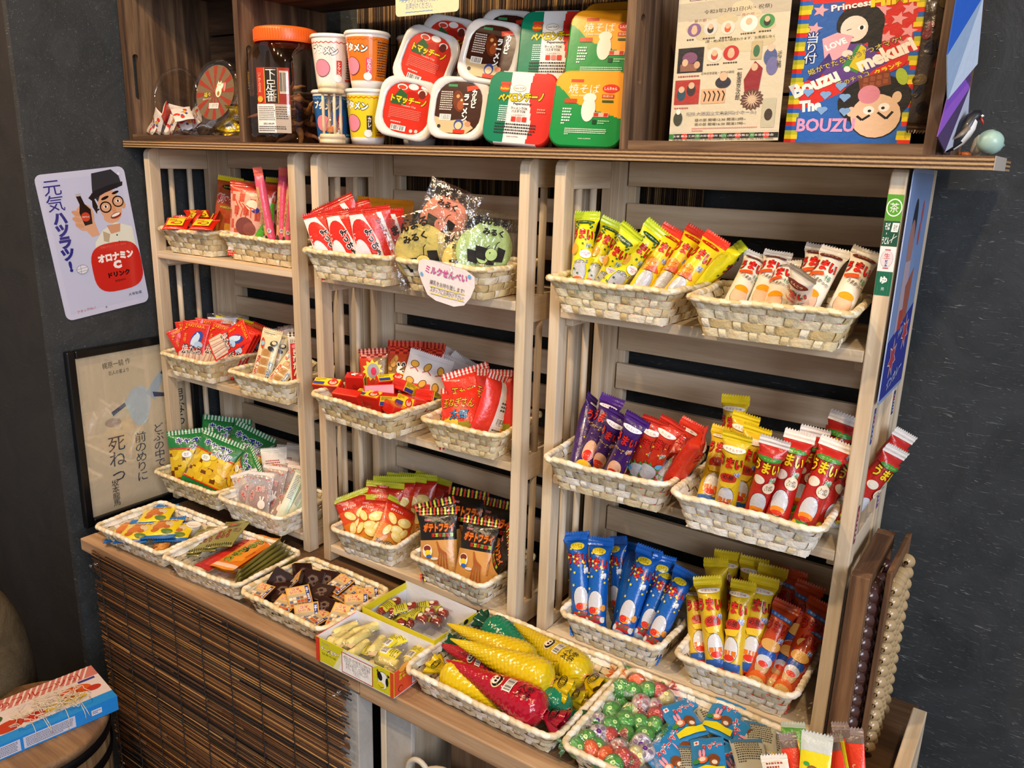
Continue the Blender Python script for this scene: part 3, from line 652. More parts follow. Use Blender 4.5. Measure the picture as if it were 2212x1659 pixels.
row([('u_yaki', (1590, 855, 1580, 927), .05, 0, 'yellow-topped corn stick pack standing highest at the back of the middle right basket'),
     ('u_yaki', (1614, 895, 1602, 940), .03, 0, 'yellow-topped corn stick pack peeping out behind the others, middle right basket'),
     ('u_yaki', (1568, 924, 1530, 1066), -.045, 10, 'yellow-topped corn stick pack foremost at the left of the middle right basket'),
     ('u_yaki', (1594, 938, 1568, 1080), -.03, 0, 'yellow-topped corn stick pack half covered by the foremost one, middle right basket'),
     ('u_yaki', (1638, 922, 1599, 1077), -.012, -5, 'yellow-topped corn stick pack upright beside the white-topped ones'),
     ('u_salad', (1676, 948, 1636, 1090), -.03, 5, 'white-topped red corn stick pack, left one of the front three'),
     ('u_salad', (1730, 934, 1683, 1101), -.05, -5, 'white-topped red corn stick pack, middle one of the front three'),
     ('u_salad', (1763, 925, 1742, 1010), .02, 5, 'white-topped red corn stick pack standing behind the front ones'),
     ('u_salad', (1808, 952, 1740, 1118), -.045, 0, 'white-topped red corn stick pack, right one of the front three'),
     ('u_salad', (1832, 975, 1777, 1125), -.03, 80, 'red corn stick pack edge-on against the right end of the basket'),
     ('u_salad', (1830, 897, 1805, 960), .03, 0, 'white-topped red corn stick pack tilted high behind the right post')], '3MR', 'corn stick packs in the middle right basket of the right rack')
for k, (T_, B_, lab) in enumerate([((.378, .134, -.333), (.325, .105, -.445), 'upper red corn stick pack poking out between the rods of the right rack'), ((.376, .096, -.345), (.325, .075, -.448), 'lower red corn stick pack poking out between the rods of the right rack')]):
    put('u_salad', V(T_), V(B_), lab, 'corn stick packs poking out through the side', 0, (.7, -.7, 0))
row([('u_blue', (1245, 1150, 1248, 1333), -.0, 15, 'blue corn stick pack standing upright at the left end of the bottom left basket'),
     ('u_blue', (1299, 1162, 1286, 1351), -.0, 0, 'blue corn stick pack standing upright, second from the left end'),
     ('u_blue', (1336, 1160, 1340, 1274), .055, -30, 'blue corn stick pack standing in shadow at the back of the bottom left basket'),
     ('u_blue', (1405, 1184, 1343, 1373), .004, -5, 'blue corn stick pack leaning right in the middle of the bottom left basket'),
     ('u_blue', (1447, 1218, 1385, 1375), .02, 10, 'blue corn stick pack half hidden behind the front right one'),
     ('u_blue', (1484, 1232, 1412, 1393), .0, -8, 'blue corn stick pack leaning right, foremost at the right of the bottom left basket'),
     ('u_blue', (1437, 1200, 1420, 1255), .07, 20, 'blue corn stick pack sunk in the dark back right of the bottom left basket'),
     ('u_blue', (1372, 1175, 1350, 1300), .04, 150, 'blue corn stick pack turned face down at the back of the bottom left basket')], '3BL', 'blue corn stick packs in the bottom left basket of the right rack')
row([('u_yaki', (1500, 1262, 1510, 1428), .006, 25, 'gold corn stick pack leaning left at the left end of the bottom right basket'),
     ('u_yaki', (1527, 1246, 1549, 1444), -.0, 15, 'gold corn stick pack crossing in front at the left, bottom right basket'),
     ('u_yaki', (1607, 1256, 1580, 1457), -.002, -20, 'gold corn stick pack with a white seam, middle of the bottom right basket'),
     ('u_yaki', (1652, 1243, 1614, 1460), .02, 0, 'gold corn stick pack just left of the orange ones'),
     ('u_yaki', (1574, 1192, 1566, 1260), .072, 0, 'gold corn stick pack in the back row, left one'),
     ('u_yaki', (1634, 1190, 1622, 1255), .07, 0, 'gold corn stick pack in the back row, right one'),
     ('u_yaki', (1546, 1207, 1548, 1300), .05, 160, 'gold corn stick pack turned away, back left of the bottom right basket'),
     ('u_yaki', (1672, 1222, 1655, 1300), .06, 10, 'gold corn stick pack darkest in the back, bottom right basket'),
     ('u_gyu', (1702, 1303, 1632, 1470), -.0, 5, 'orange corn stick pack leaning right, left one of the front orange ones'),
     ('u_gyu', (1738, 1338, 1664, 1485), .012, 0, 'orange corn stick pack wedged between the two front orange ones'),
     ('u_gyu', (1772, 1342, 1708, 1498), .0, -5, 'orange corn stick pack at the right end of the bottom right basket'),
     ('u_gyu', (1752, 1262, 1722, 1350), .06, 10, 'dark orange corn stick pack high in the shadow of the right rack'),
     ('u_gyu', (1715, 1232, 1700, 1300), .075, -10, 'dark orange corn stick pack deepest in the shadow, bottom right basket'),
     ('u_gyu', (1775, 1300, 1740, 1400), .04, 20, 'dark orange corn stick pack against the far right side of the basket')], '3BR', 'corn stick packs in the bottom right basket of the right rack')
# ---------------------------------------------------------------- packs of the left and middle racks
rn = random.Random(8)
blobs = lambda cs, n, x0, z0, x1, z1, r0, r1, s=rn: [('e', s.uniform(x0, x1), s.uniform(z0, z1), s.uniform(r0, r1), s.uniform(r0, r1)*.8, s.choice(cs), s.uniform(0, 3)) for _ in range(n)]
soft('squid', 'dried_squid_pack', 'snack', .066, .112, .014, 'd42a1c', 'd9d3cc', [('p', [(-.033, .104), (-.012, .104), (.008, .06), (.018, .008), (-.033, .008)], 'ece6e2'), ('e', -.014, .062, .017, .036, 'd42a1c', .25), ('e', -.018, .038, .011, .028, 'e9e4ea', .25), ('p', [(.010, .104), (.018, .104), (.033, .05), (.033, .03)], 'ece8ea'),
     ('t', 'よっちゃん', .001, .052, (.060, .013), '141010', -1.25, .05, 'f6f2f2', .06), ('t', 'カット', .016, .082, (.030, .008), 'c8281c', -1.2, .05, '2a0c0a', .03), ('e', -.012, .016, .008, .005, 'd9541c')], 'd42a1c', .006, ro=.0009)
soft('orange', 'orange_snack_pack', 'snack', .088, .105, .012, 'cf861c', 'c57c18', [('l', [(-.012, .062), (.012, .09)], .004, '1a1410'), ('l', [(-.006, .060), (.018, .088)], .003, '1a1410'), ('t', '焼肉', .0, .078, (.02, .012), '1a1410', .3, .04), ('r', -.0006, .01, .0006, .1, 'b4701a'), ('d', .02, .07, .04, .085, 3, '2a1a10')], 'cf861c', .006)
def cracker(key, col, dk):
    W, H = .094, .108
    def fn():
        P_ = Pouch(W, H, .02, .006, ro=.0022, seed=ord(key[-1])*1.)
        mb = MB(); r = .039
        mb.lathe([(0, -.0045), (r*.7, -.0052), (r, -.003), (r*1.02, 0), (r, .003), (r*.7, .0052), (0, .0045)], 36, col, m=M.Translation((0, 0, .046)) @ M.Rotation(PI/2, 4, 'X'))
        o = mb.build('milk_cracker', MATTE)
        f = P_.body('fff', 'fff', [], 14).build('clear_bag', CLEAR, o)
        mb = MB(); draw(mb, [('t', 'まんまる', -.004, .086, (.056, .0125), '11100e', .04, .05), ('t', 'みるく', 0, .070, (.036, .011), '11100e', 0, .05), ('p', [(-.026, .047), (-.006, .045), (-.006, .026), (-.022, .028)], '15120f'), ('p', [(.012, .05), (.026, .047), (.024, .028), (.010, .027)], '15120f'),
             ('e', .002, .037, .011, .010, '15120f'), ('e', .002, .037, .0103, .0093, col), ('l', [(.006, .045), (.009, .055), (.013, .058)], .0014, '15120f'), ('e', -.001, .039, .0012, .0012, '15120f')], lambda x, z, l: P_.S(x, z, l+.0003), .005)
        reg(o, f, mb.build('lettering', PAPER, o)); return o
    design(key, fn, 'milk_cracker_bag', 'snack', H, .08)
cracker('crk_y', 'e2d070', ''); cracker('crk_p', 'ea9378', ''); cracker('crk_g', 'b9d68a', '')
chk = lambda u, t: ('8a1a14' if (int(u*12+20)+int(t*34)) % 2 else 'd2442a') if t > .84 else ('b6401c' if t > .7 else ('8f6a30' if (int(u*5+9)*3+int(t*17)) % 3 else 'b08a44'))
soft('brown', 'crunchy_noodle_pack', 'snack', .054, .110, .018, chk, '7a3a1a', blobs(['b98a3c', 'd1a254', '6d4a20'], 22, -.022, .01, .022, .085, .003, .007)+[('t', 'ど\nん\nど\nん', -.002, .046, (.016, .064), '12100e', 0, .06, 'f2eee6', .06), ('r', .012, .05, .019, .085, '4f6a1e'), ('t', '焼\nそば', .0155, .068, (.006, .03), 'd8e24a')], 'a42a1c', .008, stripes=['8a1a14', 'c8503a'])
soft('spark', 'crunchy_noodle_pack', 'snack', .054, .10, .018, lambda u, t: ('8a1a14' if (int(u*12+20)+int(t*34)) % 2 else 'd8786a') if t > .84 else ('cc3a1c' if u < .1 else '8f6a30'), '9a2a1a', [('s', -.004, .064, .019, 11, 'f0e04a', .7), ('e', -.003, .063, .011, .013, 'a7a9ab'), ('e', -.002, .062, .005, .007, 'd8285a'), ('t', 'の', .009, .04, (.02, .016), '141210', 0, .07, 'f2eee6', .06), ('t', 'り', .012, .022, (.012, .014), '141210', 0, .07, 'f2eee6', .06)], 'a42a1c', .008, stripes=['8a1a14', 'd8988a'])
soft('paperbag', 'white_paper_snack_bag', 'snack', .072, .10, .012, 'd9d6d4', 'd2cfcc', [x for k in range(7) for cx, cz in [(-.022+.022*(k % 3), .08-.026*(k//3))] for x in (('e', cx, cz, .0075, .0055, '6a4a1c', k), ('e', cx, cz, .0062, .0044, 'd7a63c', k), ('l', [(cx-.006, cz-.009), (cx+.002, cz-.005), (cx+.009, cz-.010)], .0014, 'b8361f'))], 'd9d6d4', .006, mat=PAPER)
def redbox():
    mb = MB().box(-.0235, -.0085, 0, .0235, .0085, .03, 'd0281a', .0015)
    draw(mb, [('r', -.0225, .003, .0225, .028, 'c8241a')], lambda x, z, l: V((x, -.0086-l, z)), 0)
    o = mb.build('red_snack_box', GLOSS)
    mb = MB().box(-.0215, -.0075, .0301, .0215, .0075, .0309, 'ecd21e')
    draw(mb, [('d', -.020, .001, -.002, .007, 3, '2a1a10'), ('e', .011, -.0005, .009, .0065, 'b01f2a'), ('e', .011, -.0005, .006, .0045, 'f2b8a8'), ('e', .009, 0, .001, .001, '222'), ('s', .011, .004, .006, 7, 'd8281f', .5), ('r', -.021, -.007, -.003, -.001, '2a3a8a')], lambda x, z, l: V((x, z, .0309+l)), 0)
    a = mb.build('yellow_label', CARD, o); f = Pouch(.056, .034, .019, .004, ro=.001).body('fff', 'fff', [], 8).build('clear_wrapper', CLEAR, o); f.location = (0, 0, -.002); reg(o, a, f); return o
design('redbox', redbox, 'red_snack_box', 'snack', .03)
onion = lambda u, t: 'd93020' if t > .36-u*.14 else ('e5c23a' if u < -.1 else '8f8a1e')
soft('onion', 'onion_snack_bag', 'snack', .080, .112, .03, onion, 'b82a1c', [('t', '玉ねぎさん', -.001, .074, (.062, .018), 'efc81c', -.18, .05, '2a1208', .05), ('t', '太郎', .002, .050, (.034, .017), '1e8ad2', -.12, .06, '101822', .05)]+blobs(['f0d264', 'e9c448', 'f5df86'], 7, -.034, .014, -.008, .034, .007, .012)+[('e', .012, .017, .012, .009, 'd8621c'), ('e', .012, .018, .010, .007, 'e88a34')]+[('p', [(-.036+.009*k, .048), (-.0315+.009*k, .054), (-.027+.009*k, .048)], 'd93020') for k in range(3)], 'd93020', .009, ro=.0013, stripes=['cf2a20', 'e8dcd4'])
soft('onionb', 'onion_snack_bag', 'snack', .080, .112, .024, lambda u, t: 'd93020' if u < -.35 else 'e8e6e4', 'd93020', [('b', -.004, .034, .014, .052), ('d', -.006, .012, .03, .03, 4, '333'), ('d', -.004, .058, .03, .075, 3, '444'), ('t', 'や', .012, .088, .010, '181410', 0, .05)], 'd93020', .008, stripes=['cf2a20', 'e8dcd4'])
red2 = lambda u, t: 'a51d12' if t > .86 else ('c42a14' if t > .72 else ('d64a18' if t > .5 else ('dc7a22' if t > .3 else 'd8922e')))
chip = lambda x, z, r, a: [('e', x, z, r*1.05, r*.62, 'b87a20', a), ('e', x, z+.0006, r, r*.56, 'f0dc86', a), ('e', x-.2*r, z+.1*r, r*.45, r*.25, 'f7ecb4', a)]
soft('potred', 'red_potato_snack_bag', 'snack', .070, .108, .024, red2, '9a2a18', [('t', 'TOHO', -.017, .091, (.014, .0038), 'f2a0b0', 0, .03), ('t', 'ポテトフライ', -.011, .083, (.027, .0052), 'f6ece6', 0, .02)]+chip(-.016, .066, .012, -.8)+chip(.012, .066, .016, .2)+chip(.0, .048, .014, .1)+chip(.017, .046, .012, .9)+chip(-.019, .042, .011, 1.2)+chip(.004, .035, .013, -.3)+[('t', 'じゃが塩バター', 0, .016, (.062, .013), 'f4f0e8', 0, .05, '14100c', .07)], 'b4b82a', .009, ro=.0012)
tab = lambda: [x for k in range(9) for x in (('r', -.030+.0072*k, .1015, -.0262+.0072*k, .1085, ['d8402a', 'e6de3a', 'd8402a', 'b4d23a'][k % 4]),)]
soft('potblk', 'black_potato_snack_bag', 'snack', .068, .122, .02, lambda u, t: '15120f' if t > .585 else ('c8924a' if (int(u*9+11)) % 2 else 'd19c56'), '1a1512', tab()[:0]+[('t', 'TOHO', -.018, .102, (.013, .0035), 'e88a9a', 0, .03), ('t', 'ポテトフライ', .002, .0895, (.056, .0155), 'd9741a', 0, .055, '8a2410', .05)]+[('r', -.010+.0066*k, .0735, -.0042+.0066*k, .0795, ['c8301f', 'a8c83a', 'c8301f', '8aa83a', 'c8301f', 'a8c83a'][k]) for k in range(6)]+[('t', 'カルビ焼の味', .0065, .0765, (.038, .0048), '1a120c', 0, .03)]+[('l', [(.001*k, .066-.004*k), (.004+.004*k, .045), (-.002+.006*k, .014)], .0024, 'a85a26') for k in range(4)]+
     [('e', -.019, .05, .0095, .011, 'f2efe6'), ('e', -.019, .0545, .007, .005, '7a3020'), ('e', -.018, .047, .006, .005, 'e8d22a'), ('e', -.016, .041, .0055, .003, '2a6ac8'), ('e', -.006, .037, .007, .0024, 'dcd8cf')], '15120f', .011, ro=.001, stripes=['d8402a', '15120f', 'e6de3a', '15120f'])
def redpkt():
    P_ = Pouch(.05, .044, .012, .004, ro=.0012); o = P_.body('c8200f', 'b01c10', [], 8).build('red_packet', FILM)
    mb = MB(); sheet(mb, .032, .024, [('d', -.014, .002, .002, .010, 3, '2a1a10'), ('e', .004, -.003, .009, .006, '1a1a1a'), ('e', .004, -.003, .007, .0045, 'e8b02a'), ('s', -.006, -.004, .005, 8, 'd8281f')], 'ecc81e', m=M.Translation((0, -.0068, .022)))
    reg(o, mb.build('yellow_label', CARD, o), P_.seal('c8200f', True).build('top_seal', FILM, o)); return o
design('redpkt', redpkt, 'small_red_packet', 'snack', .044)
soft('pol', 'stick_snack_bag', 'snack', .046, .125, .016, lambda u, t: 'b0401c' if (int(u*10+20)+int(t*40)) % 2 and t > .4 else ('c98a2c' if t < .4 and int(u*6+9) % 2 else 'a8521e'), '9a5a1e', [('e', .002, .108, .014, .0042, '14200c'), ('t', 'シャーマンポリ', .002, .108, (.022, .0036), 'e8d83a'), ('t', 'ポリッキー', 0, .088, (.038, .016), 'c8281c', 0, .06, 'f2e6da', .07), ('t', 'PORICKEY', .002, .0735, (.024, .0038), 'b4c83a', 0, .03)], 'd8c81e', .007, ro=.0012)
soft('tripack', 'three_piece_snack_bag', 'snack', .085, .13, .03, lambda u, t: 'c83a26' if t > .86 else ('e9e4e0' if t < .3 else ('d9a58e' if int(u*7+t*9+20) % 3 else 'c05038')), 'e0dcd8', [('e', -.008, .054, .018, .016, '7a4038'), ('e', .002, .05, .012, .012, '8a4c40'), ('p', [(-.042, .034), (-.012, .026), (.01, .036), (.03, .07), (.036, .1), (.042, .1), (.042, .07), (.02, .028), (-.01, .016), (-.042, .026)], '5ab82a'), ('e', .012, .084, .007, .005, '2a2a9a'), ('e', .004, .092, .011, .009, 'e8dcc4'), ('t', '3コ入', .030, .056, (.012, .006), '1a2a3a', 1.2, .03)]+[('l', [(-.03+.008*k, .1-.003*k), (-.02+.008*k, .085), (-.026+.01*k, .07)], .0016, 'c8441c') for k in range(5)], 'c83a26', .008, ro=.0014)
soft('pinktube', 'pink_tube_sweet', 'sweet', .032, .155, .017, 'e25a76', 'e8708a', [('r', -.0085, .022, -.001, .125, 'caa06a'), ('t', 'さくら\nんぼ餅', -.0047, .085, (.006, .05), '5a2a1a'), ('e', -.004, .035, .004, .010, '3a3a22'), ('e', .004, .052, .0038, .0038, 'd8d0c8'), ('t', 'の', .004, .052, .004, '222')], 'e86a5a', .012, None, True, .016)
fish = [('p', [(-.0225, .005), (.0225, .005), (.0225, .034), (.012, .041), (-.012, .041), (-.0225, .034)], 'd8c3ac')]+[('l', [(-.017+.0045*k, .006), (-.013+.0036*k, .038)], .0013, ['b07a6a', 'efe2cf', 'c88a7e'][k % 3]) for k in range(9)]+[('e', .006, .062, .009, .016, '2a4aa8', -.4), ('e', .004, .060, .006, .013, 'c8dcf0', -.4), ('e', .011, .052, .008, .006, 'a8c8e8'), ('e', .006, .072, .0016, .0016, 'f4f4f4'), ('t', '焼たら', .0, .042, (.036, .0145), 'f2eee8', 0, .05, '1a1420', .06), ('t', 'YAKITARA', -.001, .0845, (.036, .005), 'e89a1c', 0, .03), ('t', '本\n格', -.015, .062, (.0055, .016), 'e8a22a')]+blobs(['e8a01c'], 6, -.02, .06, -.012, .08, .001, .002)
soft('fish', 'grilled_cod_packet', 'snack', .050, .092, .007, 'd8281a', 'd8281a', fish, None, .001, p=.3, ro=.0005)
soft('fishtop', 'grilled_cod_packet', 'snack', .050, .092, .007, lambda u, t: 'd6c81e' if t > .93 else 'd8281a', 'd8281a', fish, None, .001, p=.3, ro=.0005)
def ycard():
    mb = MB(); sheet(mb, .054, .088, [('t', 'Ω', -.017, .035, .008, '1a2a7a', 0, .05), ('r', -.022, .026, -.011, .0275, '1a2a7a'), ('t', 'よかったら', 0, .020, (.048, .010), 'c8281f', 0, .02), ('t', 'YOKATTARA DOUZO', 0, .008, (.047, .0038), '1a2a6a', 0, .02), ('t', 'SURUMEIRI IKATTARA', 0, .002, (.048, .0038), '1a2a6a', 0, .02), ('t', 'いかったら', 0, -.014, (.048, .011), 'c8281f', 0, .03), ('d', .002, .028, .018, .035, 2, 'c8a060'), ('d', -.014, -.008, .012, -.003, 1, 'c0a878'), ('d', -.02, -.04, .02, -.024, 3, 'c8281f')], 'e3e3ea', .004, m=M.Translation((0, 0, .044)))
    o = mb.build('dried_cod_card_pack', PAPER); f = Pouch(.06, .1, .012, .005, ro=.001).body('fff', 'fff', [], 8).build('clear_bag', CLEAR, o); reg(o, f); return o
design('ycard', ycard, 'dried_cod_card_pack', 'snack', .09)
def whitebag():
    o = Pouch(.05, .098, .014, .006, ro=.0016).body('cfcdd4', 'cfcdd4', [('r', -.006, .088, .002, .094, 'b82a2a'), ('d', -.018, .03, .018, .075, 6, 'bdbac4')], 8).build('pale_dried_squid', PAPER)
    f = Pouch(.054, .104, .017, .006, ro=.002).body('fff', 'fff', [], 8).build('clear_bag', CLEAR, o); reg(o, f); return o
design('whitebag', whitebag, 'pale_dried_squid_pack', 'snack', .1)
soft('kinako', 'soybean_candy_pack', 'sweet', .037, .110, .012, 'ddd0a6', 'd8cba0', [('r', -.009, .03+.016*k, .008, .043+.016*k, 'c09660') for k in range(3)]+[('e', -.0005, .0365+.016*k, .006, .0055, 'b08048') for k in range(3)]+[('t', 'き\nな\nこ\nち\nゃ\nん', -.0125, .036, (.008, .052), 'c03a20', -.06, .05, 'f4ecd8', .05), ('t', 'やわ\nらか\nもち', .0125, .036, (.007, .04), '2a6a9a', -.06, .04, 'eef2ee', .05), ('e', -.011, .084, .0035, .010, 'd0402a', .2), ('e', -.011, .084, .0036, .004, '8ac2d8', .2), ('e', .010, .087, .007, .005, '26241f', .3), ('e', .007, .077, .006, .004, '26241f', -.3), ('e', .010, .088, .004, .003, 'e8cfa0'), ('d', -.014, .1, .012, .104, 2, '555')], 'd8cda8', .006, ro=.0007)
soft('kibi', 'millet_candy_pack', 'sweet', .030, .1, .012, lambda u, t: 'dcd8d4' if t > .82 or abs(u) > .72 else 'c4281f', 'd4d0cc', [('t', '日本一', 0, .087, (.020, .0055), '2a2220', 0, .03), ('t', 'き\nび\nだ\nん', 0, .052, (.012, .046), 'f0e8e0', 0, .05, '7a1410', .04), ('e', 0, .078, .007, .004, 'e88a9a')], 'dcd8d4', .006, stripes=['e4e0dc', '3a3a4a'])
soft('cabbage', 'green_cabbage_snack_bag', 'snack', .094, .118, .030, lambda u, t: '1d7a3c' if t > .68 or t < .17 else ('d9b41c' if (int(u*6+9)*5+int(t*13)*3) % 4 else '6d3a12'), '1d7a3c', blobs(['e2c11e', 'cfa818', 'e9cf3c', 'd9b41c'], 24, -.04, .025, .04, .075, .006, .0095)+[('p', [(-.047, .081), (.047, .076), (.047, .0785), (-.047, .0835)], 'd8301f'), ('p', [(-.047, .021), (.047, .018), (.047, .0205), (-.047, .0235)], 'd8301f'), ('t', 'キャベツ', -.002, .096, (.060, .0135), '1a2a8a', -.06, .055, 'f0f4f4', .06), ('t', '太郎', .014, .083, (.038, .0135), '1a2a8a', -.04, .055, 'f0f4f4', .06), ('e', -.014, .069, .011, .0075, '8a8a2a'), ('e', -.014, .069, .0102, .0068, 'f0f0ee'), ('t', '新型\nめん', -.014, .069, (.010, .006), '4a6a5a')], '1d7a3c', .008, ro=.0013, stripes=['1d7a3c', 'c8d8cc'])
def moon():
    o = MB().lathe([(0, -.003), (.021, -.0035), (.0235, 0), (.021, .0035), (0, .003)], 28, 'a9683a', m=M.Translation((0, 0, .036)) @ M.Rotation(PI/2, 4, 'X')).build('round_rice_cracker', MATTE)
    P_ = Pouch(.056, .084, .012, .005, ro=.0012); f = P_.body('fff', 'fff', [], 10).build('clear_bag', HAZE, o)
    mb = MB(); S_ = lambda x, z, l: P_.S(x, z, l+.0004)
    draw(mb, [('t', '満月', .005, .052, (.018, .010), 'c8341f', 0, .04, 'f4e8e0', .06), ('t', 'ポン', -.010, .038, (.009, .020), 'c8341f', 0, .04, 'f4e8e0', .06), ('t', 'MATSUOKA', 0, .074, (.026, .0028), 'b87a6a'), ('e', .012, .022, .008, .009, 'f0ece6'), ('l', [(.010, .03), (.008, .038)], .003, 'f0ece6'), ('l', [(.014, .03), (.016, .038)], .003, 'f0ece6')]+[('s', x, .071, .002, 5, 'd8402a') for x in (-.022, .021, -.014, .015)], S_, .005)
    reg(o, f, mb.build('lettering', PAPER, o), P_.seal('f2e4e0', True).build('top_seal', PAPER, o)); return o
design('moon', moon, 'round_cracker_packet', 'snack', .084)
soft('flower', 'white_and_orange_snack_pack', 'snack', .050, .098, .014, lambda u, t: 'e4e2de' if t > .62 else ('d8b04a' if t > .5 else 'd2431f'), 'e0deda', [('s', 0, .054, .018, 14, 'e0a83a', .75), ('e', 0, .052, .010, .006, 'e8d8b8'), ('d', -.015, .066, .015, .078, 3, 'b0463a')], 'e8e8e4', .007)
soft('greenstick', 'pale_green_stick_pack', 'snack', .026, .105, .009, lambda u, t: 'dfe8d8' if u < .1 else 'c4dccb', 'd4dfcf', [('d', -.008, .05, .002, .098, 16, '6a7a9a'), ('l', [(.006, .01), (.007, .09)], .0006, '8aa08a')], 'dce6d6', .004, ro=.0005)
R2 = 'in the middle rack'
row([('squid', (694, 455, 703, 541), -.03, 20, 'red and white dried squid packet leaning at the far left of its basket'),
     ('squid', (745, 453, 760, 545), -.034, 5, 'red and white dried squid packet foremost, its black lettering fully in view'),
     ('squid', (797, 449, 812, 547), -.012, 20, 'red and white dried squid packet just right of the foremost one'),
     ('squid', (829, 453, 838, 547), .01, 30, 'red and white dried squid packet at the right, next to the milk crackers'),
     ('squid', (715, 437, 722, 500), .03, 10, 'red and white dried squid packet behind the left two'),
     ('squid', (757, 441, 766, 500), .045, 0, 'red and white dried squid packet at the very back of the basket'),
     ('orange', (834, 421, 826, 455), .065, 0, 'orange snack pack with black stripes standing behind the squid packets')], '2TL', 'dried squid packets')
row([('orange', (898, 406, 890, 450), .075, -25, 'orange snack pack tilted behind the yellow milk cracker'),
     ('crk_y', (880, 441, 897, 547), -.032, -6, 'clear bag with a round yellow milk cracker, left one in its basket')], '2TR', 'round milk cracker bags')
for k, a, ya, b_, yb, yw, sc_, lab in [('crk_p', (992, 396), .020, (948, 500), -.004, -6, .98, 'clear bag with a round pink milk cracker on top of the others'), ('crk_g', (1070, 448), .010, (1052, 552), -.004, 38, .98, 'clear bag with a round green milk cracker, the one further right'), ('crk_g', (1044, 462), .004, (1034, 556), -.014, 38, .94, 'clear bag with a round green milk cracker behind the yellow one'),
        ('crk_y', (996, 488), -.012, (1004, 600), -.030, 4, .84, 'clear bag with a round yellow milk cracker above the handwritten card'), ('crk_p', (944, 470), .012, (940, 560), .0, 0, .86, 'clear bag with a pink milk cracker low between the yellow ones')]:
    put(k, at(*a, 'y', ya), at(*b_, 'y', yb), lab, 'round milk cracker bags', yw, None, sc_)
row([('spark', (808, 754, 812, 816), .06, 12, 'crunchy noodle pack with a grey and yellow burst, at the left back'),
     ('brown', (874, 727, 872, 821), .065, 0, 'crunchy noodle pack standing tallest with upright black lettering'),
     ('brown', (930, 741, 925, 800), .085, -12, 'crunchy noodle pack behind the white paper bags'),
     ('paperbag', (939, 754, 925, 835), .05, 0, 'white paper snack bag foremost, printed with yellow figures'),
     ('paperbag', (990, 740, 978, 806), .075, -10, 'white paper snack bag behind the foremost one'),
     ('paperbag', (1022, 727, 1008, 800), .1, -25, 'white paper snack bag standing highest, its corner up'),
     ('paperbag', (1052, 757, 1036, 806), .09, 15, 'white paper snack bag furthest right')], '2ML', 'snack packs behind the red boxes')
rb = [(698, 838, .0, 20, 60, 'lying at the left end beside the basket rim'), (756, 836, .006, 30, 75, 'with its yellow label up, left of the crossing pair'), (803, 842, .010, 50, 20, 'lying crossways in the middle of the pile'), (829, 829, .014, 60, -30, 'sticking up on top of the pile'),
      (826, 860, .0, -25, 10, 'with its plain long side to the front'), (740, 862, -.004, 10, 70, 'against the front rim, label upward'), (786, 866, -.004, 5, 72, 'against the middle of the front rim'), (868, 838, .012, -10, 30, 'with the shiny wrapper at the back'), (890, 836, .01, 20, 10, 'at the back right of the pile'),
      (878, 868, .0, -15, -80, 'upright with its yellow label facing out'), (914, 858, .0, 15, -70, 'at the right end showing a dark side'), (842, 884, -.008, -30, 20, 'lowest, in the front right corner')]
for k, (u, v, dz, a, tl, lab) in enumerate(rb):
    o = put('redbox', V((0, 0, .03)), V((0, 0, 0)), 'small red snack box '+lab, 'small red snack boxes', 0, (0, -1, 0))
    p = at(u, v, 'z', S2+.047+dz); o.matrix_world = M.Translation(p+V((.012, .004, 0))) @ M.Rotation(math.radians(a), 4, 'Z') @ M.Rotation(math.radians(90-tl if tl > 0 else -tl*.9), 4, 'X') @ M.Rotation((k % 3 == 1)*PI*.5+(k % 3 == 2)*PI, 4, 'Y') @ M.Scale(1.15, 4) @ M.Translation((0, 0, -.015))
row([('onion', (998, 832, 997, 922), -.012, -6, 'red onion snack bag foremost, yellow and blue lettering in full view'),
     ('onion', (1003, 797, 990, 880), .055, 18, 'red onion snack bag behind, its top slanting up to the right'),
     ('onion', (1072, 800, 1072, 880), .035, -20, 'red onion snack bag at the back right beside the post'),
     ('onionb', (1098, 818, 1070, 934), .012, 48, 'onion snack bag turned to its white back with a bar code')], '2MR', 'onion snack bags')
row([('potred', (812, 1070, 797, 1176), .0, 0, 'red potato snack bag foremost, chips picture in full view'),
     ('potred', (757, 1066, 755, 1144), .02, 25, 'red potato snack bag at the left end, turned a little away'),
     ('potred', (873, 1084, 848, 1182), .012, 40, 'red potato snack bag at the right of the front one, turned sideways'),
     ('potred', (833, 1042, 825, 1110), .035, 0, 'red potato snack bag second from the front in the left column'),
     ('potred', (852, 1030, 850, 1080), .055, 10, 'red potato snack bag third from the front'),
     ('potred', (880, 1022, 872, 1075), .07, 0, 'red potato snack bag fourth from the front'),
     ('potred', (905, 1004, 900, 1065), .09, -5, 'red potato snack bag standing highest at the back left'),
     ('potred', (945, 1008, 938, 1060), .095, -10, 'red potato snack bag standing at the back right, next to the black bags')], '2BL', 'red potato snack bags')
row([('potblk', (946, 1098, 940, 1238), -.0, 4, 'black potato snack bag at the front left of its basket'),
     ('potblk', (1042, 1120, 1018, 1264), -.008, -8, 'black potato snack bag at the front right of its basket'),
     ('potblk', (1022, 1006, 1000, 1117), .05, -6, 'black potato snack bag standing highest behind the front two'),
     ('potblk', (1090, 1046, 1078, 1140), .045, -25, 'black potato snack bag at the back right, half behind the post'),
     ('potblk', (1072, 1100, 1066, 1190), .05, -20, 'black potato snack bag between the front right one and the post'),
     ('potblk', (938, 1082, 935, 1150), .03, 10, 'black potato snack bag hidden low behind the front left one'),
     ('potblk', (1102, 1165, 1090, 1240), .035, -55, 'black potato snack bag edge seen at the right end of the basket')], '2BR', 'black potato snack bags')
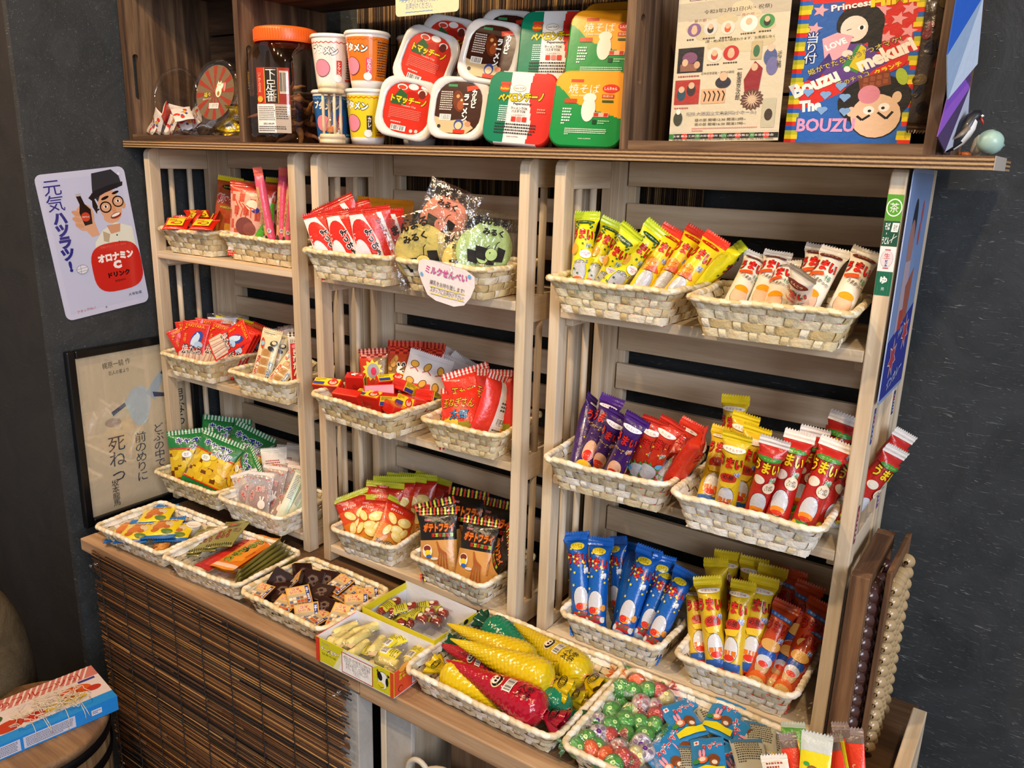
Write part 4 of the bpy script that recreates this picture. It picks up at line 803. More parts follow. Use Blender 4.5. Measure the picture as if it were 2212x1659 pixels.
row([('pol', (499, 379, 490, 470), .06, 0, 'stick snack bag with a yellow top, standing at the back of the left basket'),
     ('pol', (523, 390, 515, 450), .075, -30, 'stick snack bag just right of the foremost one, turned away')], '1TL', 'stick snack bags')
rp = [(382, 489, .048, 35, 30), (418, 478, .056, -20, 50), (440, 491, .052, 30, 25), (482, 473, .058, 15, 35), (405, 487, .045, 60, 40), (462, 480, .055, -35, 60), (430, 472, .06, 70, 30)]
for (u, v, z, a, t), lab in zip(rp, ['at the left rim', 'standing up in the middle', 'with its yellow label foremost', 'with its yellow label at the back right', 'between the left ones', 'just right of the middle', 'topmost at the back of the basket']):
    o = put('redpkt', V((0, 0, .044)), V((0, 0, 0)), 'small red packet '+lab, 'small red packets with yellow labels', 0, (0, -1, 0)); o.matrix_world = M.Translation(at(u, v-4, 'z', S1+z+.012)) @ M.Rotation(math.radians(a), 4, 'Z') @ M.Rotation(math.radians(t-90), 4, 'X') @ M.Translation((0, 0, -.022))
row([('tripack', (548, 396, 524, 500), .02, 0, 'white, red and green three-piece snack bag slumped at the left of its basket'),
     ('pinktube', (556, 363, 582, 501), .0, 0, 'pink tube sweet leaning left, alone in front'),
     ('pinktube', (612, 364, 608, 502), .02, 0, 'pink tube sweet standing left of the right pair'),
     ('pinktube', (633, 372, 622, 502), .012, 0, 'pink tube sweet nearest the right post, in front'),
     ('pinktube', (622, 362, 633, 500), .05, 0, 'pink tube sweet behind the right pair'),
     ('tripack', (590, 402, 596, 480), .075, -10, 'white and red three-piece snack bag behind the pink tubes'),
     ('pol', (602, 366, 600, 420), .1, 0, 'stick snack bag at the very back behind the pink tubes')], '1TR', 'snacks in the top right basket of the left rack')
row([('fish', (428, 681, 400, 775), -.012, 5, 'red grilled cod packet upright, foremost on the left'),
     ('fish', (384, 706, 366, 745), .02, 25, 'red grilled cod packet at the far left end, slanting out'),
     ('fish', (408, 690, 388, 760), .012, 15, 'red grilled cod packet just behind the foremost upright one'),
     ('fish', (488, 690, 462, 770), .012, 0, 'red grilled cod packet in the middle behind the slanting one'),
     ('fish', (452, 684, 440, 745), .03, 10, 'red grilled cod packet in the second row'),
     ('fish', (545, 684, 528, 765), .02, -22, 'red grilled cod packet first in the right-hand fan'),
     ('fish', (553, 686, 536, 765), .03, -26, 'red grilled cod packet second in the right-hand fan'),
     ('fish', (561, 690, 545, 768), .04, -30, 'red grilled cod packet third in the right-hand fan'),
     ('fishtop', (498, 664, 485, 730), .065, 0, 'red grilled cod packet with a yellow header, left one'),
     ('fishtop', (548, 656, 530, 720), .075, -12, 'red grilled cod packet with a yellow header, right one'),
     ('fish', (580, 672, 556, 750), .07, -25, 'red grilled cod packet behind the right-hand fan')], '1ML', 'red grilled cod packets')
o = put('fish', at(536, 712, 'y', .015), at(412, 783, 'y', -.045), 'red grilled cod packet lying slantwise across the front', 'red grilled cod packets', 0, (.35, -1, .35))
row([('ycard', (480, 598, 462, 690), .075, 0, 'white card pack with red lettering standing at the back left'),
     ('ycard', (516, 608, 500, 690), .09, -12, 'white card pack with red lettering half hidden behind another')], '1ML', 'white dried cod card packs')
row([('whitebag', (566+22*k, 624+4*k, 548+22*k, 700+4*k), .09-.004*k, -20-4*k, 'clear bag of pale dried squid, '+lab) for k, lab in enumerate(['nearest the white cards', 'second from the white cards', 'in the middle of its row', 'fourth along its row', 'against the right post'])], '1MR', 'clear bags of pale dried squid')
row([('kinako', (590, 713, 558, 812), -.008, 0, 'soybean candy pack upright, leaning left and foremost'),
     ('kinako', (606, 722, 590, 800), .012, 12, 'soybean candy pack just behind the upright one'),
     ('kinako', (650, 752, 596, 826), -.012, -5, 'soybean candy pack lying slantwise in front of the others'),
     ('kinako', (668, 776, 612, 838), -.006, -10, 'soybean candy pack lowest, under the slanting one at the right'),
     ('kibi', (638, 697, 642, 762), .03, 0, 'red and white millet candy pack standing beside the post')], '1MR', 'soybean candy packs')
row([('cabbage', (487, 946, 442, 1040), -.02, 0, 'green cabbage snack bag foremost in its basket'),
     ('cabbage', (412, 928, 378, 1016), -.0, 28, 'green cabbage snack bag at the left, behind the foremost one'),
     ('cabbage', (582, 878, 536, 965), .04, -8, 'green cabbage snack bag standing highest at the back right'),
     ('cabbage', (498, 860, 455, 925), .06, 10, 'green cabbage snack bag at the back left, mostly clear window'),
     ('cabbage', (556, 990, 520, 1050), .01, -35, 'green cabbage snack bag low on the right, turned away')], '1BL', 'green cabbage snack bags')
row([('moon', (566, 1021, 556, 1090), -.02, -8, 'clear round cracker packet foremost in the middle'),
     ('moon', (526, 1020, 522, 1075), -.008, 8, 'clear round cracker packet at the left of the foremost one'),
     ('moon', (617, 1050, 600, 1096), -.01, -15, 'clear round cracker packet low on the right'),
     ('moon', (596, 1008, 586, 1060), .012, -12, 'clear round cracker packet behind the foremost one'),
     ('moon', (628, 980, 612, 1040), .035, -25, 'clear round cracker packet standing high at the back'),
     ('moon', (650, 998, 640, 1050), .03, -20, 'clear round cracker packet at the back beside the post'),
     ('flower', (590, 957, 580, 1010), .05, 0, 'white and orange snack pack at the back left'),
     ('flower', (626, 934, 615, 1000), .07, -10, 'white and orange snack pack standing highest'),
     ('flower', (652, 918, 640, 980), .08, -15, 'white and orange snack pack nearest the right post'),
     ('greenstick', (654, 1020, 620, 1096), -.02, 10, 'pale green stick pack foremost, leaning right'),
     ('greenstick', (664, 1034, 632, 1094), -.008, -5, 'pale green stick pack behind the foremost stick'),
     ('greenstick', (666, 1052, 640, 1098), .0, -20, 'pale green stick pack nearest the post')], '1BR', 'packs in the bottom right basket of the left rack')
# ---------------------------------------------------------------- counter baskets and boxes
rn = random.Random(21)
def lay(key, a, z, b, zb, label, group, up=(0, -.25, 1), sc=1., yaw=0, off=V((0, 0, 0))):
    """lying pack: head at pixel a on height z, foot towards pixel b on height zb"""
    return put(key, at(*a, 'z', z)+off, at(*b, 'z', zb)+off, label, group, yaw, up, sc)
bear = [('e', 0, .030, .0155, .011, 'd9c8a0'), ('e', -.004, .027, .010, .008, 'c8742a'), ('e', -.004, .036, .006, .0055, 'cf8034'), ('e', .007, .024, .005, .004, 'b8642a'), ('e', -.008, .018, .006, .004, 'b8642a'), ('t', 'のぶちゃん', .004, .044, (.026, .007), 'f0dcd8', .1, .03, 'b03a4a', .07), ('e', .010, .014, .008, .004, '5a7a3a')]
soft('bear', 'brown_bean_snack_pack', 'snack', .046, .060, .010, 'e6cf1e', 'd8c01c', bear, '1f6ec0', .009, ro=.001)
B1 = 'blue-ended yellow snack packs at the left end of the counter'
for a, z, b, zb, lab in [((290, 1120), .018, (258, 1172), .008, 'at the left end of the basket, tucked under another'), ((318, 1125), .024, (272, 1182), .016, 'second from the left end of the basket'), ((352, 1092), .030, (318, 1146), .026, 'highest, against the back rim'),
                      ((368, 1118), .028, (328, 1180), .022, 'in the middle, blue end towards the front'), ((396, 1126), .022, (352, 1190), .018, 'right of the middle, beside the small white cup')]:
    lay('bear', a, CT+z+.006, b, CT+zb+.004, 'blue-ended yellow snack pack '+lab, B1, (0, -.1, 1), 1.42)
soft('amber', 'amber_candy_packet', 'sweet', .034, .040, .012, 'b8742a', 'a8641e', blobs(['c8863a', '8a4a1a', 'd8a050'], 8, -.012, .01, .012, .03, .004, .008), 'c8a070', .004, ro=.0014)
lay('amber', (352, 1172), CT+.020, (338, 1202), CT+.012, 'small amber packet at the front corner of the snack pack basket', 'small packets on the counter')
def cup_small():
    c = empty('yoghurt_candy_cup', at(417, 1161, 'z', CT+.006)+V((-.002, 0, 0)), 'tiny clear cup with a white lid, right of the blue-ended snack packs', 'sweet')
    c.rotation_euler = (-.12, .1, 0)
    MB().lathe([(.0, 0), (.0085, 0), (.0105, .018)], 20, 'e4e0c8').build('yoghurt_filling', MATTE, c)
    mb = MB().lathe([(0, -.0004), (.0098, -.0004), (.0128, .026)], 24, 'ecebdf'); draw(mb, [('d', -.008, .012, .008, .02, 3, '5a8a5a'), ('r', -.009, .004, .009, .009, 'd8b84a')], lambda x, z, l: V((.0115*math.sin(x/.0115)*(1+l*30), -.0115*math.cos(x/.0115)*(1+l*30), z)), .002)
    mb.build('clear_cup', GLOSS, c)
    MB().lathe([(.0, .0262), (.0118, .0262), (.0142, .027), (.0145, .0285), (.0135, .0295), (.012, .0285), (0, .0285)], 28, 'efece6').build('lid', GLOSS, c)
cup_small()
OL = '7d7a3c'
soft('olive', 'olive_seaweed_pack', 'snack', .050, .104, .008, '8f8c4e', '7d7a3c', [('e', .0, .082, .013, .009, '6a5a3a', .5), ('e', -.003, .084, .009, .005, 'c0503a', .5), ('e', .006, .079, .006, .004, '3a5a2a'), ('t', '梅しそ\n味のり', -.006, .045, (.026, .034), 'b02c3a', .15, .05, '5a2a1a', .03), ('r', .008, .054, .020, .068, '8a7a54'), ('t', '大判', .011, .061, (.006, .011), '181814', 0, .05)]+[('r', -.023+.004*k, .004, -.0215+.004*k, .011, '2a2a14') for k in range(12)], OL, .006, ro=.0006)
B2 = 'seaweed packs lying in the second counter basket'
for a, z, b, zb, lab in [((462, 1148), .022, (392, 1219), .018, 'undermost of the fan at the left'), ((480, 1140), .028, (428, 1212), .026, 'middle one of the fan'), ((520, 1131), .036, (457, 1208), .034, 'topmost of the fan, picture in full view')]:
    lay('olive', a, CT+z, b, CT+zb, 'olive seaweed pack '+lab, B2, (0, -.25, 1), 1.08, 0, V((0, -.004, .006)))
soft('redpk', 'red_plum_strip_pack', 'sweet', .040, .135, .008, 'a8201e', '8a1a18', [('r', -.006, .01, .012, .12, 'c8322a'), ('d', -.01, .08, .01, .12, 3, '7a1410')], 'b42422', .005, ro=.0012)
lay('redpk', (558, 1166), CT+.026, (425, 1236), CT+.02, 'long dark red pack lying between the olive fan and the wasabi packs', 'long packs in the second counter basket', sc=1.0, off=V((0, 0, .004)))
soft('wasabi', 'wasabi_seaweed_pack', 'snack', .050, .118, .008, lambda u, t: 'd8791c' if t > .12 else 'e8c8b0', 'c86a18', [('p', [(-.020, .02), (-.02, .09), (.004, .1), (.016, .09), (.02, .03), (.004, .02)], 'e2952c'), ('t', 'わさびのり', -.002, .058, (.078, .018), '7a9a34', 1.42, .05, '1a200f', .06), ('e', .004, .104, .014, .008, 'e8b83a'), ('e', .002, .104, .006, .009, '4a8a3a', .6), ('t', 'WASABI', .019, .05, (.024, .003), 'c83a1c', 1.5)], 'd98a2c', .006, ro=.0006)
for k, z in ((0, .022), (1, .029)):
    lay('wasabi', (583-2*k, 1172-5*k), CT+z, (470-3*k, 1246-5*k), CT+z-.006, ['orange wasabi seaweed pack underneath the other orange one', 'orange wasabi seaweed pack on top, green lettering in view'][k], 'orange wasabi seaweed packs', sc=1.1, off=V((0, 0, .006)))
soft('olstick', 'olive_seaweed_stick_pack', 'snack', .034, .118, .006, 'a39d52', '928c44', [('r', -.001, .06, .001, .08, 'e0dfd8')], 'a8a25a', .004, ro=.0008)
for k in range(6):
    lay('olstick', (602+7*k, 1171+8*k), CT+.044-.002*k, (503+2.5*k, 1249+7*k), CT+.03-.003*k, 'olive stick pack standing on edge, '+['nearest the orange packs', 'second from the orange packs', 'third of the row of six', 'fourth of the row of six', 'fifth of the row, near the rim', 'against the right rim'][k], 'olive stick packs on edge', (-.75, -.35, .55))
# chocolate squares
def choco():
    mb = MB().box(-.019, -.0045, -.0195, .019, .0045, .0195, '2c1611', .0015)
    draw(mb, [('e', 0, 0, .0125, .0125, '36201a'), ('p', [(-.010, .004), (-.004, .010), (.006, .009), (.010, .003), (.006, -.002), (.010, -.007), (.003, -.010), (-.002, -.005), (-.008, -.008), (-.005, -.001)], '6a5850'), ('e', -.001, .003, .004, .003, '2c1611'), ('e', .004, -.004, .002, .002, '2c1611')], lambda x, z, l: V((x, -.0046-l, z)), 0)
    o = mb.build('chocolate_square', GLOSS); return o
design('choco', choco, 'chocolate_square', 'chocolate', .0195)
def label_choco():
    mb = MB().box(-.019, -.0040, -.0195, .019, .0045, .0195, '2c1611', .0015); o = mb.build('chocolate_square', GLOSS)
    mb = MB(); sheet(mb, .040, .040, [('r', -.0182, -.0182, .0182, .0182, 'b8a888'), ('r', -.0182, .005, .0182, .0182, 'd8b46a')]+[('r', x, z, x+.005, z+.0045, rn.choice(['d8c8a8', 'c8541c', 'e0d8c4', '5a6a8a', '8a5a3a', 'efe6d0'])) for x in (-.017, -.011, -.005, .001, .007) for z in (-.017, -.011, -.005)]+[('r', .012, -.018, .018, .018, '2a3a78'), ('t', 'コマ\nシール', -.004, .012, (.022, .010), 'c8441c', 0, .05, 'f2ead8', .06), ('t', 'チ\nョ\nコ', .015, .0, (.005, .030), 'e8e0e8', 0, .04)], 'd49a3c', .0006, m=M.Translation((0, -.0050, 0)))
    reg(o, mb.build('sticker', CARD, o)); return o
design('lchoco', label_choco, 'chocolate_square', 'chocolate', .0195)
ch = [('choco', 605, 1255, .034, 10, -65, 30, 'standing on edge at the back left, near the basket rim'), ('choco', 612, 1280, .030, 25, 22, 0, 'lying flat with its raised mark, left of the middle'), ('choco', 655, 1240, .036, 60, -50, 20, 'steep and topmost against the back wall of the basket'), ('choco', 676, 1255, .028, 10, -55, 10, 'leaning in the back row'), ('choco', 708, 1256, .028, -10, -50, -5, 'leaning at the right of the back row'),
      ('choco', 694, 1282, .030, -5, 15, 0, 'with a bright raised mark in the middle of the basket'), ('choco', 700, 1313, .026, -15, 20, 0, 'with a raised mark, nearest the front in the middle'), ('choco', 662, 1305, .016, 30, 12, 0, 'sunk between the stickered ones'), ('choco', 725, 1290, .012, 5, 10, 0, 'lowest on the right, mostly covered'), ('choco', 640, 1262, .012, 30, 0, 0, 'under the pile at the back'), ('choco', 730, 1330, .010, 12, 0, 0, 'at the bottom by the front rim'), ('choco', 765, 1318, .010, 60, 5, 0, 'at the bottom right corner'), ('choco', 590, 1290, .008, 5, 0, 0, 'at the bottom left corner'),
      ('lchoco', 563, 1284, .030, -20, 20, -5, 'lying furthest left'), ('lchoco', 635, 1262, .034, -70, -45, 0, 'standing up behind the left marked square'), ('lchoco', 646, 1292, .034, 40, 30, 0, 'overlapping the middle, tilted towards the front'), ('lchoco', 616, 1310, .024, -10, 15, 0, 'sloping down to the front rim'), ('lchoco', 663, 1330, .022, 35, 55, 0, 'turned edge-up near the front rim'), ('lchoco', 686, 1338, .020, -30, 8, 0, 'flat against the front rim'), ('lchoco', 735, 1266, .034, -28, 18, 0, 'highest at the back right'), ('lchoco', 748, 1284, .028, -25, 16, 0, 'second of the stack at the back right'),
      ('lchoco', 766, 1296, .026, -32, 24, 0, 'third of the stack at the right'), ('lchoco', 742, 1304, .020, -35, 18, 0, 'half covered at the right of the middle'), ('lchoco', 770, 1309, .030, 25, 32, 0, 'leaning up at the right rim'), ('lchoco', 738, 1333, .032, -8, 38, 0, 'large in view beside the cheese box'), ('lchoco', 795, 1294, .026, 30, 25, 0, 'in the far right corner')]
for k, u, v, z, rz, tx, ry, lab in ch:
    o = put(k, V((0, 0, .0195)), V((0, 0, 0)), ('dark chocolate square ' if k == 'choco' else 'chocolate square with a picture sticker ')+lab, 'plain chocolate squares' if k == 'choco' else 'stickered chocolate squares', 0, (0, -1, 0))
    o.matrix_world = M.Translation(at(u, v, 'z', CT+z)) @ M.Rotation(math.radians(rz+20), 4, 'Z') @ M.Rotation(math.radians(ry), 4, 'Y') @ M.Rotation(math.radians(tx-90 if tx >= 0 else -90-tx*.0+abs(tx)), 4, 'X')
# open cardboard boxes
def openbox(c, W, D, H, rz, name, label, outer, inner, fops, rops, flap=0, left=None, tilt=0):
    e = empty(name, c, label, 'box', None, rz); e.rotation_euler.x = tilt
    t = .0012
    mb = MB().box(-W/2, -D/2, 0, W/2, D/2, t, inner); mb.build('bottom_panel', CARD, e)
    mb = MB().box(-W/2, -D/2, t, W/2, -D/2+t, H, outer[0]); mb.add([(-W/2+t, -D/2+t+.0001, t), (W/2-t, -D/2+t+.0001, t), (W/2-t, -D/2+t+.0001, H), (-W/2+t, -D/2+t+.0001, H)], [(3, 2, 1, 0)], inner); draw(mb, fops, lambda x, z, l: V((x, -D/2-l, z)), 0); mb.build('front_panel', CARD, e)
    mb = MB().box(-W/2, D/2-t, t, W/2, D/2, H+.003, inner)
    for k in range(int(W/.003)): mb.add([(-W/2+.003*k, D/2-t, H+.003), (-W/2+.003*k+.003, D/2-t, H+.003), (-W/2+.003*k+.0015, D/2-t, H+.0045)], [(0, 1, 2)], inner)
    mb.build('back_panel', CARD, e)
    mb = MB().box(W/2-t, -D/2+t, t, W/2, D/2-t, H, outer[1]); mb.add([(W/2-t-.0001, -D/2+t, t), (W/2-t-.0001, D/2-t, t), (W/2-t-.0001, D/2-t, H), (W/2-t-.0001, -D/2+t, H)], [(0, 1, 2, 3)], inner); draw(mb, rops, lambda x, z, l: V((W/2+l, x, z)), 0); mb.build('side_panel', CARD, e)
    mb = MB().box(-W/2, -D/2+t, t, -W/2+t, D/2-t, H, left or outer[1]); mb.add([(-W/2+t+.0001, -D/2+t, t), (-W/2+t+.0001, D/2-t, t), (-W/2+t+.0001, D/2-t, H), (-W/2+t+.0001, -D/2+t, H)], [(3, 2, 1, 0)], inner)
    if flap: draw(mb, [('r', -D/2, H-.012, D/2, H, 'e0d11c')], lambda x, z, l: V((-W/2+t+.0002+l, x, z)), 0)
    mb.build('side_panel', CARD, e); return e
cow = [('e', .060, .024, .0105, .0125, '111'), ('e', .060, .024, .0098, .0118, 'f4f4f0'), ('e', .054, .027, .0048, .0075, '111', .3), ('e', .068, .022, .0028, .0070, '111'), ('e', .058, .014, .0085, .0065, 'f4f4f0'), ('e', .056, .013, .0075, .0055, 'e6d41e'), ('e', .056, .025, .0022, .003, '111'), ('p', [(.048, .034), (.052, .031), (.050, .038)], '111'), ('p', [(.070, .030), (.074, .033), (.069, .036)], '111'), ('l', [(.051, .012), (.056, .009), (.062, .011)], .0008, '111')]
K1W, K1D, K1H = .162, .088, .042
openbox(V((-.2685, -.1945, CT+.0006)), K1W, K1D, K1H, 0.0, 'cheese_snack_box', 'open yellow cardboard box of cheese sticks, a cow on its front panel', ('d4cf1e', 'e2502a'), 'e6e6ec',
    [('r', -.081, 0, -.0725, K1H, 'd23c20'), ('p', [(-.045, 0), (-.02, 0), (.05, K1H), (-.02, K1H)], 'e8e6b8'), ('p', [(-.034, 0), (.02, 0), (.04, K1H), (-.012, K1H)], 'f0f0ea'), ('t', 'チーズおやつ', -.049, .026, (.042, .0085), 'f4f2d8', 0, .04, '8a6a1c', .05), ('t', '日本の味', -.052, .0175, (.03, .004), '6a5a2a'), ('t', 'OHGIYA', -.058, .036, (.018, .0036), 'c8b890'),
     ('r', -.0245, .002, .0395, .037, 'b02c2a'), ('r', -.0232, .0034, .0382, .0356, 'f6f4f2'), ('t', '※製品に赤い点や線が見える場合があ\nりますが、これはチーズ由来の着色\n料(紅)の点です。カビではあり\nません。安心してお召し上がり\nください。', .0074, .0195, (.056, .027), '1a1a1a', 0, .0), ('r', .0745, 0, .081, K1H, 'd84a24')]+cow,
    [('t', 'チーズ\nおやつ', -.022, .030, (.022, .012), 'e8d41e', 0, .05, '8a2a14', .03), ('b', -.004, .004, .03, .022), ('e', -.03, .010, .005, .005, '2a1410'), ('e', -.03, .010, .0043, .0043, 'e2502a'), ('e', -.022, .042, .012, .006, 'e8a23a')], 0, 'd23c20')
def wrapped(key, r, L, col, band, name):
    def fn():
        mb = MB().lathe([(0, -L/2), (r*.8, -L/2), (r, -L/2+r*.3), (r*1.02, 0), (r, L/2-r*.3), (r*.8, L/2), (0, L/2)], 14, col, m=M.Translation((0, 0, L/2+.008))); o = mb.build(name, MATTE if key != 'salami' else GLOSS)
        P_ = Pouch(r*2+.010, L+.018, r*2.0, .005, ro=.0009); f = P_.body('fff', 'fff', [], 8).build('clear_wrapper', CLEAR, o)
        mb = MB(); S_ = lambda x, z, l: P_.S(x, z, l+.0004); W2 = r+.004
        draw(mb, band(W2, L), S_, .004); reg(o, f, mb.build('printed_band', CARD, o)); return o
    design(key, fn, name, 'snack', L+.018, r*2)
wrapped('cheese', .0075, .042, 'e2d68c', lambda w, L: [('p', [(-w*.4, .003), (w, .003), (w, .014), (w*.2, .009)], 'c9b08a'), ('e', 0, .009, .003, .002, '5a8a3a')], 'cheese_stick')
wrapped('wrapc', .006, .036, 'dcd08a', lambda w, L: [('r', -w, .012, w, .046, 'd8cf2e'), ('d', -w*.8, .03, w*.8, .044, 4, '5a5a1a'), ('b', -w*.9, .014, w*.6, .028)], 'cheese_stick')
wrapped('salami', .0065, .046, '8a2a1e', lambda w, L: [('r', -w, .014, w, .038, 'b8b428'), ('d', -w*.8, .018, w*.8, .034, 5, '4a4a14'), ('e', 0, .043, .004, .004, 'd8cfb8')], 'salami_stick')
lst = [('cheese', (775, 1352), (727, 1371), .030, 'furthest back, lying level'), ('cheese', (820, 1354), (783, 1366), .032, 'at the back, pointing right'), ('cheese', (750, 1366), (716, 1390), .026, 'first of the three side by side'), ('cheese', (768, 1368), (733, 1392), .028, 'second of the three side by side'), ('cheese', (796, 1366), (757, 1391), .033, 'third and topmost of the three side by side'),
       ('cheese', (762, 1404), (722, 1396), .026, 'nearest the front panel, pointing right'), ('cheese', (796, 1388), (768, 1408), .026, 'in the middle, leaning to the right'), ('cheese', (826, 1378), (800, 1408), .032, 'standing out at the middle right'), ('cheese', (862, 1448), (822, 1436), .022, 'low at the front right corner'), ('cheese', (850, 1406), (842, 1424), .018, 'pale one under the yellow bands'),
       ('wrapc', (858, 1378), (828, 1402), .030, 'with a yellow band, behind the front right ones'), ('wrapc', (882, 1382), (846, 1396), .028, 'with a yellow band, near the back panel'), ('wrapc', (860, 1432), (812, 1414), .028, 'with a broad yellow band, across the front'), ('wrapc', (904, 1402), (874, 1432), .026, 'with a yellow band at the right end, slanting'), ('wrapc', (806, 1420), (776, 1412), .022, 'with its pinkish end towards the front panel')]
for k, a, b, z, lab in lst: lay(k, a, CT+z, b, CT+z-.002, 'wrapped cheese stick '+lab, 'cheese sticks in the open box', (0, -.3, 1), 1.0, 0, V((.002, .008, .003)))
openbox(V((-.2605, -.0965, CT+.0006)), .156, .104, .052, -.03, 'salami_snack_box', 'open yellow and white cardboard box of salami sticks behind the cheese box', ('d8ca1e', 'd8ca1e'), 'dcdfe6', [('e', -.05, .03, .006, .004, 'c8301f')],
    [('e', .0, .047, .006, .004, 'd0301f'), ('l', [(-.024, .046), (-.02, .052), (-.012, .048)], .004, 'f0ecc8'), ('e', .016, .049, .007, .0035, 'f0ecc8'), ('e', .024, .048, .006, .004, '161616')], 1, 'd8ca1e')
lst = [((872, 1290), (828, 1318), .040, 'leaning against the left panel, end up'), ((888, 1304), (872, 1334), .034, 'beside the leaning one'), ((912, 1304), (876, 1314), .044, 'topmost at the back, reddest end left'), ((960, 1302), (920, 1310), .04, 'at the back right, end to the panel'), ((952, 1322), (900, 1324), .038, 'across the middle with its broad band'), ((930, 1342), (890, 1326), .038, 'slanting to the front right'),
       ((975, 1330), (940, 1318), .036, 'at the right, under the back right one'), ((962, 1346), (925, 1334), .028, 'low at the right front'), ((900, 1352), (866, 1340), .026, 'low at the front panel')]
for a, b, z, lab in lst: lay('salami', a, CT+z, b, CT+z-.004, 'wrapped salami stick '+lab, 'salami sticks in the open box', (0, -.3, 1), 1.0)
# cone bags of bean sweets
def cone(key, col, dark, label_, spiral):
    L = .150
    m_ = printed('candy_film_'+key, .14, .5, .12, 200, .5)
    def fn():
        mb = MB(); prof = [(.0008, 0), (.003, .012), (.007, .035), (.0125, .065), (.018, .095), (.0225, .118), (.0235, .132), (.0205, .143), (.013, .149), (.006, .1515), (.0045, .154)]
        n = 72; k_ = 84; vs = []
        def R(z):
            for (r0, z0), (r1, z1) in zip(prof, prof[1:]):
                if z <= z1: return r0+(r1-r0)*(z-z0)/(z1-z0)
            return .0045
        zz = [.154*i/k_ for i in range(k_+1)]
        beans = lambda a, z: .0017*abs(math.cos(a*7+z*300)*math.cos(z*500-a*4+1))**.7*min(1, z/.03)
        for z in zz:
            for q in range(n):
                a = 2*PI*q/n; r = R(z)+beans(a, z)+.0004*math.sin(a*3+z*90); vs.append((r*math.cos(a), r*math.sin(a), z))
        mb.add(vs, [(i*n+q, i*n+(q+1) % n, (i+1)*n+(q+1) % n, (i+1)*n+q) for i in range(k_) for q in range(n)], col, True)
        if label_:
            S_ = lambda x, z, l: V(((R(z)+.0011+l)*math.sin(x/(R(z)+.001)), -(R(z)+.0011+l)*math.cos(x/(R(z)+.001)), z))
            ops = [('e', 0, .085, .010, .008, 'e8d8a8' if spiral else 'e0c8c8'), ('e', 0, .085, .0085, .0065, '15120f'), ('e', 0, .083, .006, .005, 'efe6d8'), ('e', -.002, .084, .0015, .002, '111'), ('e', .002, .084, .0015, .002, '111'), ('b', -.009, .098, .009, .110), ('t', '人参\n太鼓', 0, .127, (.020, .018), '14110e', PI/2, .05)]
            draw(mb, ops, S_, .004)
        o = mb.build('bean_sweet_cone', m_)
        mb = MB(); vs = []                                             # gathered tail
        for i, (r, z) in enumerate([(.0045, .153), (.009, .160), (.014, .170), (.016, .178)]):
            for q in range(24):
                a = 2*PI*q/24; f = 1+.35*math.cos(a*6)*i/3; vs.append((r*f*math.cos(a), r*f*math.sin(a)*.55, z))
        mb.add(vs, [(i*24+q, i*24+(q+1) % 24, (i+1)*24+(q+1) % 24, (i+1)*24+q) for i in range(3) for q in range(24)], dark, True)
        if spiral:
            p = [(.012*math.cos(t*1.0)*.5+.0-.006+t*.0004, .165+.0045*math.sin(t)+.0) for t in [i*.5 for i in range(40)]]
            draw(mb, [('l', p, .0009, '16140f')], lambda x, z, l: V((x, -.0085-l-.0*z, z)), 0)
        a = mb.build('gathered_tail', m_, o); b = MB().tube([(.0062*math.cos(t), .0062*math.sin(t), .153+.0006*math.sin(3*t)) for t in [2*PI*i/20 for i in range(21)]]+[(.008, -.004, .150), (.014, -.014, .140)], .0006, 5, 'e8746a').build('tie_band', MATTE, o)
        reg(o, a, b); return o
    design(key, fn, 'bean_sweet_cone', 'sweet', .154, .045)
cone('cy', 'd9bd10', 'cdb20e', 0, 1); cone('cyl', 'd3b912', 'cdb20e', 1, 1); cone('cr', 'b0102a', '96102a', 1, 1); cone('cg', '0e7a5a', '0b4a3a', 0, 0)
CG = 'cone bags of bean sweets'
def cones(k, tip, zt, base, zb, lab, yaw=0, sc=1.05): o_ = V((0, .008, .007)); put(k, at(*base, 'z', CT+zb)+o_, at(*tip, 'z', CT+zt)+o_, lab, CG, yaw, (0, -.35, 1), sc)
cones('cg', (1150, 1442), .030, (1046, 1362), .034, 'green cone bag with its round end at the back left', 0)
cones('cg', (1090, 1440), .024, (985, 1408), .028, 'green cone bag deep at the left, mostly hidden')
cones('cg', (1130, 1500), .026, (1222, 1556), .026, 'green cone bag low in the front right corner', 0)
cones('cyl', (1087, 1345), .036, (1262, 1482), .032, 'yellow cone bag with black print lying along the back', 0, 1.14)
cones('cy', (984, 1372), .056, (1150, 1452), .046, 'yellow cone bag crossing behind the big plain yellow one', 0)
cones('cy', (964, 1393), .066, (1190, 1492), .052, 'plain yellow cone bag on top of the pile, tip to the left', 0, 1.12)
cones('cr', (985, 1425), .030, (1090, 1478), .030, 'red cone bag beneath the yellow ones, mostly hidden', 20, .9)
cones('cr', (943, 1432), .052, (1172, 1560), .042, 'red cone bag with a bar code, foremost on top', 0, 1.14)
cones('cy', (1097, 1553), .022, (950, 1462), .030, 'yellow cone bag with its round end at the front left', 0, 1.0)
cones('cyl', (1090, 1480), .026, (1222, 1520), .026, 'yellow cone bag under the red one, curly-printed tail showing', 0, .95)
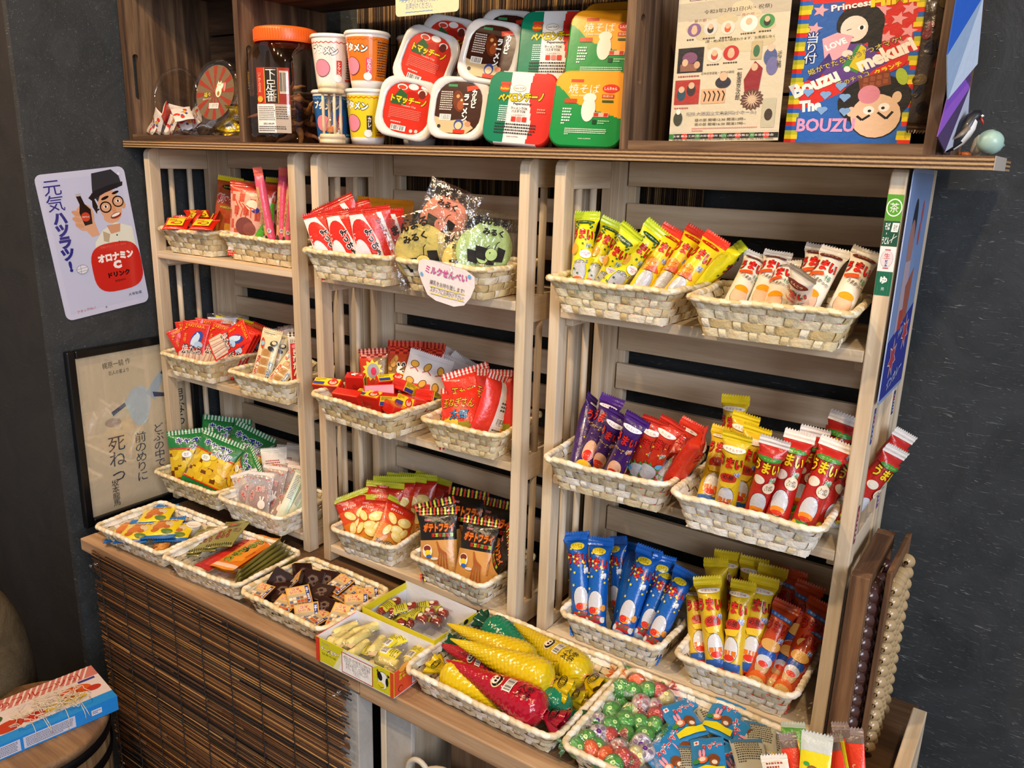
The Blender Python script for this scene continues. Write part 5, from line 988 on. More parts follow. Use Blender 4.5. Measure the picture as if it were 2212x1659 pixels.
# wrapped round candies
CANDY = printed('candy_shell', .12, .8, .02, 30)
WR = {c: clearmat('wrap_'+c, tint=h, gloss=.16, op=.14, col=h, bump=160) for c, h in (('clear', 'f4f4f6'), ('green', '8fdc8f'), ('orange', 'ffb060'), ('red', 'f08a8a'))}
def candy(key, col, spots, wrap, sc, flat=.62):
    def fn():
        r = .0105; mb = MB(); prof = [(r*math.sin(PI*i/10), -r*flat*math.cos(PI*i/10)) for i in range(11)]
        mb.lathe(prof, 24, col)
        draw(mb, [('e', .6*r*math.cos(a)*q, .6*r*math.sin(a)*q, .003, .0024, spots, a) for a, q in [(.2, 1), (1.5, .95), (2.7, 1), (4.1, .9), (5.2, 1.1), (0, 0)]] if spots else [], lambda x, y, l: V((x, y, r*flat*math.sqrt(max(0, 1-(x*x+y*y)/(r*r)))+l)), .002)
        o = mb.build('wrapped_candy', CANDY); fs = []
        mb = MB(); prof = [((r+.0009)*math.sin(PI*i/10), -(r*flat+.0009)*math.cos(PI*i/10)) for i in range(11)]; mb.lathe(prof, 20, 'fff'); fs.append(mb.build('wrapper', WR[wrap], o))
        for s in (1, -1):
            mb = MB(); vs = []
            for i, (x, w) in enumerate([(.0098, .0022), (.012, .0012), (.016, .0052), (.021, .0095)]):
                for q in range(9):
                    t = q/8*2-1; vs.append((s*x+.0012*math.cos(q*2.2)*i/3, w*t, (.0016*math.sin(q*2.6+s))*(.3+i*.55)))
            mb.add(vs, [(i*9+q, i*9+q+1, (i+1)*9+q+1, (i+1)*9+q) for i in range(3) for q in range(8)], col, True); fs.append(mb.build('twisted_end', WR[wrap], o))
        reg(o, *fs); return o
    design(key, fn, 'wrapped_candy', 'sweet', .01)
candy('ca_g', '6cc23a', 'c4e6a0', 'green', 1); candy('ca_w', 'e8d6dc', 'c8283a', 'clear', 1); candy('ca_p', 'e4dce8', '5a2a86', 'clear', 1); candy('ca_o', 'f0861c', None, 'orange', 1); candy('ca_r', 'c8404a', 'e88a8a', 'red', 1); candy('ca_y', 'e6dc4a', 'f4f0a0', 'clear', 1)
cl = [('ca_o', 565, 105), ('ca_o', 700, 160), ('ca_g', 550, 210), ('ca_g', 655, 240), ('ca_w', 740, 345), ('ca_r', 905, 235), ('ca_y', 965, 295), ('ca_g', 800, 225), ('ca_w', 880, 395), ('ca_r', 880, 470), ('ca_g', 455, 425), ('ca_y', 640, 440), ('ca_g', 720, 540), ('ca_g', 860, 565), ('ca_p', 335, 535), ('ca_g', 590, 510), ('ca_g', 460, 560), ('ca_g', 585, 645),
      ('ca_r', 425, 660), ('ca_p', 335, 640), ('ca_g', 770, 660), ('ca_p', 735, 735), ('ca_g', 225, 695), ('ca_o', 245, 795), ('ca_g', 315, 770), ('ca_o', 400, 845), ('ca_w', 520, 785), ('ca_r', 555, 870), ('ca_y', 690, 850), ('ca_p', 775, 815), ('ca_g', 470, 935), ('ca_r', 620, 905), ('ca_g', 130, 775), ('ca_r', 600, 360), ('ca_g', 560, 330), ('ca_r', 850, 320), ('ca_p', 690, 95), ('ca_g', 600, 85), ('ca_g', 660, 740), ('ca_r', 700, 410), ('ca_g', 520, 590), ('ca_o', 330, 860), ('ca_g', 440, 480)]
nm = dict(ca_g='green', ca_w='red-spotted white', ca_p='purple-spotted white', ca_o='orange', ca_r='red', ca_y='yellow')
row_ = lambda v: 'back' if v < 300 else ('middle' if v < 620 else 'front')
seen = {}
for i, (k, cu, cv) in enumerate(cl):
    u, v = 1200+cu/4.346, 1440+cv/4.346; dz = .034 if v < 1520 else .03; dz += rn.uniform(-.003, .007) if i < 33 else -.010
    o = put(k, V((0, 0, .01)), V((0, 0, 0)), 'x', nm[k]+' candies', 0, (0, -1, 0)); p = at(u, v, 'z', CT+dz)+V((.007, .008, 0))
    o.matrix_world = M.Translation(p) @ Euler((rn.uniform(-.4, .4)+.6, rn.uniform(-.4, .4), rn.uniform(-.5, 1.2))).to_matrix().to_4x4() @ M.Scale(1.22, 4)
    seen.setdefault(k, []).append((o, cu, cv))
num = ['first', 'second', 'third', 'fourth', 'fifth', 'sixth', 'seventh', 'eighth', 'ninth', 'tenth', 'eleventh', 'twelfth', 'thirteenth', 'fourteenth', 'fifteenth', 'sixteenth', 'seventeenth', 'eighteenth', 'nineteenth', 'twentieth']
for k, l in seen.items():
    l.sort(key=lambda t: t[2])
    for i, (o, cu, cv) in enumerate(l): o['label'] = f"{nm[k]} wrapped candy, {num[i]} of its kind from the back, {'left' if cu < 400 else 'right' if cu > 690 else 'middle'} of the heap"
# blue ramune packets
coopy = [('r', -.014, .044, -.0085, .0495, 'e8e6ea'), ('s', -.0112, .0467, .0022, 4, 'c8303a'), ('t', 'クッピー', .005, .041, (.022, .0085), 'd8303a', .25, .05, 'f4eef0', .06), ('e', .006, .023, .0065, .006, '7a4424'), ('e', .006, .018, .005, .005, '8a5430'), ('e', .0065, .018, .003, .003, 'e8dcc8'), ('e', -.006, .022, .0055, .005, 'd8703a'), ('e', -.006, .0225, .0035, .003, 'efd8cc'), ('e', -.008, .030, .0016, .005, 'e89ab0'), ('e', -.004, .030, .0016, .005, 'e89ab0'), ('e', -.013, .02, .004, .003, '3a8a3a'), ('p', [(-.0165, .004), (.0165, .004), (.0165, .013), (.008, .0115), (-.003, .014), (-.0165, .011)], 'e3d81e')]
soft('coopy', 'blue_tablet_candy_packet', 'sweet', .036, .056, .007, '2a86c8', '2a7ab8', coopy, None, .0006, p=.3, ro=.0008)
soft('coopyb', 'blue_tablet_candy_packet', 'sweet', .036, .056, .007, 'b8b8a8', 'b8b8a8', [('d', -.014, .022, .014, .050, 9, '4a4a40'), ('r', -.017, .004, .017, .014, 'e0b02a'), ('b', -.006, .006, .012, .013), ('r', -.017, .05, .017, .056, '3a7ab0')], None, .0006, p=.3, ro=.0008)
cp = [('coopy', (1448, 1530), (1494, 1600), .040, 'leftmost with its face in full view'), ('coopy', (1577, 1526), (1562, 1556), .036, 'at the back, a brown animal in view'), ('coopy', (1425, 1590), (1478, 1640), .030, 'half under the leftmost one'), ('coopy', (1524, 1605), (1530, 1668), .042, 'foremost in the middle, red lettering running down'), ('coopy', (1490, 1512), (1465, 1530), .024, 'lowest at the back left'), ('coopy', (1556, 1578), (1600, 1600), .028, 'in the middle with its yellow edge up'), ('coopyb', (1520, 1518), (1538, 1550), .022, 'turned to its grey back, behind the leftmost one'),
      ('coopyb', (1638, 1572), (1640, 1615), .030, 'turned to its grey back at the right'), ('coopyb', (1608, 1608), (1622, 1660), .036, 'turned to its back with a bar code, at the front right'), ('coopyb', (1488, 1622), (1490, 1668), .032, 'turned to its grey back at the front'), ('coopy', (1406, 1618), (1440, 1655), .028, 'at the front left beside the round candies'), ('coopyb', (1668, 1590), (1650, 1650), .024, 'slanting beside the tall sticks'), ('coopy', (1640, 1545), (1625, 1590), .020, 'at the back right corner'), ('coopyb', (1425, 1524), (1440, 1556), .020, 'at the back, next to the yellow candy'), ('coopy', (1560, 1620), (1590, 1665), .016, 'under the two front ones'), ('coopy', (1672, 1610), (1660, 1665), .016, 'lowest beside the tall sticks')]
for k, a, b, z, lab in cp: lay(k, a, CT+z, b, CT+z-.004, 'blue tablet candy packet '+lab, 'blue tablet candy packets', (rn.uniform(-.2, .2), -.4, 1), 1.22, 0, V((0, .002, .006)))
# tall stick sweets at the right front
soft('turtle', 'turtle_picture_stick_pack', 'sweet', .030, .115, .006, 'e2d31c', 'd8c81a', [('r', -.015, .098, .015, .112, 'c4ccc8'), ('e', .0, .078, .0085, .0065, '8a5a2a', -.7), ('e', .0, .078, .0065, .0045, 'a87838', -.7), ('e', .006, .067, .004, .004, '3aa04a'), ('e', -.008, .086, .003, .002, '3aa04a'), ('e', -.002, .070, .0035, .003, '3aa04a'), ('e', .0, .073, .0022, .0022, 'e88ab0'), ('e', .0065, .0675, .0012, .0014, 'f4f4f4'), ('p', [(.008, .01), (.015, .01), (.015, .05), (.010, .05)], '4a9ad8')], 'c4ccc8', .006)
soft('redst', 'red_stick_sweet', 'sweet', .020, .125, .007, 'd8381c', 'c8301a', [('t', 'いちごスティック', 0, .06, (.058, .0045), 'e8b08a', -1.5, .03), ('r', -.01, .11, .01, .118, '6a5a54')], '8a7a74', .008)
soft('greenst', 'green_picture_stick_pack', 'sweet', .030, .118, .006, '4a9a34', '3a8a2a', [('e', 0, .095, .009, .006, 'c8b03a', -.6), ('e', .004, .088, .004, .006, 'e8d23a'), ('e', -.003, .1, .003, .003, '2a5a2a')], 'b4c4b8', .006)
soft('yelst', 'yellow_stick_sweet', 'sweet', .020, .118, .006, 'e0cf1c', 'd8c81a', [], '9a9a8a', .006)
soft('whitest', 'white_topped_stick_sweet', 'sweet', .030, .100, .006, lambda u, t: 'dcd8cc' if t > .8 else 'd8982c', 'e8a03a', [('d', -.01, .086, .01, .094, 2, 'a04030')], 'e4e0d8', .006)
def sticks(k, a, b, y, lab, yaw=0): stand(k, (*a, *b), y, CT+.008, lab, 'tall stick sweets at the front right', yaw)
for t_ in [('greenst', (1713, 1562), (1716, 1650), -.14, 'green stick pack with a yellow bird picture, behind the red one', 0), ('redst', (1700, 1586), (1716, 1659), -.17, 'red stick sweet at the left of the turtle pack', 10), ('turtle', (1767, 1576), (1760, 1659), -.185, 'clear-topped yellow stick pack with a turtle picture', 0), ('redst', (1792, 1588), (1808, 1659), -.165, 'red stick sweet right beside the turtle pack', -20),
           ('yelst', (1804, 1588), (1818, 1659), -.15, 'yellow stick sweet between two red ones', -30), ('redst', (1814, 1562), (1826, 1659), -.135, 'red stick sweet standing tallest', -15), ('redst', (1844, 1574), (1850, 1659), -.14, 'red stick sweet at the far right', 0), ('whitest', (1671, 1632), (1676, 1659), -.185, 'white-topped stick sweet lowest at the left of the group', 5), ('yelst', (1732, 1590), (1738, 1659), -.15, 'yellow stick sweet half hidden behind the turtle pack', 20)]: sticks(*t_)
# ---------------------------------------------------------------- things on the top board
TB = .0147
def rrect(w, h, r, n=5):
    p = []
    for cx, cy, a0 in ((w/2-r, h/2-r, 0), (-w/2+r, h/2-r, 90), (-w/2+r, -h/2+r, 180), (w/2-r, -h/2+r, 270)):
        p += [(cx+r*math.cos(math.radians(a0+i*90/n)), cy+r*math.sin(math.radians(a0+i*90/n))) for i in range(n+1)]
    return p
def loft(mb, rings, col, cap0=None, cap1=None, smooth=True):
    n = len(rings[0]); vs = [v for r in rings for v in r]
    mb.add(vs, [(i*n+q, i*n+(q+1) % n, (i+1)*n+(q+1) % n, (i+1)*n+q) for i in range(len(rings)-1) for q in range(n)], col, smooth)
    if cap0: mb.add(rings[0], [list(range(n))[::-1]], cap0)
    if cap1: mb.add(rings[-1], [list(range(n))], cap1)
def tray(key, kind, ops, base):
    W, H = .104, .102
    def fn():
        P = lambda w, h, r, y: [(a, y, b+H/2) for a, b in rrect(w, h, r)]
        mb = MB()
        if kind == 'white':      # moulded white tray, printed film seen through an oval window
            loft(mb, [P(W, H, .026, -.001), P(W, H, .026, .002), P(W*.985, H*.985, .025, .003), P(W*.9, H*.9, .022, .020), P(W*.82, H*.84, .02, .028)], 'd9d6d2', None, 'd9d6d2')
            o = mb.build('noodle_tray', GLOSS); mb = MB()
            loft(mb, [P(W, H, .026, -.001), P(W*.975, H*.975, .025, -.0035), P(W*.93, H*.93, .024, -.0042), P(W*.80, H*.86, .030, -.0040), P(W*.77, H*.83, .030, -.0015)], 'dcd9d5', None, None); l = mb.build('rim_cover', GLOSS, o)
            mb = MB(); pts = [(a, b) for a, b in rrect(W*.78, H*.84, .030)]; mb.add([(a, -.0012, b+H/2) for a, b in pts], [list(range(len(pts)))[::-1]], base)
            draw(mb, ops, lambda x, z, l_: V((x, -.0013-l_, z)), 0); f = mb.build('printed_film', GLOSS, o); reg(o, l, f)
        else:
            loft(mb, [P(W, H, .018, 0), P(W, H, .018, .004), P(W*.92, H*.92, .016, .022), P(W*.84, H*.86, .014, .030)], 'd6d3d0', None, 'd6d3d0'); o = mb.build('noodle_tray', GLOSS); mb = MB()
            w_, h_ = W*1.03, H*1.04
            rr = [(w_, h_, .020, .005), (w_, h_, .020, -.002), (w_*.985, h_*.985, .0195, -.0048), (w_*.95, h_*.955, .018, -.006)]
            loft(mb, [P(*q) for q in rr], 'fff'); pts = rrect(w_*.95, h_*.955, .018); mb.add([(a, -.006, b+H/2) for a, b in pts], [list(range(len(pts)))[::-1]], base)
            cols = ops[0]
            for i, f in enumerate(mb.f): # lid edge takes the print colour next to it
                c = sum((mb.v[k] for k in f), V())/len(f); mb.c[i] = lin(cols(c.x, c.z))
            # front face bands
            mb.f.pop(); mb.c.pop(); mb.s.pop()
            N_ = 60; X = [-w_*.475+w_*.95*i/N_ for i in range(N_+1)]; Zs = [H/2-h_*.4775+h_*.955*i/N_ for i in range(N_+1)]; r_ = .018
            def clampp(x, z):
                cx, cz = w_*.475-r_, h_*.4775-r_; dx, dz = abs(x)-cx, abs(z-H/2)-cz
                if dx > 0 and dz > 0:
                    d = math.hypot(dx, dz)
                    if d > r_: x = math.copysign(cx+dx*r_/d, x); z = H/2+math.copysign(cz+dz*r_/d, z-H/2)
                return x, z
            for i in range(N_):
                for j in range(N_):
                    q = [clampp(X[a], Zs[b]) for a, b in ((i, j), (i+1, j), (i+1, j+1), (i, j+1))]
                    mb.add([(a, -.006, b) for a, b in q], [(0, 1, 2, 3)], cols((X[i]+X[i+1])/2, (Zs[j]+Zs[j+1])/2))
            draw(mb, ops[1:], lambda x, z, l_: V((x, -.0062-l_, z)), 0); l = mb.build('printed_lid', GLOSS, o); reg(o, l)
        return o
    design(key, fn, 'noodle_tray', 'instant noodles', H, W)
tray('tomato', 'white', [('e', -.015, .085, .009, .005, 'efe2d8'), ('e', -.015, .0845, .007, .0035, 'c8402a'), ('e', .004, .088, .009, .005, 'efe6dc'), ('e', .021, .081, .008, .005, 'efe2d8'), ('e', .021, .078, .006, .007, '6a2a20'), ('e', .004, .072, .012, .009, 'b01f14'), ('p', [(-.03, .062), (-.018, .082), (-.004, .074), (-.004, .055), (-.03, .055)], '2e5a30'), ('t', 'トマッチーノ', 0, .064, (.062, .0125), 'f0c81c', 0, .05, '5a1a10', .05), ('t', 'Tomato Cup', .002, .0545, (.026, .004), 'e8b0a0', 0, .03), ('d', -.03, .030, .026, .050, 7, 'e07a6a'), ('b', -.022, .012, .004, .021), ('e', .014, .015, .003, .003, 'f0c8c0'), ('e', .023, .016, .003, .003, 'f0c8c0'), ('d', -.024, .024, .012, .028, 1, 'f0c8c0')], 'cf2f1f')
tray('karubi', 'white', [('p', [(-.04, .036), (-.012, .03), (.014, .034), (.03, .02), (.018, .01), (-.02, .01), (-.036, .02)], 'c9b48a'), ('e', -.001, .062, .010, .018, '6a2c14', .3), ('e', .003, .056, .006, .008, '9a4a24'), ('e', -.003, .070, .003, .003, 'd89a5a'), ('e', .004, .064, .002, .002, 'e8c88a'), ('r', -.022, .085, -.006, .089, '3a8a5a'), ('d', -.033, .046, -.010, .078, 9, 'd8d0c8'), ('p', [(.010, .086), (.032, .09), (.034, .084), (.012, .078)], 'd8402a'), ('t', 'カ\nル\nビ', .025, .067, (.010, .030), 'f2f0ea', 0, .05, '1a100c', .06), ('t', 'ラ\nー\nメ\nン', .012, .052, (.010, .044), 'f2f0ea', 0, .05, '1a100c', .06), ('b', -.031, .030, -.011, .040), ('e', .004, .024, .008, .009, '3a4a8a'), ('e', .004, .0225, .006, .006, 'e6c29a'), ('r', -.004, .010, .016, .016, 'c8341f'), ('e', -.030, .020, .003, .003, '333'), ('e', .020, .026, .005, .004, 'e88a6a')], '3a1a12')
pep = lambda x, z: '0c7a58' if x < -.018 else ('e9e6e2' if x < .016+.004*math.sin(z*60) else 'd42f28')
tray('pepe', 'full', [pep, ('r', -.034, .083, -.018, .087, 'd8402a'), ('e', -.027, .078, .008, .005, 'd8501f'), ('t', 'Italian', -.027, .078, (.013, .0035), 'f0d030'), ('e', -.004, .079, .010, .005, 'b8a878'), ('e', -.004, .079, .009, .0042, 'efece4'), ('t', 'mini CUP', -.004, .079, (.015, .003), '6a5a3a'), ('t', 'ペペロンチーノ', 0, .066, (.070, .0125), 'd8c21c', .06, .05, '3a2a10', .05), ('t', 'Peperoncino', .004, .0565, (.028, .0045), '2a2a2a'), ('t', 'ラーメンでOK\nパスタでOK', .0, .048, (.026, .0085), '222', 0, .01), ('t', 'こんなの初めて!?', .0, .0405, (.022, .0032), 'b83a2a'), ('r', -.010, .031, -.003, .038, 'c83228'), ('r', -.0015, .031, .0055, .038, 'd87a70'), ('r', .007, .031, .014, .038, 'c83228'), ('d', -.031, .030, -.016, .054, 8, 'e8ece8'), ('d', -.034, .012, .030, .029, 4, '333'), ('d', .028, .044, .042, .052, 2, 'f0a08a'), ('t', 'made in JAPAN', -.004, .009, (.018, .002), '444')], 'e9e6e2')
yk = lambda x, z: 'f2a41c' if z > .052-x*.28+(.016*math.exp(-((x+.05)/.02)**2)) else '0c8a42'
tray('yaki', 'full', [yk, ('r', -.030, .087, -.012, .091, 'c8402a'), ('t', '焼そば', -.010, .078, (.044, .013), 'f2f0e6', 0, .05), ('e', .028, .079, .012, .006, 'd8301f'), ('t', 'しんちゃん', .028, .079, (.018, .0045), 'f6f0e8', 0, .03), ('t', 'Chow mein', -.018, .069, (.020, .003), 'f6ead0'), ('r', .017, .066, .034, .071, 'c8341f'), ('t', '熱湯3分', .0255, .0685, (.014, .0034), 'f6e8d8'), ('r', -.036, .058, -.018, .064, 'b8441f'), ('r', .018, .060, .034, .063, '1c5a34'), ('e', .0, .050, .010, .017, 'e9e4da'), ('e', .0, .066, .0095, .0065, 'efe6dc'), ('r', .008, .040, .030, .046, 'e8b8a8'), ('r', .009, .0405, .0155, .0455, 'c8341f'), ('r', .023, .0405, .029, .0455, 'c8341f'), ('d', -.037, .028, -.023, .052, 6, 'eef0ea'), ('r', .008, .030, .014, .036, '14402a'), ('d', .016, .030, .034, .036, 2, 'b8d8b8'), ('d', -.030, .014, .030, .024, 4, 'd8e8d8'), ('t', 'made in JAPAN', 0, .0095, (.018, .002), 'd8e8d8')], '0c8a42')
NG = 'square noodle trays on the top board'
for k, a, ya, b, yb, yaw, lab in [('tomato', (893, 170), .055, (865, 306), .03, 22, 'white tray with a red tomato noodle label, bottom row, leftmost'), ('karubi', (1000, 166), .055, (980, 312), .03, 0, 'white tray with a dark beef ramen label in glare, bottom row, second from the left'), ('pepe', (1137, 160), .055, (1112, 315), .03, -6, 'green, white and red noodle tray standing on the board in the bottom row'), ('yaki', (1285, 158), .055, (1262, 318), .03, -8, 'orange and green fried noodle tray standing on the board in the bottom row'),
       ('tomato', (945, 66), .085, (905, 170), .062, 8, 'white tray with a red tomato noodle label, upper row, nearest the cups'), ('karubi', (1078, 45), .085, (1047, 166), .062, -4, 'white tray with a dark beef ramen label, upper row, fully in view'), ('pepe', (1205, 28), .105, (1192, 155), .085, 2, 'shaded green, white and red noodle tray in the upper row'), ('yaki', (1318, 26), .085, (1300, 156), .064, -6, 'orange and green fried noodle tray in the upper row, partly behind the crate'),
       ('tomato', (980, 36), .13, (955, 150), .115, 0, 'white tray with a red tomato label, farthest back behind the upper row'), ('karubi', (1107, 22), .13, (1085, 150), .115, -8, 'white tray with a dark ramen label at the back, its right edge showing'), ('yaki', (1340, 8), .135, (1330, 140), .12, -4, 'orange fried noodle tray highest at the back beside the crate')]:
    T, B = at(*a, 'y', ya), at(*b, 'y', yb); put(k, T, B, lab, NG, yaw*.5, (.30, -1, .1), .94 if k in ('tomato', 'karubi') else 1.0)
# noodle cups
def ncup(key, base, ops):
    H = .088
    def fn():
        R = lambda z: .0268+(.036-.0268)*z/H
        mb = MB().lathe([(0, .002), (.024, .002), (.0262, 0), (R(.01), .01), (R(.082), .082)], 48, 'efece8')
        S_ = lambda x, z, l: V(((R(z)+l+.0002)*math.sin(x/.032), -(R(z)+l+.0002)*math.cos(x/.032), z))
        for i in range(30):
            a = -2.6+5.2*i/30; mb.add([S_(a*.032, .012, 0), S_((a+5.2/30)*.032, .012, 0), S_((a+5.2/30)*.032, .078, 0), S_(a*.032, .078, 0)], [(0, 1, 2, 3)], base, True)
        draw(mb, ops, S_, .005); o = mb.build('noodle_cup', GLOSS)
        a = MB().lathe([(.0355, .0815), (.0375, .083), (.0378, .0855), (.036, .0875), (.034, .087)], 48, 'f2efeb').build('cup_rim', GLOSS, o)
        b = MB().lathe([(0, .0868), (.0345, .087), (.036, .0880), (0, .0884)], 40, 'dcd8cc').build('foil_lid', GLOSS, o); reg(o, a, b); return o
    design(key, fn, 'noodle_cup', 'instant noodles', H, .07)
def cops(fg, tagc, tagt, band, ear='e2708a'):
    return [('l', [(-.08+.004*i, .074+(.0012 if i % 2 else -.0012)) for i in range(41)], .0012, band), ('t', 'ブタメン', -.008, .062, (.046, .0135), 'f6f4f0', -.1, .06, '161210', .06), ('e', -.014, .034, .015, .014, '3a1a1a'), ('e', -.014, .034, .0142, .0132, 'ec8aa0'), ('r', .012, .020, .021, .046, tagc), ('t', tagt, .0165, .033, (.006, .022), 'f4ece4', 0, .03), ('d', .030, .018, .058, .072, 14, '2a2a2a'), ('r', .028, .014, .060, .017, band), ('e', .014, .018, .007, .006, 'f4f2ee')]
ncup('n_w', 'e6e1dc', cops('w', 'c8322a', 'と\nん\nこ\nつ', 'c8322a')); ncup('n_o', 'e8791c', cops('w', 'd8446a', 'に\nん\nに\nく', 'c8641c')); ncup('n_b', '1f5fa8', cops('w', 'a82a3a', '塩', '7ab0dc')); ncup('n_y', 'e9cf1c', cops('w', '2a2420', 'カ\nレ\nー', 'd8581c'))
for k, x, y, z, rz, lab in [('n_b', -.580, .052, TB, 35, 'blue pork noodle cup standing on the board behind the wooden sand timer'), ('n_y', -.4985, .050, TB, 20, 'yellow pork noodle cup standing on the board beside the sand timer'), ('n_w', -.582, .055, TB+.0885, 35, 'white pork noodle cup stacked on the blue cup'), ('n_o', -.496, .050, TB+.0885, 18, 'orange pork noodle cup stacked on the yellow cup'), ('n_y', -.452, .128, TB+.0885, 40, 'yellow pork noodle cup in the back, stacked high'), ('n_w', -.452, .128, TB, 40, 'noodle cup in the back beneath the hidden yellow one')]:
    d = DES[k]; o = d['proto'] or d['fn']()
    if d['proto'] is None: d['proto'] = o
    else: o = copy_tree(o)
    o.location = (x, y, z); o.rotation_euler.z = math.radians(rz); tag(o, lab, 'instant noodles', 'round noodle cups')
# jar with an orange lid
jr = empty('snack_jar', (-.6805, .040, TB), 'large clear plastic jar with an orange screw lid and a red and black label', 'jar')
JR = .060
def ring(r, z, sq=.22):
    o = []
    for k in range(48):
        a = 2*PI*k/48; q = r*(1-sq*.16*math.cos(4*a)); o.append((q*math.cos(a), q*math.sin(a), z))
    return o
mb = MB(); rs = [(.050, .001, 1), (.056, .004, 1), (.060, .014, 1), (.061, .05, 1), (.061, .13, 1), (.058, .148, .8), (.052, .160, .4), (.049, .166, 0), (.049, .178, 0)]
loft(mb, [ring(r, z, s) for r, z, s in rs], 'fff', 'fff'); mb.build('jar_body', clearmat('jar_plastic', tint='ebe2d8', gloss=.06, rough=.06), jr)
mb = MB(); n = 72; lp = [(.0535, .166), (.0545, .168), (.0545, .186), (.0525, .1895), (.046, .191)]
mb.lathe(lp+[(0, .1905)], n, 'e8641c'); 
for k in range(n): a = 2*PI*k/n; mb.box(.0543, -.0008, .169, .0552, .0008, .186, 'e2601a', m=M.Rotation(a, 4, 'Z'))
mb.build('screw_lid', plain('orange_lid', 'e8641c', .35, 0, 0), jr)
mb = MB(); S_ = lambda x, z, l: V(((JR+.0025+l)*math.sin(x/JR), -(JR+.0025+l)*math.cos(x/JR), z))
draw(mb, [('r', -.029, .063, .031, .122, 'b8321c'), ('r', -.012, .065, .013, .121, 'd8a23a'), ('r', -.0105, .065, .0115, .121, '161210'), ('t', '下\n足\n番', .0005, .093, (.019, .052), 'f2eee8', 0, .06), ('b', .015, .080, .029, .117), ('t', 'い\nか\nの\n足', -.021, .098, (.006, .032), 'e8c8a0'), ('e', -.021, .071, .006, .005, 'd8a83a'),
    ('r', -.029, .016, .031, .063, 'e8e5e2'), ('d', -.026, .036, .006, .060, 8, '4a4a4a'), ('d', .008, .038, .028, .060, 6, '5a5a5a'), ('t', '2021.04.09', -.006, .031, (.020, .003), '333'), ('d', -.026, .018, .024, .028, 3, '4a4a4a')], S_, .004)
lb = mb.build('paper_label', CARD, jr); lb.rotation_euler.z = math.radians(22)
rn = random.Random(4)
for k in range(34):
    a, r, z = rn.uniform(0, 6.28), rn.uniform(.012, .044), .012+k*.0022
    mb = MB(); p = [V((0, 0, 0))]; d = V((rn.uniform(-1, 1), rn.uniform(-1, 1), rn.uniform(-.5, .9))).normalized()
    for i in range(6): d = (d+V((rn.uniform(-.4, .4), rn.uniform(-.4, .4), rn.uniform(-.4, .4)))).normalized(); p.append(p[-1]+d*.008)
    mb.tube(p, [.004, .006, .0055, .0045, .0035, .0025, .001], 7, rn.choice(['6a4022', '8a5a30', '573218', 'a07040']))
    o = mb.build('dried_squid_piece', MATTE); o.location = (-.6805+r*math.cos(a)*.9, .040+r*math.sin(a)*.9, TB+z+.004); tag(o, 'curled brown piece of dried squid inside the orange-lidded jar', 'snack', 'dried squid pieces in the jar')
# sand timer
st = empty('sand_timer', (-.5345, .004, TB), 'small sand timer in a pale wooden frame, standing before the noodle cups', 'timer'); PW = {a: wood('birch_'+a, 'c9b088', 'ddc9a4', 'ead9ba', a, 2) for a in 'z'}
for z in (0, .079): MB().lathe([(0, z), (.0195, z), (.0215, z+.002), (.0205, z+.006), (.0185, z+.0072), (.0205, z+.0085), (.0215, z+.012), (.0195, z+.0155), (0, z+.0155)], 32).build('wooden_cap', PW['z'], st)
for k in range(4): a = PI/4+k*PI/2+.3; MB().tube([(.0145*math.cos(a), .0145*math.sin(a), z) for z in (.0150, .030, .047, .064, .0795)], [.0021, .0027, .0023, .0027, .0021], 10).build('wooden_rod', PW['z'], st)
MB().lathe([(.001, .0158), (.0095, .019), (.0105, .030), (.006, .040), (.0012, .0472), (.006, .0545), (.0105, .064), (.0095, .075), (.001, .0788)], 24).build('glass_bulb', PLAST, st)
MB().lathe([(0, .0175), (.0085, .019), (.0090, .024), (0, .030)], 20, 'c8783a').build('sand', MATTE, st)
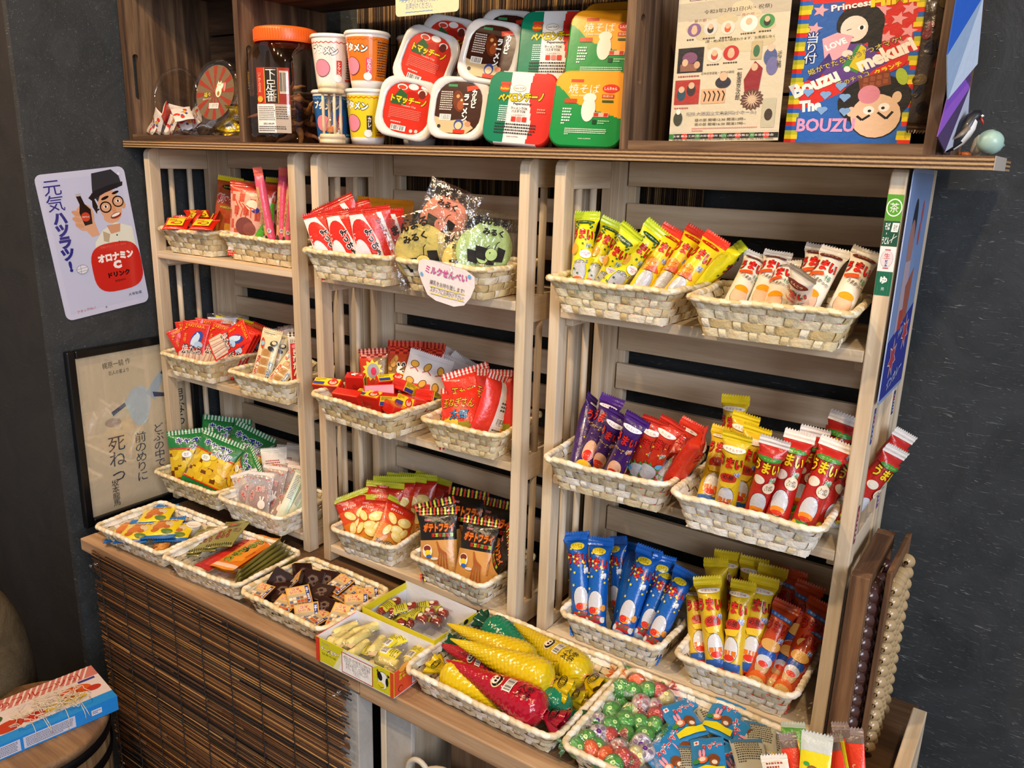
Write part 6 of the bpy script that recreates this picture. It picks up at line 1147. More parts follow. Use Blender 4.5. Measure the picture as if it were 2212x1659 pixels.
# clear tubs in the left crate
def tub(x, y, z, rz, rx, rad, L, label, lid, fill, nn):
    e = empty('clear_tub', (x, y, z), label, 'tub'); e.rotation_euler = (math.radians(90+rx), 0, math.radians(rz))
    # local z runs from the base towards the mouth
    MB().lathe([(0, -L/2), (rad*.86, -L/2), (rad*.92, -L/2+.006), (rad, L/2-.012), (rad*.97, L/2)], 40).build('tub_body', PLAST, e)
    MB().lathe([(rad*1.0, L/2-.010), (rad*1.06, L/2-.008), (rad*1.07, L/2+.003), (rad*.98, L/2+.0042), (rad*.9, L/2+.002), (0, L/2+.002)] if lid else [(rad*.99, L/2-.004), (rad*1.05, L/2-.002), (rad*1.05, L/2+.003), (rad*.95, L/2+.004)], 40).build('tub_lid' if lid else 'tub_rim', PLAST, e)
    if lid:
        mb = MB(); n = 30; r_ = rad*.86; mb.add([(r_*math.cos(2*PI*k/n), r_*math.sin(2*PI*k/n), 0) for k in range(n)], [list(range(n))], '6a5a46')
        dr = []
        for k in range(12): a = 2*PI*k/12; dr.append(('p', [(0, 0), (r_*.98*math.cos(a), r_*.98*math.sin(a)), (r_*.98*math.cos(a+.2), r_*.98*math.sin(a+.2))], '8a2a1e'))
        dr += [('e', .010, .006, .011, .010, 'c03a28'), ('e', .010, .002, .008, .011, 'e8dcc6'), ('e', .011, .013, .0065, .0055, 'ece2ce'), ('p', [(.005, .016), (.008, .022), (.010, .017)], 'ece2ce'), ('p', [(.012, .017), (.015, .022), (.017, .016)], 'ece2ce'), ('e', .019, .012, .0025, .006, 'ece2ce', -.3), ('e', .009, .014, .001, .001, '222'), ('e', .013, .014, .001, .001, '222'), ('e', .010, -.002, .0035, .0045, '9a6a2a'),
               ('t', '福々', -.020, -.004, (.018, .009), 'e8d23a', .1, .06, '24402a', .07), ('t', '黄金のチョコ', -.020, -.012, (.022, .0035), 'd8e0c8', .1), ('b', -.012, -.030, .014, -.020), ('e', .026, .010, .003, .009, 'd8787a')]
        draw(mb, dr, lambda a, b, l: V((a, b, l)), 0); q = mb.build('lid_label', CARD, e); q.location = (0, 0, L/2+.0026)
    return e
tub(-1.040, .100, .0147+.072, 14, -16, .056, .105, 'clear plastic tub lying on its side at the left, small white and red packets inside', 0, 0, 0)
tub(-.885, .085, .0147+.080, 4, -12, .060, .095, 'clear plastic tub tipped on its side with a striped lid label, gold packets behind', 1, 0, 0)
soft('tinyw', 'small_white_red_packet', 'snack', .030, .036, .006, 'd8cfc8', 'c8322a', blobs(['c8322a', 'e8dcd0', '3a4a8a', 'd8a03a'], 9, -.011, .006, .011, .030, .002, .005), None, .001, p=.3)
soft('goldp', 'gold_wrapped_sweet', 'sweet', .036, .046, .014, 'c9a81c', 'b8941a', [('e', .002, .022, .009, .010, 'e6e3e0'), ('d', -.004, .016, .008, .028, 3, '4a4a6a')], 'd8bc3a', .006, mat=FOIL, ro=.0022)
rn = random.Random(9)
for k in range(12):
    p = V((-1.076+.021*(k % 6)+rn.uniform(-.006, .006), .030+.032*(k//6)+rn.uniform(-.008, .008), .044+.012*(k % 3))); d = V((rn.uniform(-.8, .8), rn.uniform(-.5, .3), rn.uniform(.1, .9))).normalized()
    put('tinyw', p+d*.018, p-d*.018, 'small white and red packet, '+['at the far left of its clear tub', 'showing a red corner', 'standing upright in the tub', 'lying flat in the tub', 'with its printed face outward', 'near the mouth of the tub', 'deep in the tub at the left', 'leaning back in the tub', 'covered by two others', 'in the middle of the heap', 'at the right of the heap', 'against the tub wall'][k], 'small packets in the left tub', rn.uniform(-40, 40), (.4, -1, .4), 1.25)
for k in range(9):
    p = V((-.862+.021*(k % 4)+rn.uniform(-.004, .004), .050+.03*(k//5)+rn.uniform(-.006, .006), .040+.026*(k % 4))); d = V((rn.uniform(-.6, .6), rn.uniform(-.5, .3), rn.uniform(.2, .9))).normalized()
    put('goldp', p+d*.022, p-d*.022, 'crinkled gold wrapped sweet, '+['leftmost under the striped lid', 'with its white tag in view', 'against the crate side', 'lowest of the gold heap', 'topmost of the gold heap', 'behind the tipped tub', 'in the back corner', 'in the middle of the gold heap', 'catching the light at the right'][k], 'gold sweets in the tipped tub', rn.uniform(-50, 50), (.3, -1, .3))
# crumpled clear bag under the tubs
mb = MB(); nx, ny = 34, 12; vs = []
for j in range(ny+1):
    for i in range(nx+1):
        x = -1.075+.30*i/nx; y = .006+.10*j/ny; vs.append((x, y+.004*math.sin(i*1.7), .0275+.010*abs(math.sin(i*1.3+j*.9))*math.sin(PI*j/ny)**.5+.003*math.sin(i*3.1+j*2)))
mb.add(vs, [(j*(nx+1)+i, j*(nx+1)+i+1, (j+1)*(nx+1)+i+1, (j+1)*(nx+1)+i) for j in range(ny) for i in range(nx)], 'fff', True)
tag(mb.build('crumpled_clear_bag', CLEAR), 'crumpled clear plastic bag spread under the tubs in the left crate', 'plastic bag')
# flyer and game box
fl = MB(); W_, H_ = .141, .178
o_ = [('r', -W_/2, H_/2-.024, W_/2, H_/2, 'b9b09a'), ('r', -W_/2, -H_/2, W_/2, -H_/2+.008, 'cfc6b0')]
o_ += [('e', rn.uniform(-.055, .055), rn.uniform(.02, .08), .013, .007, c) for c in ['c3b793', 'c9bf9e']*7]
fz = .868
o_ += [('t', '上方演芸祭り', 0, .098, (.110, .014), 'd8c8d0', 0, .05, '6a2436', .05), ('t', '令和3年2月23日(火・祝祭)', .006, .074, (.084, .0066), '2a2420', 0, .015), ('t', '─ 昼の部 ─', -.04, .064, (.03, .004), 'a8605a'), ('t', '─ 夜の部 ─', .02, .066, (.03, .004), 'a8605a')]
for i, (x, z, r, c1, c2) in enumerate([(-.047, .052, .009, '7a5a8a', 'd8b090'), (-.026, .052, .009, 'c8c8c0', '2a2a2a'), (-.004, .051, .009, 'd8d0c0', 'c8542a'), (.022, .054, .011, 'e2ded6', 'e2ded6'), (.044, .055, .009, '3a8a4a', '2a2a2a'), (-.018, .016, .010, 'd8cfc0', 'b8483a'), (.003, .017, .010, 'b82a30', 'd8a888')]):
    o_ += [('e', x, z, r, r, c1), ('e', x, z-.001, r*.45, r*.6, c2), ('e', x, z+.0025, r*.36, r*.42, 'd9b090'), ('d', x-.009, z-.015, x+.009, z-.011, 1, '4a4038')]
o_ += [('t', '(昼・夜)演目も1部変わります、お見逃しなく', .012, .0345, (.086, .0042), '3a322a'), ('r', -.066, -.006, -.032, .028, '1c1a22'), ('e', -.05, .014, .010, .008, '7a4a6a'), ('r', -.062, -.004, -.040, .006, '8a5a4a'), ('e', -.056, .008, .004, .005, 'd8b090'), ('e', -.04, .004, .004, .005, 'c8a080'), ('d', -.064, -.013, -.034, -.009, 1, 'a84a4a'),
       ('r', -.067, -.050, -.034, -.016, 'a8322c'), ('e', -.045, -.030, .006, .009, '3a2a30'), ('e', -.045, -.024, .004, .0045, 'd8b090'), ('e', -.058, -.036, .006, .009, '2a4a5a'), ('e', -.058, -.029, .004, .0045, 'd8b090'), ('d', -.066, -.057, -.036, -.053, 1, 'b85a5a'), ('r', -.031, -.050, .0, -.030, 'd6a882')]+[('l', [(-.027+.006*k, -.047), (-.025+.006*k, -.038), (-.028+.006*k, -.033)], .0016, '1a1410') for k in range(5)]
o_ += [('t', '日本近世芸能・演劇の研究', -.012, -.0085, (.042, .0036), '3a322a'), ('e', -.004, -.022, .010, .008, '2a2a3a'), ('e', -.004, -.014, .005, .006, 'd8b090'), ('t', '一\n魁\n斎\n京\n次\n郎', .016, -.026, (.006, .042), '2a2420'), ('p', [(.022, -.02), (.034, .004), (.044, -.006), (.040, -.05), (.026, -.05)], '8a1f2a'), ('e', .034, -.004, .004, .005, 'd8b090'), ('s', .034, -.047, .015, 16, '5a3a34', .8), ('s', .034, -.047, .013, 16, 'c9b090', .35),
       ('e', .052, .008, .008, .012, '4a5a8a'), ('e', .055, -.004, .007, .012, '6a6a9a'), ('e', .052, .020, .004, .005, 'd8b8a0'), ('r', .028, .006, .041, .030, 'b8a880'), ('e', .0345, .017, .004, .008, '3a6a4a'), ('r', .048, -.085, .064, -.046, 'b9b49c'), ('e', .056, -.068, .005, .008, '3a3028'), ('t', '近\n江\n鴨', .063, .004, (.005, .022), '3a322a'),
       ('t', '場所:大阪国立文楽劇場(小ホール)', -.004, -.064, (.090, .0062), '3a3430', 0, .03, 'ece6da', .03), ('t', '昼の部 開場12:30 開演13時~', -.004, -.0725, (.066, .0042), '2a2420'), ('t', '夜の部 開場16:30 開演17時~', -.004, -.0785, (.066, .0042), '2a2420'), ('e', -.060, -.070, .006, .010, '3a4034'), ('e', -.060, -.060, .003, .004, 'ece4d8'), ('d', -.040, -.089, .044, -.0825, 2, 'c88a80'),
       ('r', -W_/2, -.0985, W_/2, -.0915, '1a1a1a')]+[('r', -.07+.0175*k, -.0985, -.0635+.0175*k, -.0915, c) for k, c in enumerate(['2a7a3a', 'c8322a', '2a7a3a', 'c8322a', '2a7a3a', 'c8322a', '2a7a3a', 'c8322a'])]+[('t', '主催 舞台工房/京次郎事務所 協力 (株)関西舞台 日本芸能協会', 0, -.095, (.13, .0035), 'f0ece4'), ('t', '自由席 当日4000円 前売3500円 お問い合わせ 06-6195-5000', 0, -.1, (.13, .0026), '2a2420')]
m_ = M.Translation((.128, .030, .0268+H_/2)) @ M.Rotation(math.radians(-1.5), 4, 'Y') @ M.Rotation(math.radians(-3), 4, 'X')
mb = sheet(MB(), W_, H_, [], 'cdc4aa', .0008, m_); draw(mb, o_, lambda a, b, l: m_ @ V((a, -.0004-l, b*.868)), 0, .00012, .00006)
tag(mb.build('event_flyer', CARD), 'beige flyer crowded with small portraits, standing in the right crate', 'flyer')
bx = empty('game_box', (.273, .044, .0262), 'tall red and blue game box with a princess and a monk drawn on it', 'box'); bx.rotation_euler = (math.radians(-2), 0, math.radians(1)); BW, BH, BD = .141, .200, .036
strp = ['d8281f', 'e8cf1c', 'b8b81e', '1d62b8']
o_ = [('r', -BW/2, .098, BW/2, BH, 'cf2420'), ('p', [(-BW/2, 0), (BW/2, 0), (BW/2, .118), (-BW/2, .04)], '1c5fb4'), ('p', [(-BW/2, .04), (BW/2, .118), (BW/2, .12), (-BW/2, .115)], 'cf2420')]
o_ += [('p', [(-.062, .20), (-.02, .20), (-.022, .11), (-.062, .085)], '1f5aa8')]
for side in (-1, 1):
    for k in range(34):
        z = .0+k*.0064; w_ = .0135+.002*math.sin(k*1.1); x0 = -BW/2 if side < 0 else BW/2-w_; o_.append(('r', x0, z, x0+w_, z+.0064, strp[k % 4]))
o_ += [('s', x, z, .0095, 5, 'e6a0a8', .45, .2) for x, z in [(.02, .165), (.04, .172), (.052, .155), (.03, .148), (.05, .185), (-.046, .19), (.022, .186), (-.05, .165), (.05, .138), (.006, .15)]]
o_ += [('e', .0, .168, .026, .028, '141214', .2), ('e', -.006, .162, .015, .018, 'ecd9cb', .15), ('e', .002, .163, .0042, .0036, 'f6f6f6'), ('e', .002, .163, .002, .003, '141214'), ('l', [(-.014, .160), (-.009, .162)], .001, '141214'), ('e', -.007, .150, .002, .001, 'c8282a'), ('p', [(.008, .19), (.024, .18), (.026, .13), (.012, .128)], '141214'),
       ('p', [(-.036, .102), (-.02, .14), (.004, .142), (.032, .12), (.04, .095), (.0, .075)], '5a3a8a'), ('p', [(-.014, .11), (.0, .14), (.008, .138), (.004, .1)], '3a8a4a'), ('p', [(-.006, .11), (.004, .14), (.010, .134), (.01, .1)], 'd8c21c'), ('p', [(-.034, .118), (-.040, .150), (-.024, .158), (-.006, .152), (-.012, .128), (-.022, .120)], 'e0a6b4'), ('t', 'LOVE', -.024, .142, (.024, .009), 'f6f2f4', .45, .04), ('e', -.01, .128, .006, .005, 'ecd9cb')]
o_ += [('p', [(-.052, .093), (-.03, .13), (-.026, .12), (-.04, .09)], '3a2a7a'), ('t', '当\nり\n付', -.051, .138, (.014, .044), 'f6f4f0', 0, .06, '14307a', .08), ('t', 'Princess', -.012, .1945, (.045, .009), 'f6f4f0', .12, .03, '9a1a1a', .04), ('t', 'HIME', .033, .1985, (.050, .014), 'ecd41c', .08, .05)]
o_ += [('t', '姫がでたらもう1つオマケ!', -.003, .124, (.106, .0085), 'ecd81c', .42, .04, '2a2a6a', .06), ('t', 'Bouzu・mekuri', -.004, .107, (.142, .020), 'f6f2e6', .47, .035, 'f6f2e6', .02), ('t', '花のチョコ', .0, .092, (.036, .0075), 'ecd81c', .45, .04, '2a2a6a', .05), ('e', .036, .106, .020, .0065, 'd2281f', .45), ('t', 'クランチ', .036, .106, (.030, .007), 'f0d81c', .45, .04)]
o_ += [('e', .026, .062, .040, .034, '141214', .3), ('p', [(.006, .092), (.038, .104), (.042, .084), (.010, .074)], '7a3a20')]+[('r', .012+.007*k, .079+.002*k+.008*j, .017+.007*k, .085+.002*k+.008*j, '9a5030') for k in range(4) for j in (0, 1)]+[('e', .030, .040, .028, .032, '1a1414', .1), ('e', .030, .040, .0268, .0308, 'e2c2a4', .1), ('e', .020, .070, .012, .013, 'd88aa0'), ('e', .050, .066, .005, .008, 'e2c2a4'), ('e', .003, .046, .005, .007, 'e2c2a4'), ('e', .022, .048, .006, .006, 'f4f2ee'), ('e', .038, .052, .006, .006, 'f4f2ee'), ('e', .023, .047, .002, .002, '141214'), ('e', .037, .051, .002, .002, '141214'), ('l', [(.010, .040), (.016, .034), (.024, .041)], .003, '141214'), ('l', [(.032, .045), (.042, .036), (.048, .046)], .003, '141214'), ('e', .052, .094, .006, .012, 'a8c23a', .3)]
o_ += [('t', 'The', -.044, .055, (.026, .017), 'f6f4f0', .1, .06), ('t', 'BOUZU', -.024, .027, (.066, .020), 'd79ac6', 0, .035)]+[x for hx, hz in [(-.028, .072), (-.006, .068), (-.03, .05), (-.004, .048), (-.048, .076), (-.012, .084)] for x in (('e', hx-.0025, hz, .0038, .0035, '7aa6dc'), ('e', hx+.0025, hz, .0038, .0035, '7aa6dc'), ('p', [(hx-.006, hz-.001), (hx+.006, hz-.001), (hx, hz-.0085)], '7aa6dc'))]
mb = MB().box(-BW/2, 0, 0, BW/2, .0008, BH, 'cf2420'); draw(mb, o_, lambda x, z, l: V((x, -l, z*.78)), 0); mb.build('printed_front', CARD, bx)
mb = MB().box(-BW/2, .0009, 0, BW/2, BD, BH, '8a1a1a'); draw(mb, [('r', 0, 0, BD, .09, '1a3a78')]+[('s', .016, z, .008, 5, 'd8a0b8') for z in (.10, .125, .2)]+[('t', '当\nり\n付', .016, .165, (.010, .034), 'd8d4e8', 0, .05)], lambda x, z, l: V((BW/2+l, x, z*.78)), 0); mb.build('box_body', CARD, bx)
soft('shinybag', 'dark_shiny_snack_bag', 'snack', .03, .15, .02, '3a2f24', '2a2420', blobs(['5a4a2a', '1c1a22', '6a2a2a'], 12, -.012, .01, .012, .14, .003, .008), '4a3a2a', .008, ro=.002)
put('shinybag', V((.352, .05, .19)), V((.352, .045, .03)), 'narrow dark shiny bag squeezed between the game box and the crate side', 'bags in the right crate', 0, (.6, -1, 0))
# handwritten card overhead
mb = sheet(MB(), .119, .062, [('t', 'スタッフがお湯を入れます\nお声がけください。', -.012, -.014, (.072, .018), '5a7ab0', -.02, .005), ('l', [(-.052+.004*i, -.0095+(.0006 if i % 2 else 0)) for i in range(20)], .0008, '6a9ad8'), ('l', [(-.040+.004*i, -.0265+(.0006 if i % 2 else 0)) for i in range(14)], .0008, '6a9ad8'), ('l', [(.03, -.006), (.038, .01), (.046, .0), (.052, -.004)], .0022, 'd8b43a'), ('l', [(-.03, .004), (-.01, .006)], .002, 'c8503a')], 'dcd2b0', .0006, M.Translation((-.3165, -.0135, .2285)) @ M.Rotation(-.0, 4, 'Y') @ M.Rotation(.0, 4, 'X'), 0, .006)
tag(mb.build('handwritten_card', PAPER), 'cream handwritten card hanging from the overhead plank above the noodle trays', 'card')
# folded paper strings
def folded(name, pts, tris, cols, label):
    mb = MB()
    for (a, b, c), k in zip(tris, cols):
        P_ = [V(pts[i]) for i in (a, b, c)]; n = (P_[1]-P_[0]).cross(P_[2]-P_[0]).normalized()*.0006
        mb.add([p+n for p in P_]+[p-n for p in P_], [(0, 1, 2), (5, 4, 3), (0, 3, 4, 1), (1, 4, 5, 2), (2, 5, 3, 0)], k)
    return tag(mb.build(name, PAPER), label, 'paper decoration', 'folded paper decorations')
X0 = .3815
folded('folded_paper_star', [(X0, -.05, .25), (X0+.002, .02, .24), (X0+.004, .055, .145), (X0+.016, .005, .17), (X0, -.055, .108), (X0+.004, -.035, .068), (X0+.018, .03, .108)], [(0, 3, 1), (0, 4, 3), (4, 5, 3), (3, 5, 6), (3, 6, 2), (3, 2, 1)], ['1f62c8', '1a56b8', '8aa2c0', 'b8c8dc', 'a8bcd6', 'c2d0e2'], 'blue and white folded paper shape hanging outside the right crate')
folded('folded_paper_star', [(X0, .015, .108), (X0+.006, .085, .122), (X0+.004, .09, .09), (X0+.014, .035, .085), (X0, -.035, .032), (X0+.006, -.012, .018), (X0+.016, .06, .035), (X0+.002, .012, .018), (X0+.002, .05, .018)], [(0, 3, 1), (3, 2, 1), (0, 4, 3), (4, 5, 3), (5, 6, 3), (3, 6, 2), (5, 7, 6), (7, 8, 6)], ['5a3a72', '6a3f9a', '7a4ab0', '40305a', 'b0b8cc', 'c2c8d8', 'a89a8c', 'c8c2b8'], 'purple and white folded paper shape hanging outside the right crate, below the blue one')
# penguin with chick
pg = MB(); sp = [(-.0145, 0, .0035), (-.010, 0, .0075), (-.005, 0, .015), (-.001, 0, .023), (.003, 0, .031), (.0065, 0, .0375), (.0095, 0, .0405), (.0125, 0, .0408), (.0150, 0, .0395)]
pg.tube(sp, [.0015, .004, .0082, .0098, .0095, .0072, .0066, .0062, .003], 16, '1a1c22')
for i, f in enumerate(pg.f):
    c = sum((pg.v[k] for k in f), V())/len(f)
    if c.z < .033 and c.z > .004 and c.x > -.007+(c.z*.30) : pg.c[i] = lin('e9e8e6')
po = tag(pg.build('penguin_figurine', plain('x', 'fff') and printed('figurine_paint', .4, .2, 0, 20)), 'small black and white penguin figurine bending over a chick', 'figurine'); po.location = (.398, .022, TB+.0005); po.rotation_euler.z = .5
FP = bpy.data.materials['figurine_paint']
MB().tube([(.0145, 0, .0395), (.0180, 0, .0350), (.0195, 0, .0315)], [.0018, .0012, .0003], 8, 'c8381f').build('beak', FP, po)
for s in (1, -1): MB().tube([(.001, s*.0085, .028), (-.006, s*.012, .0215), (-.0125, s*.0125, .0165)], [.0028, .0026, .0008], 8, '8a7a68').build('flipper', FP, po); MB().lathe([(0, -.0015), (.0020, 0), (0, .0015)], 10, 'f4f4f6', (.0145, s*.0052, .0405)).build('eye', FP, po)
for s in (1, -1): MB().tube([(0, s*.004, .0012), (.006, s*.005, .0012), (.010, s*.006, .001)], [.0022, .0028, .001], 8, 'c8682a').build('foot', FP, po)
ck = MB().tube([(0, 0, .0), (0, 0, .005), (.0005, 0, .012), (.001, 0, .017), (.001, 0, .0215)], [.0045, .006, .0052, .0045, .001], 14, 'd9cdb4'); cko = tag(ck.build('chick_figurine', FP), 'small cream chick figurine tucked under the penguin', 'figurine'); cko.location = (.4125, .028, TB+.0005)
for s in (1, -1): MB().lathe([(0, -.0006), (.0008, 0), (0, .0006)], 8, '222', (.0045, s*.0022-.002, .0175)).build('eye', FP, cko)
MB().tube([(.0035, -.003, .0160), (.0052, -.0046, .0152)], [.0008, .0002], 6, 'c8862a').build('beak', FP, cko)
hd = MB(); vs = []; nu, nv = 28, 20
for j in range(nv+1):
    for i in range(nu):
        a, t = 2*PI*i/nu, PI*j/nv; x, y, z = math.sin(t)*math.cos(a), math.sin(t)*math.sin(a), math.cos(t)
        r = .0135*(1+.10*z*(1 if x < 0 else .4)); fx = max(0, x)
        r += .0026*math.exp(-((z+.18)**2+y*y)/.015)*fx-.0017*math.exp(-((z-.06)**2/.008+(abs(y)-.34)**2/.02))*fx+.0014*math.exp(-((z+.55)**2+y*y)/.02)*fx-.0006*math.exp(-((z+.42)**2/.003+y*y/.05))*fx
        vs.append((r*x*1.05, r*y*.92, r*z+.0125))
hd.add(vs, [(j*nu+i, (j+1)*nu+i, (j+1)*nu+(i+1) % nu, j*nu+(i+1) % nu) for j in range(nv) for i in range(nu)], '9fc0b4', True)
ho = tag(hd.build('stone_head_figurine', FP), 'small pale green bald head figurine at the far right end of the board', 'figurine'); ho.location = (.426, .012, TB+.0018); ho.rotation_euler.z = .45; ho.scale = (.92,)*3
# ---------------------------------------------------------------- signs, picture, stickers
WM = lambda x, y, z, a=0: M.Translation((x, y, z)) @ M.Rotation(PI/2, 4, 'Z') @ M.Rotation(math.radians(a), 4, 'Y')
W_, H_ = .181, .284
o_ = [('r', -.08, -.13, .08, .13, 'c3c9e6')]
# man in a hat holding a bottle
o_ += [('p', [(.0, .0), (.02, .022), (.05, .034), (.084, .02), (.084, -.03), (-.006, -.03)], 'dfe3d6'), ('p', [(.02, .02), (.034, .012), (.028, -.004), (.018, .0)], 'b8a88c'), ('e', .046, .068, .024, .034, 'd9a684', .15), ('e', .074, .066, .005, .008, 'cf9a78'), ('e', .045, .045, .018, .012, 'd9a684'), ('p', [(.03, .03), (.06, .03), (.056, .014), (.036, .012)], 'cf9a78'),
       ('p', [(.014, .094), (.022, .078), (.032, .096), (.05, .104), (.068, .100), (.078, .112), (.076, .124), (.062, .138), (.02, .134), (.016, .11)], '33343a'), ('p', [(.004, .088), (.010, .082), (.04, .094), (.08, .104), (.082, .112), (.05, .108), (.018, .1)], '222328'), ('e', .038, .084, .009, .0028, '1a1614', .3), ('e', .062, .092, .008, .0026, '1a1614', .25), ('e', .036, .066, .0125, .0115, '15130f'), ('e', .036, .066, .0098, .0088, 'd8aa88'), ('e', .064, .074, .0125, .0115, '15130f'), ('e', .064, .074, .0098, .0088, 'd8aa88'), ('e', .036, .067, .005, .003, 'f4f0ec'), ('e', .064, .075, .005, .003, 'f4f0ec'), ('e', .036, .067, .0022, .0026, '1a1614'), ('e', .064, .075, .0022, .0026, '1a1614'),
       ('l', [(.022, .064), (.014, .062)], .003, '15130f'), ('e', .052, .060, .005, .007, 'cf9672'), ('e', .054, .047, .012, .0055, '8a2a20', .25), ('e', .054, .0485, .010, .0028, 'f2efe8', .25), ('p', [(.012, .098), (.02, .07), (.015, .055), (.009, .07)], '221d1b'), ('e', .048, .008, .0016, .0016, '222'), ('e', .050, -.006, .0016, .0016, '222'),
       ('e', -.012, .052, .020, .026, 'd9a684', -.3), ('p', [(-.022, .04), (.006, .045), (.012, .015), (-.004, .012)], 'd9a684'), ('e', -.026, .062, .010, .0045, 'd09a78', -.5), ('e', -.027, .050, .010, .0045, 'd09a78', -.4), ('e', -.024, .038, .009, .0042, 'd09a78', -.3), ('p', [(-.020, .094), (-.011, .096), (-.006, .078), (.004, .066), (.002, .038), (-.014, .036), (-.020, .062), (-.016, .078)], '1e1512'), ('r', -.020, .094, -.010, .099, 'b8b4b8'), ('e', -.009, .053, .009, .009, 'c8402a'), ('t', 'オロナミンC', -.009, .053, (.014, .0036), 'f2e8e4', -.1, .03),
       ('p', [(.036+.054*math.copysign(abs(math.cos(t))**.62, math.cos(t)), -.055+.050*math.copysign(abs(math.sin(t))**.62, math.sin(t))) for t in [2*PI*i/32 for i in range(32)]], 'c9281f'), ('t', 'オロナミン', .036, -.034, (.078, .017), 'f6f2f0', 0, .07), ('t', 'C', .036, -.051, (.018, .017), 'f6f2f0', 0, .09), ('t', 'ドリンク', .036, -.070, (.048, .0115), '1a100e', 0, .06), ('t', '炭酸飲料', .036, -.084, (.024, .0048), '1a100e', 0, .02), ('t', '各種ビタミン・アミノ酸配合', .036, -.012, (.056, .004), 'd8685a'),
       ('t', '元\n気', -.062, .100, (.034, .058), '2a2c84', 0, .06), ('t', 'ハ\nツ\nラ\nツ\n!', -.060, .010, (.028, .116), '2a2c84', 0, .06), ('t', '大塚製薬', .062, -.118, (.030, .0062), '1a1a1a', 0, .02), ('e', -.038, -.047, .012, .009, '5a5e70'), ('e', -.038, -.047, .0113, .0083, 'dfe2ee'), ('l', [(-.05, -.046), (-.027, -.044)], .0006, '5a5e70'), ('l', [(-.048, -.051), (-.028, -.050)], .0006, '5a5e70'), ('l', [(-.040, -.0388), (-.042, -.055)], .0006, '5a5e70'), ('t', 'アタックNo.1', -.048, -.128, (.038, .006), 'b83a3a', .05, .0), ('e', .076, .128, .0025, .0025, 'eef0f4'), ('e', -.006, -.132, .002, .002, '8a8e9a')]
s_ = sheet(MB(), W_, H_, o_, 'c9cee9', .0012, WM(-1.1130, -.0985, -.1875, -6.2), 0, .013)
tag(s_.build('enamel_sign', GLOSS), 'tilted enamel sign with a man in a black hat holding a bottle', 'sign')
fr = empty('framed_picture', (-1.1125, -.045, -.588), 'black framed cream picture of brush calligraphy on the left wall beside the left rack', 'picture'); FW, FH, fb = .290, .382, .017
for nm_, a in (('frame_side', (-FW/2, -FH/2, -FW/2+fb, FH/2)), ('frame_side', (FW/2-fb, -FH/2, FW/2, FH/2)), ('frame_rail', (-FW/2+fb+.0001, FH/2-fb, FW/2-fb-.0001, FH/2)), ('frame_rail', (-FW/2+fb+.0001, -FH/2, FW/2-fb-.0001, -FH/2+fb))):
    MB().box(0, a[0], a[1], .016, a[2], a[3], bev=.003).build(nm_, BLACK, fr)
o_ = [('t', '梶原一騎 作', -.040, .148, (.062, .0135), '2a2622', .03, .02), ('t', '巨人の星より', -.036, .130, (.044, .009), '2a2622', .02, .01), ('p', [(-.03, .06), (-.012, .085), (.01, .09), (.03, .075), (.03, .04), (.016, .005), (-.004, .0), (-.018, .02)], 'c8d4d8'), ('p', [(.02, .07), (.045, .10), (.072, .125), (.078, .118), (.055, .08), (.04, .05)], 'b4c4ce'), ('p', [(-.062, .045), (-.03, .06), (-.028, .052), (-.058, .036)], '38426a'), ('p', [(.058, .108), (.074, .126), (.080, .120), (.066, .102)], '38426a'), ('p', [(.036, .07), (.07, .06), (.072, .052), (.038, .058)], '38426a'), ('e', -.060, .022, .018, .010, 'b8a08c', -.1),
      ('t', '死\nね\nっ', -.058, -.060, (.038, .100), '343a50', -.03, .045), ('t', '前\nの\nめ\nり\nに', -.004, -.070, (.026, .112), '343a50', -.03, .03), ('t', 'ど\nぶ\nの\n中\nで\nも', .040, -.066, (.026, .122), '343a50', -.02, .03), ('t', 'た\nと\nえ', .070, -.030, (.016, .050), '343a50', 0, .02), ('t', '男\nな\nら', .098, .020, (.026, .085), '26262c', 0, .03), ('t', '坂\n本\n龍\n馬', -.070, -.135, (.016, .060), '26262c', .0, .02)]
sheet(MB(), FW-2*fb, FH-2*fb, o_, 'dfceae', .001, M.Translation((.006, 0, 0)) @ M.Rotation(PI/2, 4, 'Z')).build('artwork', PAPER, fr)
MB().box(.0085, -FW/2+fb, -FH/2+fb, .0095, FW/2-fb, FH/2-fb).build('glass_pane', clearmat('picture_glass', gloss=.06, rough=.03), fr)
# tall tin sign on the outer side of the right rack
o_ = [('r', -.073, -.129, .073, .130, '8aa6d8'), ('p', [(-.073, -.13), (.073, -.13), (.073, -.028), (-.073, -.060)], '1c2ea2'), ('e', -.018, .070, .016, .032, '1a1c2c'), ('e', -.022, .048, .018, .030, 'b9847a'), ('p', [(-.04, .03), (-.004, .03), (.006, -.045), (-.042, -.055)], 'c9b4c0'), ('p', [(-.014, .0), (.03, .02), (.024, -.04), (-.006, -.046)], 'b0604a'), ('r', -.028, -.052, -.004, -.028, 'c84228'), ('e', .030, .085, .006, .014, 'c85a5a'), ('e', .026, .060, .006, .014, 'c85a5a'),
      ('s', -.030, -.085, .026, 7, 'f0e8ea', .5), ('s', -.030, -.085, .022, 7, 'c83a4a', .5), ('s', .036, -.062, .024, 7, 'f0e8ea', .5), ('s', .036, -.062, .020, 7, 'c83a4a', .5), ('t', '大塚の', .0, -.056, (.03, .010), 'e8ecf8', .2, .03), ('t', 'ボンカレー', .004, -.112, (.092, .013), 'c8d4f4', .15, .04)]
tag(sheet(MB(), .150, .270, o_, 'a9bbe4', .0012, WM(.3590, .0745, -.1345, .6), 0, .008).build('tin_sign', GLOSS), 'tall pale blue and dark blue tin sign on the outer side of the right rack', 'sign')
ST = 'square stickers down the front post of the right rack'
